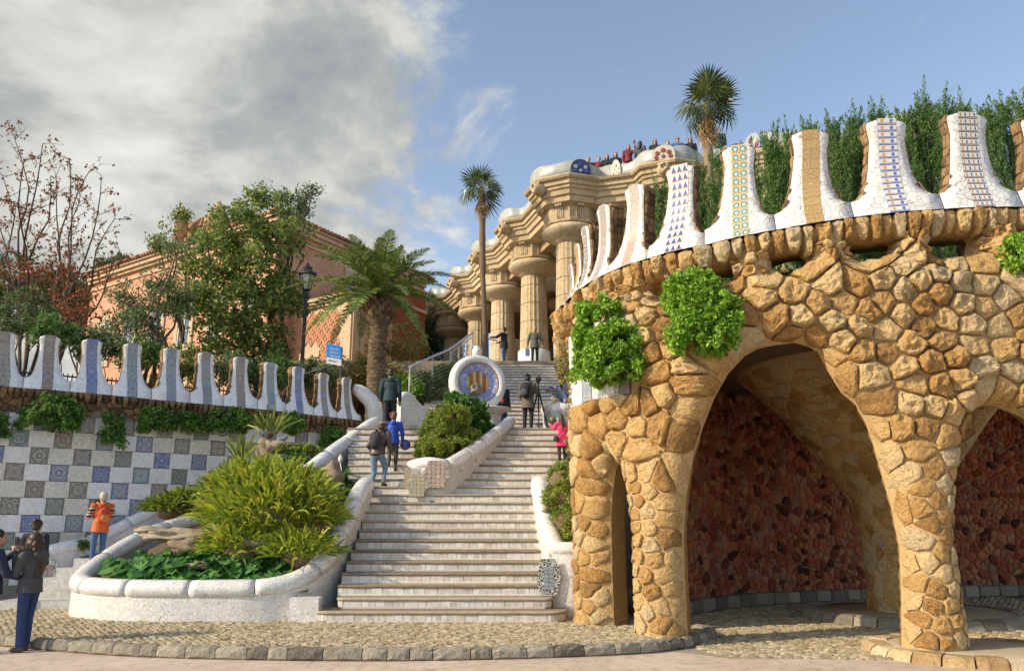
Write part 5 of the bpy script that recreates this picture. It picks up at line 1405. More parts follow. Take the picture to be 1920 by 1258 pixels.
# eaves and roof of the main block
for z, t, pr in ((17.6, .16, .10), (18.1, .2, .25), (18.3, .25, .45), (18.55, .12, .62)):
    slab(K1 + NU*pr + NV*pr, U, 20.4, -NU, pr + .3, z, z + t, CREAM, 'moulding'); slab(K1 + NU*pr + NV*pr, Vv, 14.2, -NV, pr + .3, z, z + t - .012, CREAM, 'moulding')
mb = MB(); b = K1 + NU*.75 + NV*.75 + Zz*18.7; r1 = K1 + U*10 + Vv*7 + Zz*20.6
q = [b, b + U*21.5, b + U*21.5 + Vv*15.5, b + Vv*15.5]; ra = K1 + U*6 + Vv*7 + Zz*20.4; rb_ = K1 + U*14 + Vv*7 + Zz*20.4
mb.add(q + [ra, rb_], [(0, 1, 5, 4), (1, 2, 5), (2, 3, 4, 5), (3, 0, 4), (0, 3, 2, 1)], 0, False); roof = mb.build('roof', TERRA, HS, True)
tm = MB(); tm.tube([Vector((0, 0, 0)), Vector((0, .5, .13))], .13, 10, 0, True); tme = tm.mesh('roof_tile', TERRA)
for i in range(46):
    p = b + Vv*(i*.33 + .1) + Zz*.06; o = link('roof_tile', tme, roof, p - org, (0, 0, math.atan2(-NV.y, -NV.x) - math.pi/2))
for i in range(64):
    p = b + U*(i*.33 + .1) + Zz*.06; o = link('roof_tile', tme, roof, p - org, (0, 0, math.atan2(-NU.y, -NU.x) - math.pi/2))
# stair turret with scalloped tiled top
tb = atY(372, 470, 50); 
tw_ = slab(Vector((tb.x, tb.y, 0)), U, 1.9, Vv, 2.2, 18, 21.0, PINK_W, 'turret'); 
mb = MB(); c = Vector((tb.x, tb.y, 21.0)) - U*.15 - Vv*.15
mb.add([c, c + U*2.2, c + U*2.2 + Vv*2.5, c + Vv*2.5, c + U*.4 + Vv*.4 + Zz*.8, c + U*1.8 + Vv*.4 + Zz*.8, c + U*1.8 + Vv*2.1 + Zz*.8, c + U*.4 + Vv*2.1 + Zz*.8], [(0, 1, 5, 4), (1, 2, 6, 5), (2, 3, 7, 6), (3, 0, 4, 7), (4, 5, 6, 7), (3, 2, 1, 0)], 0, False); mb.build('turret_roof', TERRA, HS, True)
pk = atY(410, 400, 50); mb = MB(); mb.lathe((pk.x, pk.y, 0), [(.9, 20.8), (.85, 21.4), (.5, 22.0), (.2, 22.5), (0, 22.9)], 16); mb.build('gable', PINK_W, HS)
pk = atY(340, 420, 50); mb = MB(); mb.lathe((pk.x, pk.y, 0), [(.45, 20.0), (.42, 21.6), (.48, 21.7), (.2, 22.2), (0, 22.5)], 12); mb.build('chimney', PINK_W, HS)
# ------------------------------------------------------------------ lamp post, sign, rails
def lamp():
    p = atY(565, 700, 27.5); top = atY(572, 497, 27.5); z0 = 3.9
    t = thing('street_lamp', 'dark iron street lamp with a glass lantern rising behind the merlons', 'lamp', (p.x, p.y, z0)); x, y = p.x, p.y
    zt = top.z
    zl = zt - .95
    mb = MB(); mb.lathe((x, y, 0), [(.16, z0), (.16, z0 + .5), (.11, z0 + .7), (.085, z0 + 2.4), (.10, z0 + 2.5), (.075, z0 + 2.6), (.065, zl - 1.0), (.10, zl - .95), (.12, zl - .85), (.07, zl - .75), (.05, zl - .2), (.12, zl - .12), (.06, zl - .05), (.05, zl)], 16); mb.build('post', IRON, t)
    mb = MB(); mb.lathe((x, y, 0), [(.13, zl), (.15, zl + .02), (.27, zl + .56), (.001, zl + .56)], 6, 0, False); mb.build('glass', plain('lamp_glass', (.42, .42, .38), .15), t)
    mb = MB()
    for k in range(6):
        a = math.pi/3*k; mb.tube([(x + .14*math.cos(a), y + .14*math.sin(a), zl), (x + .28*math.cos(a), y + .28*math.sin(a), zl + .58)], .016, 6)
    mb.lathe((x, y, 0), [(.15, zl - .02), (.17, zl), (.15, zl + .03)], 6)
    mb.build('frame', IRON, t)
    mb = MB(); mb.lathe((x, y, 0), [(.29, zl + .55), (.33, zl + .58), (.30, zl + .64), (.16, zl + .74), (.15, zl + .82), (.18, zl + .84), (.06, zl + .92), (.05, zl + .98), (.02, zl + 1.04), (0, zl + 1.1)], 12)
    for k in range(6): a = math.pi/3*k; mb.ball((x + .30*math.cos(a), y + .30*math.sin(a), zl + .64), .035, 6, 4)
    mb.build('crown', IRON, t)
lamp()
def text_mesh(txt, size, mat, name):
    cu = bpy.data.curves.new(name, 'FONT'); cu.body = txt; cu.size = size; cu.extrude = .002; cu.space_line = .95
    ob = bpy.data.objects.new(name, cu); dg = bpy.context.evaluated_depsgraph_get(); COL.objects.link(ob); dg.update()
    me = bpy.data.meshes.new_from_object(ob.evaluated_get(dg)); me.name = name; COL.objects.unlink(ob); bpy.data.objects.remove(ob); me.materials.clear(); me.materials.append(mat); return me
def sign():
    Y = 24.6; p = atY(626, 668, Y); t = thing('information_sign', 'bright blue and white sign on a dark post behind the left merlons', 'sign', (p.x, p.y, 4.0))
    a, b, c, d = atY(612, 644, Y), atY(640, 649, Y), atY(640, 686, Y), atY(612, 681, Y); w = (b - a).length; up = (a - d).normalized(); r = (b - a).normalized(); n = r.cross(up)*-1
    n = Vector((0, -1, 0)); h = (a - d).length; cut = .68
    WH = plain('sign_white', (.68, .68, .68), .4); BL = plain('sign_blue', (.01, .22, .62), .4, .03)
    mb = MB(); mb.prism([a, b, b - up*h*cut, a - up*h*cut], Vector((0, .03, 0)), 0); o = mb.build('blue_panel', BL, t, True)
    mb = MB(); mb.prism([a - up*h*cut, b - up*h*cut, c, d], Vector((0, .03, 0)), 0); o2 = mb.build('white_panel', WH, t, True)
    ang = math.atan2(r.z, r.x)
    q = a + r*w*.22 - up*h*.13 + n*.006
    for k, s in enumerate(('Carrer', 'Sostre', 'Natural')):
        link('lettering', text_mesh(s, .105, WH, 'lettering'), t, q - up*(.115*(k + 1) - .03) - root_loc(t), (math.pi/2, -ang, 0))
    m = MB(); m.lathe(d + r*w*.22 + up*h*.17 + n*.004, [(.001, .004), (.03, .004), (.03, 0)], 10, 0, False, n); m.build('emblem', plain('sign_grey', (.06, .09, .12), .5), t)
    link('lettering', text_mesh('Ajuntament de\nBarcelona', .035, plain('sign_grey_text', (.10, .12, .14), .5), 'lettering'), t, d + r*w*.34 + up*h*.18 + n*.006 - root_loc(t), (math.pi/2, -ang, 0))
    mb = MB(); mb.box(c - r*.03 + Vector((0, .06, -.7)), (.06, .05, 2.6)); mb.build('post', IRON, t)
    mb = MB(); e = atY(565, 702, Y + .5); f = atY(632, 684, Y + .1); mb.tube([e, f], .025, 6); mb.build('rail', IRON, t)
sign()
def rail_fence(name, label, posts, top_h, rad, mat, wires=5, postr=.03):
    t = thing(name, label, 'railing', tuple(posts[0])); 
    for p in posts:
        mb = MB(); mb.tube([p, p + Vector((0, 0, top_h))], postr, 8); mb.build('post', mat, t)
    mb = MB(); mb.tube([p + Vector((0, 0, top_h)) for p in spline(posts, 30)], rad, 8); mb.build('handrail', mat, t)
    mb = MB()
    for k in range(1, wires + 1): mb.tube([p + Vector((0, 0, top_h*k/(wires + 1))) for p in spline(posts, 20)], .006, 4)
    o = mb.build('wires', STEEL, t); o['kind'] = 'stuff'
    return t
rail_fence('handrail', 'pale sloping handrail with wire mesh beside the bushes, climbing to the columns', [atY(767, 745, 26.0), atY(810, 722, 27.6), atY(844, 704, 29.2), atY(868, 684, 30.8), atY(886, 668, 32.2)], 1.02, .05, STEEL, 7)
rail_fence('handrail', 'shorter inner handrail with thin posts just behind the round fountain', [atY(846, 700, 31.0), atY(860, 688, 32.2), atY(874, 676, 33.4), atY(884, 668, 34.2)], .85, .03, STEEL, 4)
def iron_fence():
    pts = [LWC.at(s, 3.75, -1.1) for s in np.linspace(.5, LWC.L - .6, 26)]
    t = thing('iron_fence', 'thin dark iron fence standing behind the left merlons', 'fence', tuple(pts[0]))
    bm_ = MB(); bm_.box((0, 0, .85), (.022, .022, 1.7)); me = bm_.mesh('bar', IRON)
    for s in np.linspace(.5, LWC.L - .6, 110): link('bar', me, t, LWC.at(s, 3.75, -1.1) - root_loc(t))
    mb = MB(); mb.tube([p + Vector((0, 0, 1.62)) for p in pts], .022, 6); mb.tube([p + Vector((0, 0, .25)) for p in pts], .022, 6); mb.build('rail', IRON, t)
iron_fence()
# ------------------------------------------------------------------ foliage
def unit(a): return a/np.maximum(np.linalg.norm(a, axis=-1, keepdims=True), 1e-9)
def leaf_quads(C, D, Nn, L, Wd, fold=.0):
    """diamond leaves: centre C, long direction D, normal Nn, length L, width Wd"""
    S = unit(np.cross(D, Nn)); L = np.asarray(L)[:, None]; Wd = np.asarray(Wd)[:, None]; up = unit(np.cross(S, D))
    V = np.stack([C - D*L*.5, C + S*Wd*.5 + up*Wd*.15 - D*L*.05, C + D*L*.5 - up*L*.08, C - S*Wd*.5 + up*Wd*.15 - D*L*.05], 1)
    return V.reshape(-1, 3), np.arange(len(C)*4).reshape(-1, 4)
def leaf_cloud(cent, npc, rad, size, R, up=.35, asp=.55, flat=1.0, down=0.0):
    cent = np.asarray(cent); n = len(cent)*npc; c = np.repeat(cent, npc, 0)
    rr = np.repeat(rad if np.ndim(rad) else np.full(len(cent), rad), npc)[:, None]
    d = unit(R.normal(size=(n, 3))); r = R.random((n, 1))**.45; P = c + d*r*rr*np.array([1, 1, flat])
    D = unit(R.normal(size=(n, 3))*.7 + d*.6 + np.array([0, 0, up - down])); Nn = unit(R.normal(size=(n, 3))*.7 + d*.4 + np.array([0, 0, .9]))
    L = size*R.uniform(.7, 1.35, n); return leaf_quads(P, D, Nn, L, L*asp*R.uniform(.8, 1.2, n))
def lobes_px(L, Y):
    """(px, py, r px[, dY, flat]) -> centre, radius"""
    out = []
    for l in L:
        yy = Y + (l[3] if len(l) > 3 else 0); c = atY(l[0], l[1], yy); out.append((c, l[2]/FPX*yy, l[4] if len(l) > 4 else .9))
    return out
def sample_lobes(lobes, n, R, shell=.55, thr=-.25, freq=1.1):
    w = np.array([r**2 for _, r, _ in lobes]); w /= w.sum(); out = []
    while len(out) < n:
        i = R.choice(len(lobes), p=w); c, r, fl = lobes[i]; d = unit(R.normal(size=3)); q = (shell + (1 - shell)*R.random())*r
        p = Vector(c) + Vector((d[0]*q, d[1]*q, d[2]*q*fl))
        if noise.noise(p*freq) < thr and R.random() < .85: continue
        out.append(p)
    return out
def limb(mb, a, b, r0, r1, R, sag=.0, n=6, jit=.12, seg=7):
    a, b = Vector(a), Vector(b); L = (b - a).length; P = []
    for k in range(n + 1):
        t = k/n; p = a.lerp(b, t) + Vector((0, 0, sag*L*math.sin(math.pi*t)))
        if 0 < k < n: p += Vector(R.normal(size=3)*jit*L*.35)
        P.append(p)
    P = spline(P, n*2 + 1) if n > 2 else P
    mb.tube(P, [r0 + (r1 - r0)*i/(len(P) - 1) for i in range(len(P))], seg, 0, False); return P
def tree(name, label, base, tr, lobes, ncl, npc, crad, lsize, lmat, seed, group=None, bark=None, cat='tree', fork=.45, limbs=26, asp=.55, thr=-.25, shell=.5, freq=1.1, up=.35, flat=.8):
    R = np.random.default_rng(seed); base = Vector(base); t = thing(name, label, cat, tuple(base), group)
    C = sample_lobes(lobes, ncl, R, shell, thr, freq); top = sum((Vector(c) for c, _, _ in lobes), Vector())/len(lobes)
    mb = MB(); fk = base.lerp(top, fork); P = limb(mb, base, fk, tr, tr*.72, R, 0, 4, .12, 10)
    heads = []
    for c, r, _ in lobes:
        q = Vector(c) - Vector((0, 0, r*.3)); limb(mb, P[-1 - (len(heads) % 3)], q, tr*.5, tr*.18, R, .05, 5, .16, 7); heads.append(q)
    idx = R.permutation(len(C))[:limbs]
    for i in idx:
        h = min(heads, key=lambda q: (q - C[i]).length); limb(mb, h, C[i], tr*.16, tr*.04, R, .06, 3, .14, 5)
    mb.build('trunk', bark or BARK, t)
    V, F = leaf_cloud([tuple(c) for c in C], npc, crad*R.uniform(.6, 1.3, len(C)), lsize, R, up, asp, flat)
    me = npmesh('crown', V - np.array(root_loc(t)), F, lmat); link('crown', me, t)
    return t
def gz(x, y): return float(terrain_h(np.array([float(x)]), np.array([float(y)]))[0])
def g0(px, Y, py=700): p = atY(px, py, Y); return Vector((p.x, Y, gz(p.x, Y) - .1))
tree('oak_tree', 'tall yellow-green evergreen oak in front of the pink house', g0(505, 27.5), .20,
     lobes_px([(440, 425, 62, 0), (500, 405, 55, .5), (395, 480, 62, -.3), (478, 500, 78, 0), (545, 440, 44, .4), (440, 580, 72, -.5), (375, 560, 55, 0), (530, 560, 52, .3), (420, 645, 60, -.6), (500, 640, 50, 0)], 27.5), 410, 36, .41, .17, L_OAK, 1, None, None, 'tree', .35, 60, .55, -.28)
tree('wispy_tree', 'wispy dark tree top showing above the oak', g0(545, 29.5), .12, lobes_px([(560, 385, 26), (578, 362, 17), (530, 372, 18), (500, 355, 14), (590, 352, 9)], 29.5), 60, 26, .30, .14, L_OLIVE, 2, None, None, 'tree', .6, 24, .4, -.1)
tree('olive_tree', 'grey-green tree with crooked dark branches, left of the oak', g0(282, 25.5), .15,
     lobes_px([(250, 560, 52), (298, 520, 44), (222, 598, 36), (330, 470, 30), (285, 600, 50), (330, 560, 40)], 25.5), 170, 32, .33, .13, L_OLIVE, 3, None, None, 'tree', .3, 50, .4, -.15)
tree('sparse_tree', 'sparse thin young tree top against the cloud beside the turret', g0(318, 30), .10, lobes_px([(325, 425, 22), (345, 405, 16), (300, 458, 20), (362, 440, 20)], 30), 60, 22, .32, .14, L_OAK, 4, None, None, 'tree', .6, 22, .45, .0)
for i, (x, y, r, Y, m, lab) in enumerate([(40, 585, 55, 26, L_HILL, 'dark pine bush at the far left behind the merlons'), (105, 620, 38, 24, L_CYP, 'low green bush behind the second merlon'),
        (185, 640, 36, 24.5, L_OLIVE, 'low grey-green bush behind the third merlon'), (265, 660, 40, 24.5, L_CYP, 'low dark bush below the olive tree'), (345, 680, 42, 25, L_OAK, 'yellow-green bush behind the middle merlons'),
        (430, 690, 40, 25.5, L_OLIVE, 'greyish bush behind the merlons under the oak'), (510, 690, 40, 26, L_CYP, 'dark green bush at the foot of the lamp post'), (590, 705, 36, 26.5, L_OLIVE, 'grey bush at the foot of the blue sign'),
        (665, 690, 34, 28, L_TWIG, 'dry brownish bush between the sign and the palm'), (745, 640, 46, 30, L_TWIG, 'tall dry bush in front of the red wall right of the palm'), (725, 700, 30, 28, L_TWIG, 'dry shrub at the foot of the big palm'),
        (800, 725, 42, 27.5, L_OLIVE, 'grey-green shrub under the sloping handrail'), (840, 700, 30, 29.5, L_OAK, 'yellow-green shrub under the upper handrail'), (760, 722, 24, 26.8, L_IVY, 'bright yellow-green shrub at the handrail foot'), (862, 690, 22, 30.5, L_OLIVE, 'small shrub beside the ring fountain')]):
    b = g0(x, Y, 720); tree('shrub', lab, b, .05, lobes_px([(x, y, r), (x - r*.6, y + r*.35, r*.7), (x + r*.6, y + r*.3, r*.7)], Y), 70, 40, .26, .11, m, 40 + i, 'shrubs behind the walls', None, 'shrub', .4, 16, .5, -.3)
# bare plane trees with a few red leaves
def bare_tree(name, label, base, stems, seed, Y):
    R = np.random.default_rng(seed); t = thing(name, label, 'tree', tuple(base), 'bare autumn trees'); mb = MB(); tips = []
    for (x, y, dy) in stems:
        e = atY(x, y, Y + dy); P = limb(mb, base + Vector((0, 0, .5)), e, .075, .018, R, .0, 5, .07, 6)
        for k in range(15):
            i = int(len(P)*R.uniform(.35, .98)); p = P[min(i, len(P) - 1)]; L = R.uniform(.5, 1.5)*(1.15 - i/len(P)*.5)
            d = Vector((R.normal()*.75, R.normal()*.5, R.uniform(.3, 1.1))).normalized(); q = p + d*L; Q = limb(mb, p, q, .016, .006, R, 0, 3, .10, 4)
            for j in range(4):
                a = Q[int(len(Q)*R.uniform(.3, .99))]; d2 = (d + Vector(R.normal(size=3)*.8)).normalized(); b = a + d2*R.uniform(.2, .55); mb.tube([a, a.lerp(b, .5) + Vector(R.normal(size=3)*.03), b], [.007, .005, .003], 4, 0, False); tips += [b, a.lerp(b, .6)]
    mb.build('trunk', BARK, t)
    tips = np.array([tuple(p) for p in tips]); k = R.permutation(len(tips))[:int(len(tips)*.8)]
    V, F = leaf_cloud(tips[k], 2, .09, .13, R, -.2, .7, 1.0, .5); link('crown', npmesh('crown', V - np.array(root_loc(t)), F, L_RED), t)
bare_tree('plane_tree', 'leafless many-stemmed tree with red leaves at the left edge', g0(45, 32), [(5, 330, 0), (28, 262, .3), (45, 300, -.5), (80, 270, .5), (-10, 400, .4), (95, 330, -.3)], 5, 32)
bare_tree('plane_tree', 'leafless tree with red leaves standing second from the left', g0(92, 34), [(105, 330, 0), (130, 300, .5), (165, 325, -.4), (190, 330, .3), (215, 410, .2), (148, 380, -.6), (225, 470, .2)], 6, 34)
tree('autumn_shrub', 'rusty red autumn shrub below the leafless trees', g0(80, 29), .06, lobes_px([(60, 520, 40), (130, 560, 46), (110, 500, 30), (160, 600, 34)], 29), 120, 8, .4, .13, L_RED, 70, None, None, 'shrub', .4, 50, .7, -.2)
for i, (x, y, r, lab) in enumerate([(20, 520, 60, 'far dark pine on the hill at the left edge'), (110, 545, 48, 'far pine on the hill right of the bare trees'), (215, 500, 26, 'distant bush above the left end of the house roof'), (165, 560, 34, 'far dark tree left of the house corner')]):
    b = g0(x, 62 + 3*i, 600); tree('pine_tree', lab, b, .2, lobes_px([(x, y, r), (x - r*.7, y + r*.4, r*.7), (x + r*.7, y + r*.4, r*.7), (x, y + r, r)], 62 + 3*i), 130, 40, .8, .34, L_HILL, 80 + i, 'far trees on the hill', None, 'tree', .5, 10, .5, -.35)
tree('pine_tree', 'round green pine behind the end of the columned hall', g0(815, 62, 600), .2, lobes_px([(818, 570, 20), (806, 590, 18), (830, 592, 22), (822, 625, 34), (800, 640, 26)], 62), 110, 40, .7, .3, L_CYP, 90, 'far trees on the hill', None, 'tree', .5, 10, .5, -.35)
# ------------------------------------------------------------------ palms
def feather_frond(L, droop, seed, n=66, leaf=.46):
    R = np.random.default_rng(seed); mb = MB(); pts = []; T = []
    for i in range(15):
        t = i/14; pts.append(Vector((L*(t - .10*droop*t**2.5), 0, L*(-droop*.62*t**2.3))))
    mb.tube(pts, [.030*(1 - .85*i/14) + .004 for i in range(15)], 5, 0, False)
    P = np.array(pts)
    for i in range(n):
        t = .12 + .87*i/(n - 1); k = t*14; p = Vector([np.interp(k, range(15), P[:, c]) for c in range(3)]); q = Vector([np.interp(min(14, k + .4), range(15), P[:, c]) for c in range(3)])
        tg = (q - p); tg = tg.normalized() if tg.length > 1e-6 else Vector((1, 0, -.3)).normalized()
        for sg in (-1, 1):
            l = leaf*(math.sin(math.pi*min(1, t*.93 + .07))**.5)*R.uniform(.85, 1.1); d = (tg*R.uniform(.55, .75) + Vector((0, sg, 0)) + Vector((0, 0, R.uniform(.0, .45)))).normalized()
            nrm = tg.cross(d).normalized(); w = .020; s = d.cross(nrm).normalized(); e = p + d*l + Vector((0, 0, -.10*l)); m = p + d*l*.5
            mb.add([p - s*w*.6, p + s*w*.6, m + s*w, e, m - s*w], [(0, 1, 2, 3, 4)], 0, False)
    return mb.mesh('frond', L_PALM)
def date_palm():
    Y = 26.5; b = g0(709, Y); c = atY(711, 558, Y); t = thing('date_palm', 'stout feather palm in front of the red wall, with a wide arching crown', 'palm tree', (c.x, c.y, b.z)); R = np.random.default_rng(3)
    mb = MB(); prof = [(.34, b.z), (.31, b.z + 1), (.30, c.z - 1.3), (.31, c.z - 1.05), (.40, c.z - .9), (.46, c.z - .6), (.44, c.z - .3), (.30, c.z - .05), (.12, c.z + .1)]
    mb.lathe((c.x, c.y, 0), prof, 24); mb.build('trunk', BARK_P, t)
    sc = MB()
    zz = b.z + .2
    k = 0
    while zz < c.z - .2:                                        # leaf-base scales
        r = float(np.interp(zz, [p[1] for p in prof], [p[0] for p in prof])); big = zz > c.z - 1.15; n = 11
        for i in range(n):
            a = 2*math.pi*(i + .5*(k % 2))/n + R.uniform(-.08, .08); nn = Vector((math.cos(a), math.sin(a), 0)); tt = Vector((-nn.y, nn.x, 0)); p = Vector((c.x, c.y, zz)) + nn*(r - .02); h = .17 if big else .10; o = .11 if big else .035
            sc.add([p - tt*.10, p + tt*.10, p + tt*.07 + nn*o + Vector((0, 0, h)), p - tt*.07 + nn*o + Vector((0, 0, h)), p + Vector((0, 0, h*1.1)) - tt*.08, p + Vector((0, 0, h*1.1)) + tt*.08], [(0, 1, 2, 3), (3, 2, 5, 4), (0, 3, 4), (1, 5, 2)], 0, False)
        zz += .16 if big else .12; k += 1
    o = sc.build('leaf_scales', BARK_P, t, True); o['kind'] = 'stuff'
    me = [feather_frond(2.55*s, d, 10 + i) for i, (s, d) in enumerate(((1.0, .75), (1.05, 1.0), (.95, 1.25), (.9, .55), (1.1, .9)))]
    org = root_loc(t)
    for i in range(44):
        f = i/43; az = i*2.39996 + R.uniform(-.15, .15); el = math.radians(82 - 80*f**1.1 + R.uniform(-7, 7)); m = me[3 if f < .15 else (0 if f < .4 else (4 if f < .6 else (1 if f < .8 else 2)))]
        s = R.uniform(.85, 1.08); link('frond', m, t, c + Vector((0, 0, .0)) - org, (R.uniform(-.3, .3), -el, az), (s, s, s))
    mb = MB()
    for i in range(26): a = R.uniform(0, 6.28); d = Vector((math.cos(a), math.sin(a), 0)); mb.tube([c + d*.25 - Vector((0, 0, .2)), c + d*.5 - Vector((0, 0, .25 - R.uniform(0, .2)))], [.05, .03], 5)
    mb.build('frond_stubs', DEADF, t)
date_palm()
def fan_leaf(R_, seed, mat, n=34, arc=300, droop=.25, pet=.5):
    R = np.random.default_rng(seed); mb = MB(); mb.tube([(0, 0, 0), (pet*.5, 0, .03), (pet, 0, 0)], [.014, .010, .008], 5, 0, False); h = Vector((pet, 0, 0))
    for i in range(n):
        a = math.radians(-arc/2 + arc*(i + .5)/n); l = R_*R.uniform(.88, 1.05)*(1 - .15*abs(a)/2.6); d = Vector((math.cos(a), math.sin(a), .22*math.cos(i*math.pi))).normalized(); s = Vector((-math.sin(a), math.cos(a), 0)); w = l*math.radians(arc/n)*.30
        m = h + d*l*.6; e = h + d*l - Vector((0, 0, l*droop*R.uniform(.6, 1.6)))
        mb.add([h, m + s*w, e, m - s*w], [(0, 1, 2, 3)], 0, False)
    return mb.mesh('fan_leaf', mat)
def fan_palm(name, label, foot, top, r, leafR, nl, skirt, seed, pet=.5, dead=16):
    R = np.random.default_rng(seed); t = thing(name, label, 'palm tree', tuple(foot)); org = root_loc(t)
    mb = MB(); n = 26; V = [foot.lerp(top, i/n) + Vector((math.sin(i*.3)*.02, 0, 0)) for i in range(n + 1)]
    mb.tube(V, [r*(1 + .07*math.sin(i*2.1) + (.25 if i > n*.55 else 0)) for i in range(n + 1)], 10, 0); mb.build('trunk', BARK_P, t)
    me = [fan_leaf(leafR, seed + i, L_FAN, 34, 290, .15 + .12*i, pet) for i in range(4)]; dm = [fan_leaf(leafR*1.05, seed + 20 + i, DEADF, 16, 70, .25, pet*.55) for i in range(2)]
    for i in range(nl):
        f = i/(nl - 1); az = i*2.39996 + R.uniform(-.2, .2); el = math.radians(74 - 112*f + R.uniform(-12, 12)); s = R.uniform(.8, 1.15)
        link('fan_leaf', me[min(3, int(f*4))], t, top - org + Vector((0, 0, .05 - .12*f)), (R.uniform(-1.1, 1.1), -el, az), (s,)*3)
    for i in range(dead):
        az = i*2.39996; s = R.uniform(.7, 1.0); link('dead_leaf', dm[i % 2], t, top - org - Vector((0, 0, .12 + skirt*.55*R.random())), (R.uniform(-.3, .3), math.radians(R.uniform(66, 86)), az), (s,)*3)
    return t
Y = 31.5; fan_palm('fan_palm', 'very tall thin fan palm in front of the third column', Vector((atY(911, 672, Y).x, Y, 7.0)), atY(903, 352, Y), .105, .66, 14, 1.2, 30, .52, 14)
Y = 20.5; fan_palm('fan_palm', 'fan palm with a shaggy skirt of dead leaves in front of the hall roof', Vector((atY(1330, 420, Y).x, Y, 4.6)), atY(1324, 200, Y), .10, .60, 16, 1.0, 50, .46, 34)
for i, (x, y, Y, lab) in enumerate([(800, 628, 54, 'dark background palm left of the handrail top'), (828, 640, 56, 'background palm below the last column'), (785, 650, 52, 'background palm hard by the red wall')]):
    b = g0(x, Y, 640); fan_palm('background_palm', lab, b, atY(x, y, Y), .16, 1.3, 22, 1.0, 60 + i, .9, 4)
# ------------------------------------------------------------------ cypress hedge
def cypress(label, px, py, bz, Y, wpx, seed, n=260, lean=0.0):
    R = np.random.default_rng(seed); top = atY(px, py + 14, Y); base = Vector((top.x - lean, Y, bz)); Ht = top.z - bz; w = wpx/FPX*Y
    t = thing('cypress', label, 'cypress tree', tuple(base), 'cypress trees behind the pavilion parapet')
    mb = MB(); limb(mb, base, base.lerp(top, .92), .045, .012, R, 0, 5, .04, 6)
    Cs = []; Ds = []
    for k in range(n):
        f = R.uniform(.10, 1.0)**.75; a = R.uniform(0, 2*math.pi); rad = w*(.95*(1 - f)**.55*min(1, f*2.2) + .06)*R.uniform(.35, 1.0)
        p = base.lerp(top, f*.93) + Vector((math.cos(a)*rad, math.sin(a)*rad, 0)); d = Vector((math.cos(a)*.40, math.sin(a)*.40, R.uniform(.6, 1.2))).normalized()
        if k % 6 == 0: mb.tube([base.lerp(top, max(.05, f*.93 - .12)), p], [.012, .005], 4, 0, False)
        Cs.append(p); Ds.append(d)
    for k in range(15):                          # loose leaders standing out of the crown
        f = R.uniform(.62, 1.0); a = R.uniform(0, 2*math.pi); rad = w*.75*(1 - f)**.5 + .03; p = base.lerp(top, f*.94) + Vector((math.cos(a)*rad, math.sin(a)*rad, 0)); d = Vector((math.cos(a)*.22, math.sin(a)*.22, 1.0)).normalized()
        for j in range(3): Cs.append(p + d*.14*j); Ds.append(d)
    n = len(Cs)
    mb.build('trunk', BARK, t)
    Cs = np.array([tuple(p) for p in Cs]); Ds = np.array([tuple(d) for d in Ds]); m = 40; L = R.uniform(.20, .42, n)
    u = R.random((n, m)); C = Cs[:, None] + Ds[:, None]*(u*L[:, None])[..., None] + R.normal(size=(n, m, 3))*(.05*(1.12 - u))[..., None]
    D = unit(Ds[:, None] + R.normal(size=(n, m, 3))*.45); Nn = unit(R.normal(size=(n, m, 3)))
    V, F = leaf_quads(C.reshape(-1, 3), D.reshape(-1, 3), Nn.reshape(-1, 3), R.uniform(.04, .085, n*m), R.uniform(.012, .024, n*m))
    link('crown', npmesh('crown', V - np.array(root_loc(t)), F, L_CYP), t)
CYP = [(1443, 232, 24), (1480, 222, 26), (1518, 212, 30), (1560, 206, 30), (1598, 192, 32), (1640, 183, 32), (1686, 186, 32), (1725, 165, 32), (1762, 162, 30), (1800, 166, 32), (1842, 178, 32), (1878, 166, 30), (1915, 160, 32), (1955, 168, 34), (1995, 175, 34)]
WHO = ['leftmost tree of the hedge, beside the hall roof', 'second tree of the hedge from its left end', 'third tree of the hedge, behind the gold strip merlon', 'fourth tree of the hedge, right of the gold strip merlon', 'tree of the hedge left of the blue strip merlon', 'tree of the hedge straight behind the blue strip merlon',
       'tree of the hedge just right of the blue strip merlon', 'tall curly topped tree between the blue and brown strip merlons', 'tall tree left of the brown strip merlon', 'tree straight behind the brown strip merlon', 'tree just right of the brown strip merlon', 'last but two of the hedge at the right edge', 'tall tree at the right edge of the hedge', 'tree of the hedge cut by the right edge', 'outermost tree of the hedge past the right edge']
for i, (x, y, w) in enumerate(CYP): cypress('green cypress, ' + WHO[i], x, y, 4.7, 14.9 + .5*math.sin(i*1.7), w*1.15, 200 + i, 330)
for i, (x, y, w, Y, lab) in enumerate([(1238, 326, 16, 17.5, 'small dark cypress between the first grey and brown merlons'), (1296, 322, 14, 17.0, 'thin cypress behind the triangle strip merlon'), (1345, 262, 30, 16.6, 'bushy cypress below the fan palm'), (1404, 268, 28, 16.2, 'bushy cypress behind the wave strip merlon'), (1188, 328, 8, 18, 'tiny cypress tip above the pink strip merlon'), (1310, 292, 24, 16.9, 'cypress left of the fan palm trunk')]):
    cypress('green cypress, ' + lab if 'cypress' not in lab else lab, x, y, 4.7, Y, w*1.2, 230 + i, 240)
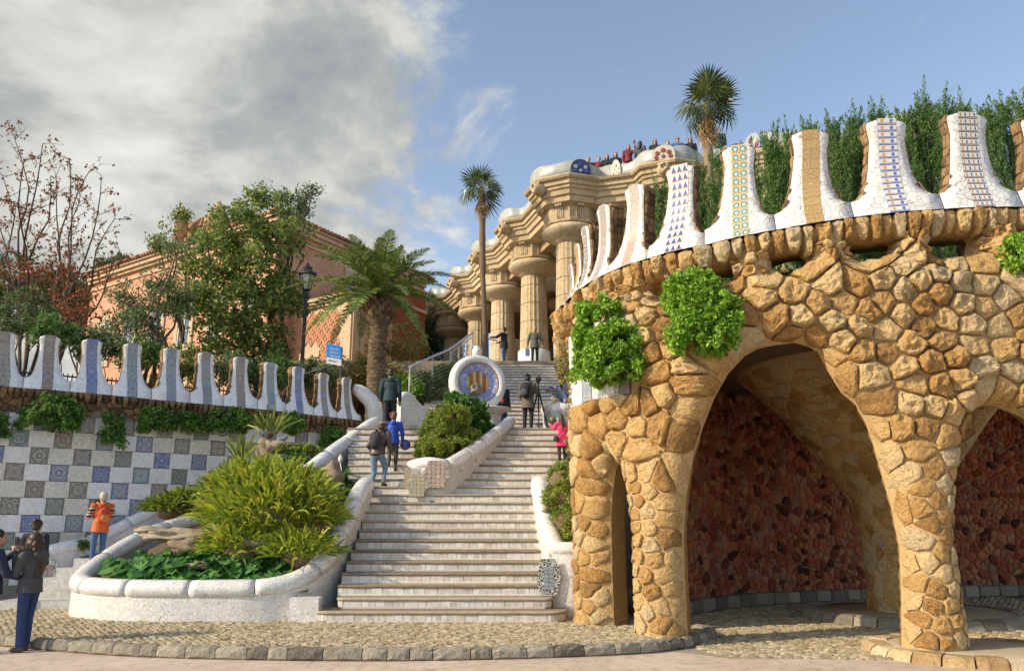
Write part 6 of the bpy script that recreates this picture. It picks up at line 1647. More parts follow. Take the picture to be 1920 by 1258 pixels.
# ------------------------------------------------------------------ creepers hanging on the walls
def creeper(name, label, ells, mat, seed, n=60, npc=60, ls=.075, group=None, crad=.16, drop=.0, stems=None, down=.25):
    """ells: (centre, rx, ry, rz)"""
    R = np.random.default_rng(seed); t = thing(name, label, 'plant', tuple(ells[0][0]), group); C = []; mb = MB()
    for c, rx, ry, rz in ells:
        c = Vector(c); k = max(6, int(n*rx*rz/sum(e[1]*e[3] for e in ells)))
        for i in range(k):
            d = unit(R.normal(size=3)); q = R.uniform(.5, 1)**.6; p = c + Vector((d[0]*rx*q, d[1]*ry*q, d[2]*rz*q)); C.append(tuple(p))
            if i % 3 == 0: limb(mb, c + Vector((0, ry*.6, rz*.6)), p, .008, .003, R, .05, 3, .1, 4)
    if down > .2:                                # trailing strands
        for i in range(int(n*.22)):
            c, rx, ry, rz = ells[R.integers(len(ells))]; c = Vector(c); a = R.uniform(0, 2*math.pi); p = c + Vector((math.cos(a)*rx*.95, math.sin(a)*ry*.9, -rz*R.uniform(.0, .75))); l = R.uniform(.3, 1.0)*max(.2, rz*.8)
            q = p + Vector((R.normal()*.06, R.normal()*.04, -l)); mb.tube([p, p.lerp(q, .5) + Vector((R.normal()*.03, 0, 0)), q], [.006, .005, .003], 4, 0, False)
            for j in range(max(2, int(l/.11))): C.append(tuple(p.lerp(q, (j + .5)/max(2, int(l/.11)))))
    mb.build('stems', BARK, t); nst = len(C)
    crad = np.where(np.arange(nst) < nst, crad, crad)*R.uniform(.55, 1.15, nst)
    V, F = leaf_cloud(C, npc, crad, ls, R, .1, .6, .9, down); link('leaves', npmesh('leaves', V - np.array(root_loc(t)), F, mat), t)
    return t
def on_pv(x, y, off): q, z = H(x, y, off); return PV.at(q, z, off)
creeper('hanging_plant', 'big bright green plant hanging on the white tiles by the upper stairs', [(on_pv(1128, 600, .66), .42, .30, .42), (on_pv(1160, 650, .68), .50, .30, .46), (on_pv(1120, 655, .66), .36, .28, .36), (on_pv(1155, 690, .66), .36, .26, .24)], L_IVY, 1, 170, 70, .075, 'green plants hanging from the pavilion', .13)
creeper('hanging_plant', 'big bright green plant hanging over the left arch, right of the other', [(on_pv(1300, 545, .62), .42, .28, .36), (on_pv(1315, 590, .66), .50, .32, .44), (on_pv(1305, 630, .62), .34, .26, .24), (on_pv(1345, 585, .6), .32, .26, .28)], L_IVY, 2, 170, 70, .075, 'green plants hanging from the pavilion', .13)
creeper('hanging_plant', 'bright green plant at the right edge below the parapet', [(on_pv(1915, 470, .55), .26, .2, .28)], L_IVY, 3, 40, 55, .07, 'green plants hanging from the pavilion', .11)
for i, (x, y, rx, rz, lab) in enumerate([(1475, 495, .30, .16, 'dark green leaves in the leftmost stone gap under the parapet'), (1622, 480, .42, .18, 'dark green leaves in the second stone gap under the parapet'), (1768, 475, .42, .2, 'dark green leaves in the third stone gap under the parapet')]):
    q, z = H(x, y); creeper('gap_plant', lab, [(PV.at(q, z - .05, -.75), rx, .22, rz)], L_GRND, 20 + i, 40, 45, .08, 'plants behind the stone gaps', .12)
q, z = H(1065, 690, .4)
creeper('dry_creeper', 'thin dry creeper trailing down the shaded left edge of the pavilion', [(PV.at(q, z + .15, .50), .10, .16, .45), (PV.at(q + .3, z - .9, .44), .08, .12, .6)], L_TWIG, 4, 46, 22, .05, None, .08)
for i, (x, y, rx, rz, lab) in enumerate([(92, 770, .86, .40, 'largest green plant hanging on the tiled wall, at its left'), (292, 781, .46, .30, 'green plant hanging on the middle of the tiled wall'), (430, 786, .72, .28, 'wide green plant hanging on the right part of the tiled wall'), (545, 790, .30, .30, 'green plant hanging above the rock garden'), (628, 818, .48, .26, 'dark green plant where the tiled wall meets the left flight'), (205, 800, .18, .40, 'thin trailing plant between two bushes on the tiled wall'), (352, 786, .26, .20, 'small plant below the sixth merlon'), (-20, 790, .3, .3, 'plant at the left edge of the tiled wall')]):
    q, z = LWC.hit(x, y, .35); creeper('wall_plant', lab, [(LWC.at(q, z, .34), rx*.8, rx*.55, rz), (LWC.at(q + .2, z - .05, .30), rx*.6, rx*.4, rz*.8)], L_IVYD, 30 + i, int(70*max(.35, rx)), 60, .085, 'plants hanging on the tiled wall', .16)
# ------------------------------------------------------------------ planters: soil, rocks, ferns, ivy
mb = MB(); 
def soil(u, v): xl = -7.35 - .55*min(1, v*5); x = xl + u*(-3.6 - xl); y = 14.6 + v*6.4; return Vector((x + .35*v, y, .44 + (v**1.1)*1.5 + .45*math.exp(-((x + 5.2)/1.3)**2 - ((y - 16.4)/1.2)**2) + .04*noise.noise(Vector((x*2, y*2, 0)))))
mb.grid(soil, 30, 36); struct(mb.build('planter_soil', EARTH))
def soil_z(x, y):
    v = (y - 14.6)/6.4; return .44 + (max(v, 0)**1.1)*1.5 + .45*math.exp(-((x + 5.2)/1.3)**2 - ((y - 16.4)/1.2)**2)
def boulder(name, label, c, r, mat, seed, amp=.35, n=20, m=14, freq=1.6, group=None):
    mb = MB(); mb.ball((0, 0, 0), 1, n, m); V = []
    for v in mb.v:
        p = Vector(v); k = 1 + amp*(noise.noise(p*freq + Vector((seed*7.3, 0, 0))) + .5*noise.noise(p*freq*2.7 + Vector((0, seed*3.1, 0))) + .25*noise.noise(p*freq*6 + Vector((0, seed, 3))))
        V.append(Vector((p.x*r[0]*k, p.y*r[1]*k, p.z*r[2]*k)) + Vector(c))
    mb.v = [tuple(v) for v in V]; o = mb.build(name, mat); return props(o, label, 'rock', group)
ROCKW = rock('weathered_rock', [(.25, (.16, .12, .08)), (.5, (.32, .26, .19)), (.75, (.46, .40, .31))], 7, .95, 1.0)
G_ = 'rocks in the fern planter'
boulder('garden_rock', 'long flat grey rock like driftwood in front of the ferns', atY(340, 1004, 15.9), (.66, .32, .13), ROCKW, 1, .45, 26, 16, 1.7, G_)
boulder('garden_rock', 'grey lump of rock beside the left fern, above the ivy', atY(285, 994, 16.3), (.34, .3, .09), ROCKW, 2, .5, 20, 12, 1.7, G_)
boulder('garden_rock', 'grey rock half hidden below the big fern', atY(352, 1024, 15.6), (.36, .26, .14), ROCKW, 3, .4, 20, 12, 1.7, G_)
boulder('garden_rock', 'brown rock at the top of the left balustrade', atY(622, 900, 18.2), (.30, .3, .34), ROCKW, 4, .45, 20, 12, 1.7, G_)
boulder('garden_rock', 'grey rock behind the big fern by the peace lily', atY(585, 890, 18.6), (.34, .3, .2), ROCKW, 5, .45, 20, 12, 1.7, G_)
boulder('garden_rock', 'small flat stone among the ivy leaves in front', atY(375, 1060, 15.1), (.32, .2, .07), ROCKW, 6, .35, 18, 10, 1.7, G_)
boulder('garden_rock', 'low brown stone under the right of the big fern', atY(478, 1018, 15.05), (.24, .14, .08), ROCKW, 7, .45, 18, 10, 1.7, G_)
def rock_arch():
    Yr = 19.4; t = thing('rock_arch', 'weathered rock arch like a dead stump, with two pigeons on it', 'rock', tuple(atY(500, 900, Yr)))
    for nm, pts, rr in (('stump', [(492, 905), (496, 870), (495, 845), (498, 826)], [.30, .22, .20, .13]), ('branch', [(498, 838), (530, 838), (565, 845), (592, 852)], [.16, .17, .13, .10]), ('branch', [(590, 850), (602, 870), (606, 895)], [.10, .09, .10]), ('branch', [(500, 850), (525, 868), (545, 890)], [.12, .10, .10])):
        P = spline([atY(x, y, Yr + .1*k) for k, (x, y) in enumerate(pts)], 14); mb = MB(); mb.tube(P, [np.interp(i/13*(len(rr) - 1), range(len(rr)), rr) for i in range(14)], 12, 0)
        mb.v = [tuple(Vector(v) + Vector((noise.noise(Vector(v)*4), noise.noise(Vector(v)*4 + Vector((5, 0, 0))), noise.noise(Vector(v)*4 + Vector((0, 5, 0)))))*.09) for v in mb.v]; mb.build(nm, ROCKW, t)
rock_arch()
def blades(name, label, lobes, n, L, wd, mat, seed, cat='fern', group=None, stiff=.55):
    R = np.random.default_rng(seed); t = thing(name, label, cat, tuple(lobes[0][0]), group); Vs = []; Fs = []; b = 0
    w = np.array([l[1]*l[2] for l in lobes]); w /= w.sum()
    for i in range(n):
        k = R.choice(len(lobes), p=w); c, rx, ry, rz = lobes[k]; d = unit(R.normal(size=3)); d[2] = abs(d[2])*.9; d = unit(d); q = R.uniform(.55, 1.0)
        p = np.array(c) + d*np.array([rx, ry, rz])*q; l = L*R.uniform(.6, 1.25); D = unit(d*np.array([.8, .8, .5]) + R.normal(size=3)*.28 + np.array([0, 0, stiff])); side = unit(np.cross(D, R.normal(size=3))); g = np.array([0, 0, -1.0])
        pts = [p, p + D*l*.35 + g*l*.03, p + D*l*.68 + g*l*.14, p + D*l*.92 + g*l*.34]; ww = [wd*.5, wd, wd*.7, .001]
        for a, c_ in zip(pts, ww): Vs += [a - side*c_*.5, a + side*c_*.5]
        for j in range(3): Fs.append((b + 2*j, b + 2*j + 1, b + 2*j + 3, b + 2*j + 2))
        b += 8
    link('fronds', npmesh('fronds', np.array(Vs) - np.array(root_loc(t)), Fs, mat), t)
    mb = MB()
    for c, rx, ry, rz in lobes: mb.ball(Vector(c) - Vector((0, 0, rz*.1)), (rx*.5, ry*.5, rz*.5), 14, 8)
    o = mb.build('leaf_litter', EARTH, t); o['kind'] = 'stuff'
    return t
def fl(x, y, Y, rx, rz): return (atY(x, y, Y), rx/FPX*Y, rx/FPX*Y*.8, rz/FPX*Y)
blades('fern', 'big yellow-green mound of sword ferns in the middle of the curved planter', [fl(505, 985, 15.9, 118, 95), fl(440, 970, 16.2, 72, 85), fl(575, 985, 15.9, 68, 85), fl(500, 925, 16.6, 105, 55), fl(455, 1035, 15.4, 70, 48), fl(560, 1045, 15.3, 68, 42)], 5600, .46, .048, L_FERN, 1, 'fern', 'ferns in the planter')
blades('fern', 'smaller green tuft of ferns left of the big mound', [fl(315, 960, 16.8, 42, 22), fl(345, 950, 17.0, 36, 26)], 900, .36, .038, leafmat('green_fern', [(.2, (.07, .12, .015)), (.5, (.17, .23, .025)), (.8, (.28, .33, .05))]), 2, 'fern', 'ferns in the planter')
blades('spiky_plant', 'spiky upright plant above the rock arch', [fl(505, 815, 19.8, 16, 12), fl(450, 862, 19.0, 14, 10)], 90, .95, .05, leafmat('spike_leaves', [(.2, (.10, .15, .02)), (.8, (.30, .36, .07))]), 3, 'plant', None, 1.1)
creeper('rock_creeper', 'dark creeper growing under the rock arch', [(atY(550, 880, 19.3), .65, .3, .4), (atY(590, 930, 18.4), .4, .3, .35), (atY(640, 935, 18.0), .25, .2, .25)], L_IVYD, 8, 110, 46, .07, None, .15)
creeper('moss_plant', 'yellowish moss fringe on top of the rock arch', [(atY(560, 838, 19.3), .55, .12, .08)], L_MOSS, 9, 50, 36, .05, None, .08)
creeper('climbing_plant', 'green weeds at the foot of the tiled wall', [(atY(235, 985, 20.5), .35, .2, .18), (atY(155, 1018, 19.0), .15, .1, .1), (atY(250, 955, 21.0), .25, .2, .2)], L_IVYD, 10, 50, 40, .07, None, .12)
def big_leaf(seed, L=.24, W_=.2):
    R = random.Random(seed); mb = MB(); out = [(0, 0), (.25, .42), (.10, .62), (.42, .80), (.55, .55), (.75, .62), (.86, .3), (1.0, 0)]
    P = [(a - .1, b*.62) for a, b in out] + [(a - .1, -b*.62) for a, b in out[-2:0:-1]]; V = [Vector((a*L, b*W_, -.06*a*a*L*2 + .05*abs(b)*L*2 + R.uniform(-.006, .006))) for a, b in P]; c = Vector((.4*L, 0, -.01)); n = len(V)
    mb.add(V + [c], [(i, (i + 1) % n, n) for i in range(n)], 0, True); return mb.mesh('leaf', L_GRND)
def ivy_bed():
    t = thing('ivy_bed', 'bed of dark green broad-leaved ivy along the front of the curved planter', 'plant', (-5.8, 15.2, .5)); R = np.random.default_rng(6); me = [big_leaf(i) for i in range(5)]; org = root_loc(t)
    def leaf_at(k, x, y):
        z = soil_z(x, y) + R.uniform(.08, .42)*min(1, (y - 14.5)*2.2); s = R.uniform(.9, 1.5)
        return Vector((x, y, z)), (R.uniform(-.5, .5), R.uniform(.1, .8), R.uniform(-2.6, -.5)), s
    n = 0; rest = MB()
    while n < 1000:
        x = R.uniform(-7.75, -3.75); y = 14.74 + abs(R.normal())*.55
        if y > 16.2 or x > -3.95 or (x < -6.7 and y < 14.95 - (x + 6.7)*.75) or (-5.9 < x < -5.4 and y < 15.3 and R.random() < .5): continue
        p, r, s = leaf_at(n, x, y)
        if n < 290: link('leaf', me[n % 5], t, p - org, r, (s,)*3)
        else:
            from mathutils import Euler
            m = Euler(r).to_matrix(); q = me[n % 5]; p = p - Vector((0, 0, .08)); rest.add([m @ (v.co*s) + p for v in q.vertices], [tuple(f.vertices) for f in q.polygons])
        n += 1
    o = rest.build('undergrowth', L_GRND, t); o['kind'] = 'stuff'
ivy_bed()
def lily():
    Y = 18.5; c = atY(645, 905, Y); t = thing('peace_lily', 'glossy green lily plant with one white flower beside the left balustrade', 'plant', tuple(c)); R = np.random.default_rng(5); org = root_loc(t); me = [big_leaf(20 + i, .30, .11) for i in range(3)]
    for i in range(44): link('leaf', me[i % 3], t, c - org + Vector(R.normal(size=3)*np.array([.16, .12, .14])), (R.uniform(-.4, .4), R.uniform(-.7, .5), R.uniform(0, 6.28)), (1.1,)*3)
    mb = MB(); p = atY(638, 868, Y); mb.tube([c, p], .01, 5); mb.lathe(p, [(.001, 0), (.05, .05), (.055, .12), (.001, .22)], 8); mb.build('flower', plain('white_flower', (.7, .7, .62), .5), t)
lily()
# island mound and the bush by the right balustrade
ic = [(atY(822, 815, 19.6), .42, .8, .46), (atY(862, 785, 20.6), .52, .8, .44), (atY(842, 800, 20.0), .5, .9, .5)]
t = creeper('ivy_mound', 'clipped yellow-green mound of creeping leaves on the island planter', [(atY(812, 838, 18.9), .34, .5, .26), (atY(850, 838, 19.2), .42, .5, .28), (atY(880, 825, 19.9), .36, .5, .28), (ic[0][0] + Vector((.0, 0, -.1)), .50, .8, .52), (ic[2][0], .62, .9, .58)], L_MOSS, 12, 420, 70, .055, None, .12)
creeper('ivy_plant', 'large leaved ivy on the right side of the island mound', [(atY(880, 775, 21.2), .46, .7, .46), (atY(895, 795, 21.0), .36, .6, .40), (atY(855, 752, 21.4), .3, .4, .2)], leafmat('bright_ivy', [(.2, (.03, .10, .012)), (.5, (.08, .19, .03)), (.85, (.18, .33, .07))], .3), 13, 110, 34, .13, None, .16)
mb = MB()
for c, rx, ry, rz in ic: mb.ball(c, (rx*.55, ry*.55, rz*.55), 14, 10)
o = mb.build('mound_core', EARTH, t); o['kind'] = 'stuff'
t = creeper('hedge', 'bright green hedge spilling over the right planter beside the pavilion', [(atY(1056, 905, 16.6), .34, .4, .42), (atY(1050, 950, 16.3), .36, .4, .40), (atY(1060, 990, 15.8), .34, .35, .35), (atY(1074, 1030, 15.3), .22, .25, .36), (atY(1082, 1070, 15.1), .10, .15, .26)], L_MOSS, 14, 330, 56, .05, None, .12)
mb = MB()
for x, y, Y, r in ((1056, 905, 16.6, .3), (1050, 950, 16.3, .32), (1060, 990, 15.8, .3), (1072, 1030, 15.35, .18)): mb.ball(atY(x, y, Y), (r, r, r), 12, 8)
o = mb.build('twigs', EARTH, t); o['kind'] = 'stuff'
# ------------------------------------------------------------------ people
def flat(name, col, rough=.8, bump=.1): return plain(name, col, rough, .10, 9, bump)
SKIN = flat('skin', (.50, .30, .21), .55, .03); SKIN_D = flat('tanned_skin', (.42, .24, .16), .55, .03)
H_BLK = flat('black_hair', (.022, .017, .014), .5, .4); H_BRN = flat('brown_hair', (.035, .018, .010), .5, .4); H_GRY = flat('white_hair', (.50, .47, .40), .6, .4); H_RED = flat('chestnut_hair', (.14, .06, .03), .5, .4)
JEAN = flat('blue_denim', (.06, .12, .26), .9, .2); JEAN_L = flat('washed_denim', (.15, .24, .34), .9, .2); JEAN_D = flat('dark_denim', (.025, .05, .14), .9, .2); DARK = flat('dark_cloth', (.022, .024, .03), .9, .2)
NAVY = flat('navy_cloth', (.02, .026, .06), .85, .2); CHAR = flat('charcoal_cloth', (.06, .062, .068), .8, .2); ORG = flat('orange_cloth', (.62, .13, .02), .7, .2); BRNJ = flat('brown_leather', (.085, .05, .038), .45, .2)
BLUJ = flat('bright_blue_cloth', (.015, .07, .46), .6, .2); TAUPE = flat('taupe_cloth', (.13, .105, .085), .9, .2); PINKC = flat('hot_pink_cloth', (.72, .04, .15), .8, .2); PUFF = flat('olive_grey_cloth', (.10, .10, .085), .8, .2); TEAL = flat('dark_teal_cloth', (.02, .045, .055), .85, .2)
REDC = flat('red_cloth', (.50, .03, .03), .8, .2); MAGE = flat('pink_shoe', (.55, .10, .14), .7, .1); SHOE = flat('brown_shoe', (.09, .06, .04), .6, .1); SHOEB = flat('black_shoe', (.03, .03, .032), .6, .1); WHC = flat('pale_cloth', (.55, .53, .50), .8, .2); GREYC = flat('grey_cloth', (.2, .2, .21), .85, .2)
EYE = plain('eye_dark', (.02, .015, .012), .3); LIP = plain('lips', (.30, .09, .08), .5)
TMP = bpy.data.scenes.new('workbench')
def remesh(mb, name, mat, vox, M, org, smooth=4):
    me = mb.mesh('tmp', mat); ob = bpy.data.objects.new('tmp', me); TMP.collection.objects.link(ob)
    r = ob.modifiers.new('r', 'REMESH'); r.mode = 'VOXEL'; r.voxel_size = vox; r.use_smooth_shade = True
    s = ob.modifiers.new('s', 'SMOOTH'); s.iterations = smooth; s.factor = .5
    vl = TMP.view_layers[0]; vl.update(); dg = vl.depsgraph; dg.update(); out = bpy.data.meshes.new_from_object(ob.evaluated_get(dg)); out.name = name
    TMP.collection.objects.unlink(ob); bpy.data.objects.remove(ob); bpy.data.meshes.remove(me)
    out.materials.clear(); out.materials.append(mat); out.transform(Matrix.Translation(-org) @ M)
    out.polygons.foreach_set('use_smooth', [True]*len(out.polygons)); return out
def cap(mb, a, b, ra, rb, n=10):
    a, b = Vector(a), Vector(b); mb.ball(a, ra, n, 8); mb.ball(b, rb, n, 8)
    if (b - a).length > 1e-4: mb.tube([a, b], [ra, rb], n)
def person(label, foot, H, face, pose=None, top=CHAR, leg=JEAN, shoe=SHOEB, hair=H_BLK, skin=SKIN, vox=.011, hairstyle='short', coat=.0, flare=0, hat=None, hood=False, extras=(), group=None, tilt=0.0, sleeves=True, half=False, look=(0, 0), glasses=False):
    """face: heading angle of the forward direction in plan"""
    J = dict(pel=(0, 0, .53), wai=(0, 0, .61), che=(0, .0, .715), nek=(0, -.008, .815), hed=(0, .012, .915),
             shl=(-.112, 0, .792), shr=(.112, 0, .792), ell=(-.142, -.015, .63), elr=(.142, -.015, .63), wrl=(-.142, .045, .49), wrr=(.142, .045, .49),
             hpl=(-.05, 0, .515), hpr=(.05, 0, .515), knl=(-.058, .012, .285), knr=(.058, .012, .285), anl=(-.06, -.012, .045), anr=(.06, -.012, .045))
    J.update(pose or {}); J = {k: Vector(v)*H for k, v in J.items()}
    M = Matrix.Translation(foot) @ Matrix.Rotation(face - math.pi/2, 4, 'Z')
    t = thing('person', label, 'person', tuple(foot), group); org = Vector(foot); R = lambda k: k*H
    hd = J['hed']; fw = Vector((math.sin(look[0])*1, math.cos(look[0]), math.sin(look[1]))).normalized(); sd = Vector((fw.y, -fw.x, 0)).normalized(); up = sd.cross(fw).normalized()
    def hp(a, b, c): return hd + sd*R(a) + fw*R(b) + up*R(c)
    rot = Matrix((sd, fw, up)).transposed()
    # body: one continuous surface
    mb = MB()
    mb.ball(hd + up*R(.012), (R(.047), R(.058), R(.060)), 16, 12, 0, rot); mb.ball(hp(0, .012, -.030), (R(.036), R(.044), R(.038)), 14, 10, 0, rot)
    mb.ball(hp(0, .060, -.012), (R(.009), R(.014), R(.013)), 8, 6, 0, rot); mb.ball(hp(0, .052, -.040), (R(.017), R(.008), R(.007)), 8, 6, 0, rot); mb.ball(hp(0, .046, -.062), (R(.014), R(.012), R(.010)), 8, 6, 0, rot)
    for s in (-1, 1): mb.ball(hp(.050*s, -.004, -.006), (R(.007), R(.012), R(.018)), 8, 6, 0, rot)
    cap(mb, J['nek'] - Vector((0, 0, R(.02))), hp(0, -.008, -.03), R(.033), R(.031))
    mb.ball(J['che'], (R(.088), R(.058), R(.085)), 16, 10); mb.ball(J['wai'], (R(.075), R(.052), R(.07)), 16, 10); mb.ball(J['pel'], (R(.082), R(.06), R(.06)), 16, 10)
    cap(mb, J['wai'], J['che'], R(.058), R(.062)); cap(mb, J['shl'], J['shr'], R(.034), R(.034)); cap(mb, J['pel'], J['wai'], R(.06), R(.058))
    hands = []
    for s, k in ((-1, 'l'), (1, 'r')):
        cap(mb, J['sh' + k], J['el' + k], R(.030), R(.024)); cap(mb, J['el' + k], J['wr' + k], R(.024), R(.016))
        d = (J['wr' + k] - J['el' + k]).normalized(); w = J['wr' + k]; sx = d.cross(Vector((0, 0, 1))); sx = sx.normalized() if sx.length > .2 else Vector((s*1.0, 0, 0)); nn = sx.cross(d).normalized()
        pc = w + d*R(.028); mb.ball(pc, (R(.023), R(.023), R(.020)), 10, 8); cap(mb, w, pc, R(.016), R(.018))
        for f in range(4):
            b0 = pc + sx*R(.011*(f - 1.5)) + d*R(.012); ln = R((.036, .042, .040, .031)[f]); m = b0 + d*ln*.55 - nn*R(.004); e = m + (d*.6 - nn*.8).normalized()*ln*.5
            cap(mb, b0, m, R(.0062), R(.0058), 6); cap(mb, m, e, R(.0058), R(.005), 6)
        b0 = pc - sx*R(.018)*s; cap(mb, b0, b0 + (d*.6 - sx*s*.6 - nn*.4).normalized()*R(.03), R(.0075), R(.006), 6); hands.append(pc + d*R(.03))
        if not half:
            cap(mb, J['hp' + k], J['kn' + k], R(.048), R(.032)); cap(mb, J['kn' + k], J['an' + k], R(.031), R(.020))
            fa = J['an' + k]; cap(mb, fa - Vector((0, R(.012), R(.02))), fa + Vector((0, R(.075), -R(.028))), R(.020), R(.016))
    body = link('body', remesh(mb, 'body', skin, vox, M, org), t)
    for s in (-1, 1):
        e = MB(); e.ball(hp(.019*s, .052, .004), (R(.007), R(.005), R(.0045)), 8, 6, 0, rot); o = e.mesh('eye', EYE); o.transform(Matrix.Translation(-org) @ M); link('eye', o, t)
    e = MB(); e.ball(hp(0, .0575, -.041), (R(.013), R(.004), R(.0045)), 8, 6, 0, rot); o = e.mesh('mouth', LIP); o.transform(Matrix.Translation(-org) @ M); link('mouth', o, t)
    # clothes
    mb = MB(); q = R(.013)
    mb.ball(J['che'], (R(.094) + q, R(.066) + q, R(.090) + q), 16, 10); mb.ball(J['wai'], (R(.080) + q, R(.060) + q, R(.075) + q), 16, 10); cap(mb, J['shl'], J['shr'], R(.036) + q*.7, R(.036) + q*.7)
    cap(mb, J['wai'], J['che'], R(.064) + q, R(.066) + q); cap(mb, J['nek'] - Vector((0, 0, R(.025))), J['nek'] + Vector((0, 0, R(.008))), R(.043), R(.040))
    hem = J['pel'] + Vector((0, 0, -R(.03) - R(coat))); mb.ball(J['pel'], (R(.085) + q, R(.064) + q, R(.06)), 16, 10)
    P = [J['wai'], J['pel'], hem]; mb.tube(P, [R(.074) + q, R(.080) + q, R(.082 + coat*.15) + q*1.2], 16, 0, True, True, Vector((0, 1, 0)), 1.12)
    if sleeves:
        for k in 'lr':
            cap(mb, J['sh' + k], J['el' + k], R(.036) + q*.6, R(.030) + q*.5); w = J['el' + k].lerp(J['wr' + k], .93); cap(mb, J['el' + k], w, R(.030) + q*.5, R(.022) + q*.3)
    if hood: mb.ball(J['nek'] + Vector((0, -R(.045), -R(.012))), (R(.055), R(.036), R(.038)), 12, 8)
    link('jacket', remesh(mb, 'jacket', top, vox, M, org), t)
    if not half:
        mb = MB(); mb.ball(J['pel'] - Vector((0, 0, R(.012))), (R(.086), R(.066), R(.062)), 16, 10)
        for k in 'lr':
            cap(mb, J['hp' + k], J['kn' + k], R(.055), R(.038)); w = J['kn' + k].lerp(J['an' + k], .94); cap(mb, J['kn' + k], w, R(.038), R(.029 + flare)); 
        link('trousers', remesh(mb, 'trousers', leg, vox, M, org), t)
        for k in 'lr':
            mb = MB(); fa = J['an' + k]; cap(mb, fa - Vector((0, R(.016), R(.018))), fa + Vector((0, R(.085), -R(.026))), R(.025), R(.019)); cap(mb, fa, fa - Vector((0, R(.012), R(.018))), R(.024), R(.025))
            link('shoe', remesh(mb, 'shoe', shoe, vox, M, org, 2), t)
    # hair
    if hair is not None:
        mb = MB(); mb.ball(hp(0, -.010, .022), (R(.054), R(.060), R(.058)), 16, 10, 0, rot); mb.ball(hp(0, -.028, -.012), (R(.048), R(.040), R(.046)), 14, 8, 0, rot)
        if hairstyle in ('long', 'verylong'):
            n = 7 if hairstyle == 'verylong' else 4
            for i in range(n): mb.ball(hp(0, -.050 - .006*i, -.03 - .042*i), (R(.060 - .003*i), R(.036), R(.045)), 14, 8, 0, rot)
            for s in (-1, 1):
                for i in range(3): mb.ball(hp(.046*s, -.008 + .002*i, -.02 - .036*i), (R(.016), R(.030), R(.032)), 10, 8, 0, rot)
        if hairstyle == 'curly':
            Rr = random.Random(4)
            for i in range(26): a = Rr.uniform(0, 6.28); b = Rr.uniform(-.2, 1.4); mb.ball(hp(.056*math.cos(a)*math.cos(b), -.014 + .058*math.sin(a)*math.cos(b)*(1 if math.sin(a) < 0 else .6), .022 + .055*math.sin(b)), R(.018), 8, 6)
        if hairstyle == 'bun': mb.ball(hp(0, -.055, .055), R(.028), 10, 8)
        link('hair', remesh(mb, 'hair', hair, vox, M, org, 2), t)
    if hat:
        mb = MB(); kind, hm = hat
        if kind == 'flatcap': mb.ball(hp(0, .004, .045), (R(.062), R(.072), R(.030)), 16, 8, 0, rot); mb.ball(hp(0, .062, .030), (R(.042), R(.030), R(.008)), 14, 6, 0, rot)
        elif kind == 'cap': mb.ball(hp(0, -.004, .035), (R(.057), R(.064), R(.046)), 16, 8, 0, rot); mb.ball(hp(0, .072, .022), (R(.040), R(.042), R(.007)), 14, 6, 0, rot)
        else: mb.ball(hp(0, -.008, .028), (R(.057), R(.064), R(.056)), 16, 10, 0, rot)
        link('hat', remesh(mb, 'hat', hm, vox, M, org, 2), t)
    if glasses:
        mb = MB()
        for s in (-1, 1): mb.ball(hp(.020*s, .058, .004), (R(.017), R(.006), R(.012)), 10, 6, 0, rot)
        mb.tube([hp(-.05, .01, .006), hp(-.03, .056, .006), hp(.03, .056, .006), hp(.05, .01, .006)], R(.004), 5)
        o = mb.mesh('sunglasses', EYE); o.transform(Matrix.Translation(-org) @ M); link('sunglasses', o, t)
    for ex in extras: ex(t, J, M, org, R, hp, vox)
    return t, [M @ h for h in hands], M, J
def own(nm, label, cat, mb, mat, M, vox=None, bevel=False):
    """a thing of its own made in a person's own space"""
    me = remesh(mb, nm, mat, vox, M, Vector((0, 0, 0)), 2) if vox else mb.mesh(nm, mat)
    if not vox: me.transform(M)
    c = sum((v.co for v in me.vertices), Vector())/len(me.vertices); me.transform(Matrix.Translation(-c)); o = link(nm, me, None, c); return props(o, label, cat)
def backpack(label, M, J, H, mat, size=(.30, .16, .42), trim=None, dz=0.0, dy=0.0):
    t = thing('backpack', label, 'backpack', tuple(M @ (J['che'] + Vector((0, -.1*H, 0))))); org = root_loc(t); w, d, h = size; c = J['che'] + Vector((0, -(.066 + .02)*H - d*.42 + dy, -.02*H + dz))
    mb = MB(); mb.ball(c, (w*.5, d*.55, h*.52), 16, 12); mb.box(c, (w*.72, d*.62, h*.72), 0); link('bag', remesh(mb, 'bag', mat, .014, M, org, 5), t)
    mb = MB(); p = c + Vector((0, -d*.42, -h*.16)); mb.ball(p, (w*.36, d*.30, h*.25), 12, 8); link('pocket', remesh(mb, 'pocket', trim or mat, .012, M, org, 3), t)
    for s in (-1, 1):
        mb = MB(); a = J['shl' if s < 0 else 'shr']; mb.tube(spline([c + Vector((s*w*.25, d*.3, h*.42)), a*.6 + J['nek']*.4 + Vector((0, 0, .045*H)), J['che'] + Vector((s*.06*H, .092*H, .03*H)), J['wai'] + Vector((s*.09*H, .02*H, .02*H)), c + Vector((s*w*.3, d*.3, -h*.36))], 16), .016, 6, 0, True, True, None, 1.6)
        me = mb.mesh('strap', trim or DARK); me.transform(Matrix.Translation(-org) @ M); link('strap', me, t)
    return t
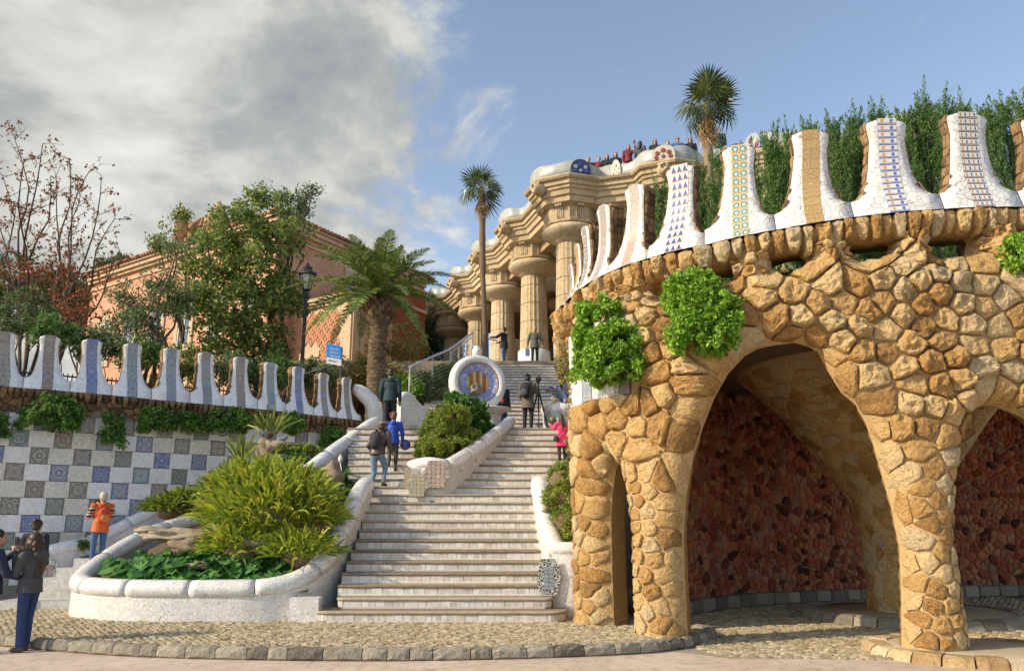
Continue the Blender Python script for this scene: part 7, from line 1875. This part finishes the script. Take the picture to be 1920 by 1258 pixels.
def phone(label, pos, mat=BLACK, rz=0.0, size=(.075, .012, .145), nm='phone', cat='phone', rx=0):
    mb = MB(); mb.box((0, 0, 0), size, 0, 0, None, .004); me = mb.mesh(nm, mat); o = link(nm, me, None, pos, (rx, 0, rz)); props(o, label, cat)
    s = MB(); s.box((0, -size[1]*.52, .0), (size[0]*.86, .002, size[2]*.84)); link('screen', s.mesh('screen', GLASS), o); 
    if nm == 'phone': l = MB(); l.lathe((size[0]*.25, size[1]*.5, size[2]*.36), [(.008, 0), (.008, .003), (.001, .003)], 10, 0, True, (0, 1, 0)); link('lens', l.mesh('lens', GLASS), o)
    return o
PI = math.pi
# woman with a phone at the far left
f = atZ(40, 1221, -.13); 
t, hds, M, J = person('woman in charcoal jacket and blue flared jeans at the far left, long dark hair', f, 1.64, PI*.92, dict(ell=(-.135, .03, .655), wrl=(-.055, .16, .835), elr=(.135, .05, .655), wrr=(.045, .17, .84), hed=(0, .02, .918), knl=(-.05, .0, .285), anl=(-.055, -.03, .045), knr=(.05, .02, .285), anr=(.06, .03, .045)), CHAR, JEAN_D, SHOE, H_BRN, SKIN, .0085, 'verylong', .015, .008, None, True)
phone('dark phone held up in both hands by the woman in charcoal jacket', (hds[0] + hds[1])/2 + Vector((-.02, .02, .05)), BLACK, PI*.42)
mb = MB(); mb.tube(spline([M.inverted() @ (M @ (J['nek'] + Vector((-.05, .06, -.0)))), J['che'] + Vector((-.02, .13, .02)), J['wai'] + Vector((.03, .125, .02))], 12), .03, 8); own('scarf', 'red scarf hanging down the front of the woman in charcoal jacket', 'scarf', mb, REDC, M)
f = atZ(-38, 1225, -.13)
t, hds, M, J = person('person in navy jacket cut off by the left edge, hands in front', f, 1.70, PI*.28, dict(ell=(-.135, .05, .65), wrl=(-.06, .17, .79), elr=(.15, .06, .63), wrr=(.12, .20, .585)), NAVY, DARK, SHOEB, H_BLK, SKIN, .0095, 'short', .04)
phone('dark phone in the raised hand at the left picture edge', hds[0] + Vector((0, 0, .06)), BLACK, .4)
f = atY(52, 1118, 16.4); f.z = .0
person('dark haired visitor mostly hidden behind the woman in charcoal jacket', f, 1.74, PI*.5, None, DARK, JEAN, NAVY, H_BRN, SKIN, .012, 'bun')
# orange jacket
f = atY(180, 1057, 18.3); f.z = .72
STRIPE = None
def stripes():
    m, nt, b = newmat('striped_sleeve'); z = sepxyz(nt, objco(nt))[2]; w = mth(nt, 'FRACT', mth(nt, 'MULTIPLY', z, 7.5))
    col = ramp(nt, w, [(0, (.03, .03, .08)), (.3, (.60, .58, .55)), (.5, (.03, .03, .08)), (.7, (.60, .36, .06)), (.85, (.50, .06, .03))], 'CONSTANT'); setb(nt, b, col, .85); return m
STRIPE = stripes()
def striped(t, J, M, org, R, hp, vox):
    mb = MB()
    for k in 'lr': cap(mb, J['sh' + k].lerp(J['el' + k], .12), J['el' + k], R(.044), R(.040)); cap(mb, J['el' + k], J['el' + k].lerp(J['wr' + k], .9), R(.040), R(.030))
    link('sleeves', remesh(mb, 'sleeves', STRIPE, .012, M, org), t)
t, hds, M, J = person('white haired visitor in orange padded vest, taking a picture of the tiled wall', f, 1.64, PI*.74, dict(ell=(-.145, .05, .66), wrl=(-.07, .19, .80), elr=(.145, .05, .66), wrr=(.04, .20, .80)), ORG, JEAN, SHOEB, H_GRY, SKIN, .011, 'short', .05, 0, None, True, (striped,), None, 0, False)
phone('small dark camera held up by the visitor in orange vest', (hds[0] + hds[1])/2 + Vector((0, .02, .04)), BLACK, PI*.24, (.11, .04, .07), 'camera', 'camera')
backpack('small red and orange backpack on the visitor in orange vest', M, J, 1.6, flat('red_orange_bag', (.52, .06, .02), .7), (.28, .16, .36), flat('bag_orange', (.60, .20, .03), .7), -.04)
f = atY(404, 1040, 20.8); hz = atY(404, 872, 20.8).z; f.z = hz - 1.6
person('man in white and blue cap, only his head showing above the ferns', f, 1.72, PI*.1, None, DARK, JEAN, SHOEB, H_BLK, SKIN_D, .014, 'short', 0, 0, ('cap', flat('pale_blue_cap', (.25, .35, .55), .8)))
# climbers on the left flight
def stair_z(Y): k = math.floor((Y - Y2)/T_ + 1e-6) + 1; return ZL1 + R2*max(0, min(11, k))
Y = 18.22; f = Vector((XatY(703, Y, 2.3), Y, stair_z(Y)))
t, hds, M, J = person('man in flat cap and brown leather jacket climbing the left flight', f, 1.74, PI*.40, dict(pel=(.0, .02, .53), wai=(.0, .05, .61), che=(0, .09, .71), nek=(0, .125, .805), hed=(0, .155, .895), shl=(-.11, .105, .785), shr=(.11, .105, .785), ell=(-.15, .06, .64), wrl=(-.14, .16, .56), elr=(.15, .07, .63), wrr=(.13, .20, .56),
     hpl=(-.05, .02, .515), hpr=(.05, .02, .515), knr=(.06, .15, .36), anr=(.06, .10, .155), knl=(-.055, .06, .285), anl=(-.06, -.04, .045)), BRNJ, JEAN_L, SHOE, H_BRN, SKIN, .011, 'short', -.01, 0, ('flatcap', GREYC))
backpack('dark grey backpack on the man in flat cap', M, J, 1.74, flat('slate_bag', (.03, .03, .045), .85), (.30, .20, .42), None, .0, .0)
Y = 19.28; f = Vector((XatY(735, Y, 3.0), Y, stair_z(Y)))
t, hds, M, J = person('curly haired boy in bright blue padded jacket climbing the left flight', f, 1.46, PI*.55, dict(knr=(.06, .03, .285), anr=(.055, .0, .05), knl=(-.05, .02, .29), anl=(-.055, -.13, .13), elr=(.155, .02, .64), wrr=(.16, .08, .53), hed=(0, .015, .915)), BLUJ, CHAR, SHOEB, H_RED, SKIN, .010, 'curly', .04, 0, None, True)
c = hds[1] + Vector((.07, -.02, -.03)); BALL = ornate('ball_print', [(.01, .03, .28), (.02, .05, .40), (.35, .10, .12), (.01, .03, .3)], 1.2)
mb = MB(); mb.ball((0, 0, 0), .13, 20, 14); o = link('ball', mb.mesh('ball', BALL), None, c); props(o, 'shiny blue ball under the arm of the boy in blue', 'ball')
Y = 21.0; f = Vector((XatY(729, Y, 3.9), Y, stair_z(Y)))
person('man in dark teal hooded jacket at the top of the left flight', f, 1.76, PI*.5, dict(knr=(.06, .06, .31), anr=(.06, .03, .09)), TEAL, DARK, SHOEB, H_BLK, SKIN, .012, 'short', .02, 0, None, True)
# photographer with tripod
Y = 22.35; f = atY(990, 808, Y)
f.z = ZL2 - .01
t, hds, M, J = person('woman in taupe coat and pink shoes standing at a tripod on the landing', f, 1.68, PI*.38, dict(elr=(.145, .06, .655), wrr=(.12, .17, .72), ell=(-.145, .02, .64), wrl=(-.12, .10, .52)), TAUPE, DARK, MAGE, H_BLK, SKIN, .011, 'bun', .10, 0, None, True)
backpack('black backpack with yellow zips on the woman at the tripod', M, J, 1.68, DARK, (.32, .20, .46), flat('bag_grey', (.06, .06, .065), .8), .0)
def tripod(base, h):
    t = thing('tripod', 'tall black camera tripod with a camera beside the woman in taupe coat', 'tripod', tuple(base)); top = base + Vector((0, 0, h))
    for k in range(3):
        a = 2*PI*k/3 + .5; e = base + Vector((math.cos(a)*.34, math.sin(a)*.30, 0)); mb = MB(); mb.tube([top, top.lerp(e, .5)], .022, 8); mb.tube([top.lerp(e, .48), e], .015, 8); mb.ball(e, .02, 8, 6); mb.build('leg', BLACK, t)
    mb = MB(); mb.tube([top - Vector((0, 0, .3)), top + Vector((0, 0, .18))], .018, 8); mb.box(top + Vector((0, 0, .20)), (.09, .09, .05), bevel=.01); mb.tube([top + Vector((0, 0, .2)), top + Vector((-.12, -.25, .12))], .01, 6); mb.build('head', BLACK, t)
    mb = MB(); mb.box(top + Vector((0, 0, .28)), (.15, .09, .11), bevel=.015); mb.lathe(top + Vector((.02, .04, .28)), [(.045, 0), (.045, .08), (.05, .13), (.001, .13)], 14, 0, True, (.3, 1, 0)); mb.box(top + Vector((0, 0, .345)), (.07, .06, .04), bevel=.01); mb.build('camera', BLACK, t)
b = atY(1010, 803, Y + .1); b.z = ZL2; tripod(b, 1.25)
# girl in pink
Y = 19.45; f = Vector((XatY(1054, Y, 3.4), Y, stair_z(Y)))
t, hds, M, J = person('girl in hot pink coat photographing on the right flight beside the pavilion', f, 1.24, PI*.62, dict(ell=(-.15, .05, .70), wrl=(-.16, .21, .80), elr=(.13, .06, .68), wrr=(.02, .20, .79), hed=(0, .02, .91)), PINKC, DARK, SHOEB, H_BRN, SKIN, .009, 'long', .14)
phone('small purple camera in the raised hand of the girl in pink', hds[0] + Vector((0, 0, .04)), flat('purple_case', (.12, .04, .2), .5), .6, (.07, .025, .05), 'camera', 'camera')
def strap_bag(t, M, J, H):
    mb = MB(); mb.tube(spline([J['shr'] + Vector((0, -.05, .05))*H, J['che'] + Vector((0, -.105, 0))*H, J['pel'] + Vector((-.13, -.07, 0))*H], 12), .012, 6); mb.box(J['pel'] + Vector((-.15, -.05, -.03))*H, (.10, .14, .12), 0, 0, None, .02); own('camera_bag', 'black camera bag slung across the girl in pink', 'bag', mb, BLACK, M)
strap_bag(t, M, J, 1.24)
# people at the top of the stairs
Y = 34.0; f = Vector((XatY(945, Y, 8.4), Y, ZT))
t, hds, M, J = person('man in black jacket and jeans at the top of the stairs, pointing left', f, 1.76, PI*.86, dict(ell=(-.19, .12, .70), wrl=(-.16, .30, .72), elr=(.15, .06, .64), wrr=(.06, .18, .62), anl=(-.08, -.03, .045), anr=(.085, .04, .045), knl=(-.07, 0, .285), knr=(.07, .02, .285)), DARK, JEAN, SHOEB, H_BLK, SKIN, .013, 'short', .05)
mb = MB(); p = (hds[0]*.45 + hds[1]*.55) + Vector((0, -.03, .02)); mb.box((0, 0, 0), (.42, .22, .006)); o = link('leaflet', mb.mesh('leaflet', GREYC), None, p, (.5, .15, .2)); props(o, 'folded leaflet held by the pointing man in black jacket', 'leaflet')
Y = 33.9; f = Vector((XatY(1003, Y, 8.4), Y, ZT))
t, hds, M, J = person('bald man in padded grey jacket walking towards the stairs at the top', f, 1.74, -PI*.52, dict(knr=(.055, .07, .30), anr=(.06, .07, .07), anl=(-.055, -.05, .05), elr=(.17, -.03, .63), wrr=(.18, .03, .50), ell=(-.17, -.02, .63), wrl=(-.19, .03, .50)), PUFF, DARK, SHOEB, None, SKIN, .013, 'short', .06)
mb = MB(); p = hds[1] if hds[1].x < hds[0].x else hds[0]; mb.box((0, 0, -.22), (.20, .05, .34), 0, 0, None, .02); mb.tube([(-.05, 0, -.06), (-.03, 0, .03), (.03, 0, .03), (.05, 0, -.06)], .008, 6); o = link('carrier_bag', mb.mesh('carrier_bag', ornate('bag_print', [(.06, .14, .42), (.45, .47, .5), (.10, .2, .5)], 3)), None, p); props(o, 'blue and white carrier bag in the hand of the bald man', 'bag')
Y = 24.2; f = Vector((XatY(942, Y, 4.9), Y, ZL2 + R3*1))
t, hds, M, J = person('visitor in black top and dark jeans stepping down behind the ring fountain', f, 1.62, -PI*.3, dict(knr=(.055, .06, .30), anr=(.06, .05, .06)), DARK, JEAN_D, SHOEB, H_GRY, SKIN, .013, 'long', 0)
mb = MB(); mb.tube(spline([J['nek'] + Vector((.06, .08, 0)), J['che'] + Vector((.09, .13, 0)), J['pel'] + Vector((.08, .14, .02))], 10), .045, 8); own('scarf', 'red and white scarf of the visitor behind the ring fountain', 'scarf', mb, REDC, M)
# salamander fountain
def salamander():
    Y = 22.9; c = atY(1048, 752, Y); pc = atY(1048, 806, Y)
    X0 = c.x
    t = thing('plinth', 'rounded white mosaic plinth with a green medallion under the salamander', 'plinth', (X0, Y, ZL2))
    mb = MB(); mb.lathe((X0 + .1, Y + .1, 0), [(.58, ZL2 - .02), (.56, ZL2 + .3), (.58, ZL2 + .58), (.64, ZL2 + .70), (.60, ZL2 + .82), (.40, ZL2 + .86), (.001, ZL2 + .86)], 28); mb.build('block', W, t)
    n = Vector((-.5, -.86, 0)).normalized(); m = Vector((X0 + .1, Y + .1, ZL2 + .36)) + n*.56; mb = MB(); mb.lathe(m, [(.30, -.05), (.30, .02), (.22, .05), (.001, .01)], 24, 0, True, n); mb.build('medallion', trencadis('green_mosaic', (.22, .34, .28), 18, .06, (.50, .46, .34), (.5, .5, .46)), t)
    mb = MB(); mb.lathe(m + n*.03, [(.09, 0), (.08, .08), (.05, .14), (.001, .15)], 14, 0, True, n); mb.build('spout', STONE_L, t)
    z = ZL2 + .86; s = thing('salamander', 'mosaic salamander sculpture with blue and orange back on the white plinth', 'sculpture', (X0, Y, z)); org = Vector((X0, Y, z)); b = MB()
    cap(b, (.55, .35, .16), (.15, .1, .22), .17, .20); cap(b, (.15, .1, .22), (-.12, -.12, .36), .20, .14); cap(b, (-.12, -.12, .38), (-.34, -.30, .40), .13, .08); b.ball((-.20, -.17, .40), (.16, .13, .10), 12, 8)
    for sgn in (-1, 1): cap(b, (.05 + .12*sgn, .05 - .2*sgn, .18), (-.06 + .22*sgn, -.10 - .26*sgn, .02), .07, .05); b.ball((-.17 + .06*sgn, -.14 - .08*sgn, .47), .045, 8, 6)
    M = Matrix.Translation(org)
    SAL = ornate('salamander_mosaic', [(.05, .10, .34), (.52, .26, .06), (.10, .28, .26), (.46, .42, .30), (.04, .12, .40)], 3.0, False)
    m2, nt, bs = newmat('salamander_skin'); v = nd(nt, 'ShaderNodeTexVoronoi', {'Vector': objco(nt), 'Scale': 18.0}); setb(nt, bs, ramp(nt, sepxyz(nt, v.outputs['Color'])[0], [(0, (.04, .09, .36)), (.35, (.10, .28, .30)), (.55, (.56, .30, .06)), (.75, (.46, .46, .36)), (.9, (.05, .12, .42))], 'CONSTANT'), .3)
    link('body', remesh(b, 'body', m2, .014, M, org, 3), s)
    mb = MB(); mb.ball(org + Vector((-.36, -.33, .36)), (.05, .05, .03), 10, 6); mb.build('mouth', plain('mouth_dark', (.10, .05, .03)), s)
salamander()
Y = 23.3; f = Vector((XatY(1066, Y, 4.9), Y, ZL2)); hz = atY(1064, 704, Y).z
person('child in dark hat and navy jacket leaning over the salamander', f, hz - ZL2 + .08, PI*1.1, dict(ell=(-.13, .08, .66), wrl=(-.1, .2, .62), elr=(.13, .08, .66), wrr=(.1, .2, .62)), NAVY, DARK, SHOEB, H_BLK, SKIN, .012, 'short', .02, 0, ('beanie', DARK))
# people along the roof bench
MAROON = flat('maroon_cloth', (.16, .02, .025), .8, .2)
BPL = [(1103, 300, DARK, H_BLK, 'first head from the left behind the bench, beside the blue mosaic fan', 'short', {}), (1123, 299, MAROON, H_BRN, 'small head in the bench row, second from its left end', 'short', {}), (1138, 295, DARK, H_BLK, 'dark haired visitor third from the left behind the bench', 'long', {}), (1154, 291, NAVY, H_BLK, 'visitor beside the raised red phone on the roof', 'long', {}),
       (1178, 277, MAROON, H_BLK, 'visitor in red holding up a red phone on the roof', 'long', dict(wrl=(-.16, .12, .90), ell=(-.19, .06, .75))), (1200, 270, CHAR, H_BLK, 'visitor in grey hood turning away behind the bench', 'long', {}), (1228, 267, DARK, H_BLK, 'visitor in sunglasses left of the red mosaic fan', 'long', {}), (1252, 270, WHC, H_BRN, 'visitor in pale top right above the red mosaic fan', 'short', {}),
       (1270, 263, flat('mid_blue_cloth', (.04, .13, .30)), H_BLK, 'man in blue jacket and sunglasses leaning on the roof bench', 'short', {}), (1294, 264, DARK, H_BLK, 'visitor in sunglasses just left of the fan palm', 'long', {}), (1348, 246, NAVY, H_BRN, 'lone head right of the fan palm trunk', 'short', {})]
for i, (x, y, tp, hr, lab, hs, ps) in enumerate(BPL):
    j = min(range(nb), key=lambda k: abs(960 + FPX*BP[k].x/(BP[k].y*_c + (ZC - 1.6)*_s) - x) + (0 if BP[k].y < 36 else 500)); Y = BP[j].y + .55; hc = atY(x, y, Y); Hh = 1.66
    foot = Vector((hc.x, Y, hc.z - .915*Hh))
    t, hds, M, J = person('roof visitor: ' + lab if False else lab, foot, Hh, -PI/2 - .1 if i != 5 else PI*.3, ps, tp, DARK, SHOEB, hr, SKIN, .017, hs, 0, 0, None, i == 5, (), 'visitors leaning on the roof bench', 0, True, True, (0, -.1), i in (6, 8, 9))
    if i == 4: phone('bright red phone held up behind the roof bench', hds[0] + Vector((0, 0, .06)), REDC, 0, (.10, .02, .18))
# pigeons on the rock arch
def pigeon(label, p, face):
    M = Matrix.Translation(p) @ Matrix.Rotation(face, 4, 'Z'); t = thing('pigeon', label, 'pigeon', tuple(p), 'pigeons on the rock arch'); b = MB()
    cap(b, (-.02, 0, .10), (.06, 0, .14), .055, .045, 10); cap(b, (.06, 0, .14), (.09, 0, .21), .04, .024, 10); b.ball((.10, 0, .225), (.030, .024, .026), 10, 8); cap(b, (-.04, 0, .10), (-.17, 0, .06), .035, .014, 8); cap(b, (.125, 0, .22), (.145, 0, .215), .008, .004, 6)
    for s in (-1, 1): cap(b, (.02, .02*s, .06), (.02, .02*s, .0), .008, .006, 6)
    link('body', remesh(b, 'body', flat('pigeon_grey', (.16, .18, .22), .7), .009, M, Vector(p), 2), t)
    for s in (-1, 1): w = MB(); w.ball((-.03, .045*s, .115), (.085, .012, .038), 10, 6); me = w.mesh('wing', flat('wing_grey', (.26, .28, .32), .8)); me.transform(Matrix.Translation(-Vector(p)) @ M); link('wing', me, t)
pigeon('grey pigeon standing upright on the left tip of the rock arch', atY(494, 822, 19.4), 1.2); pigeon('grey pigeon on the middle of the rock arch', atY(530, 832, 19.45), .2)

bpy.data.scenes.remove(TMP)
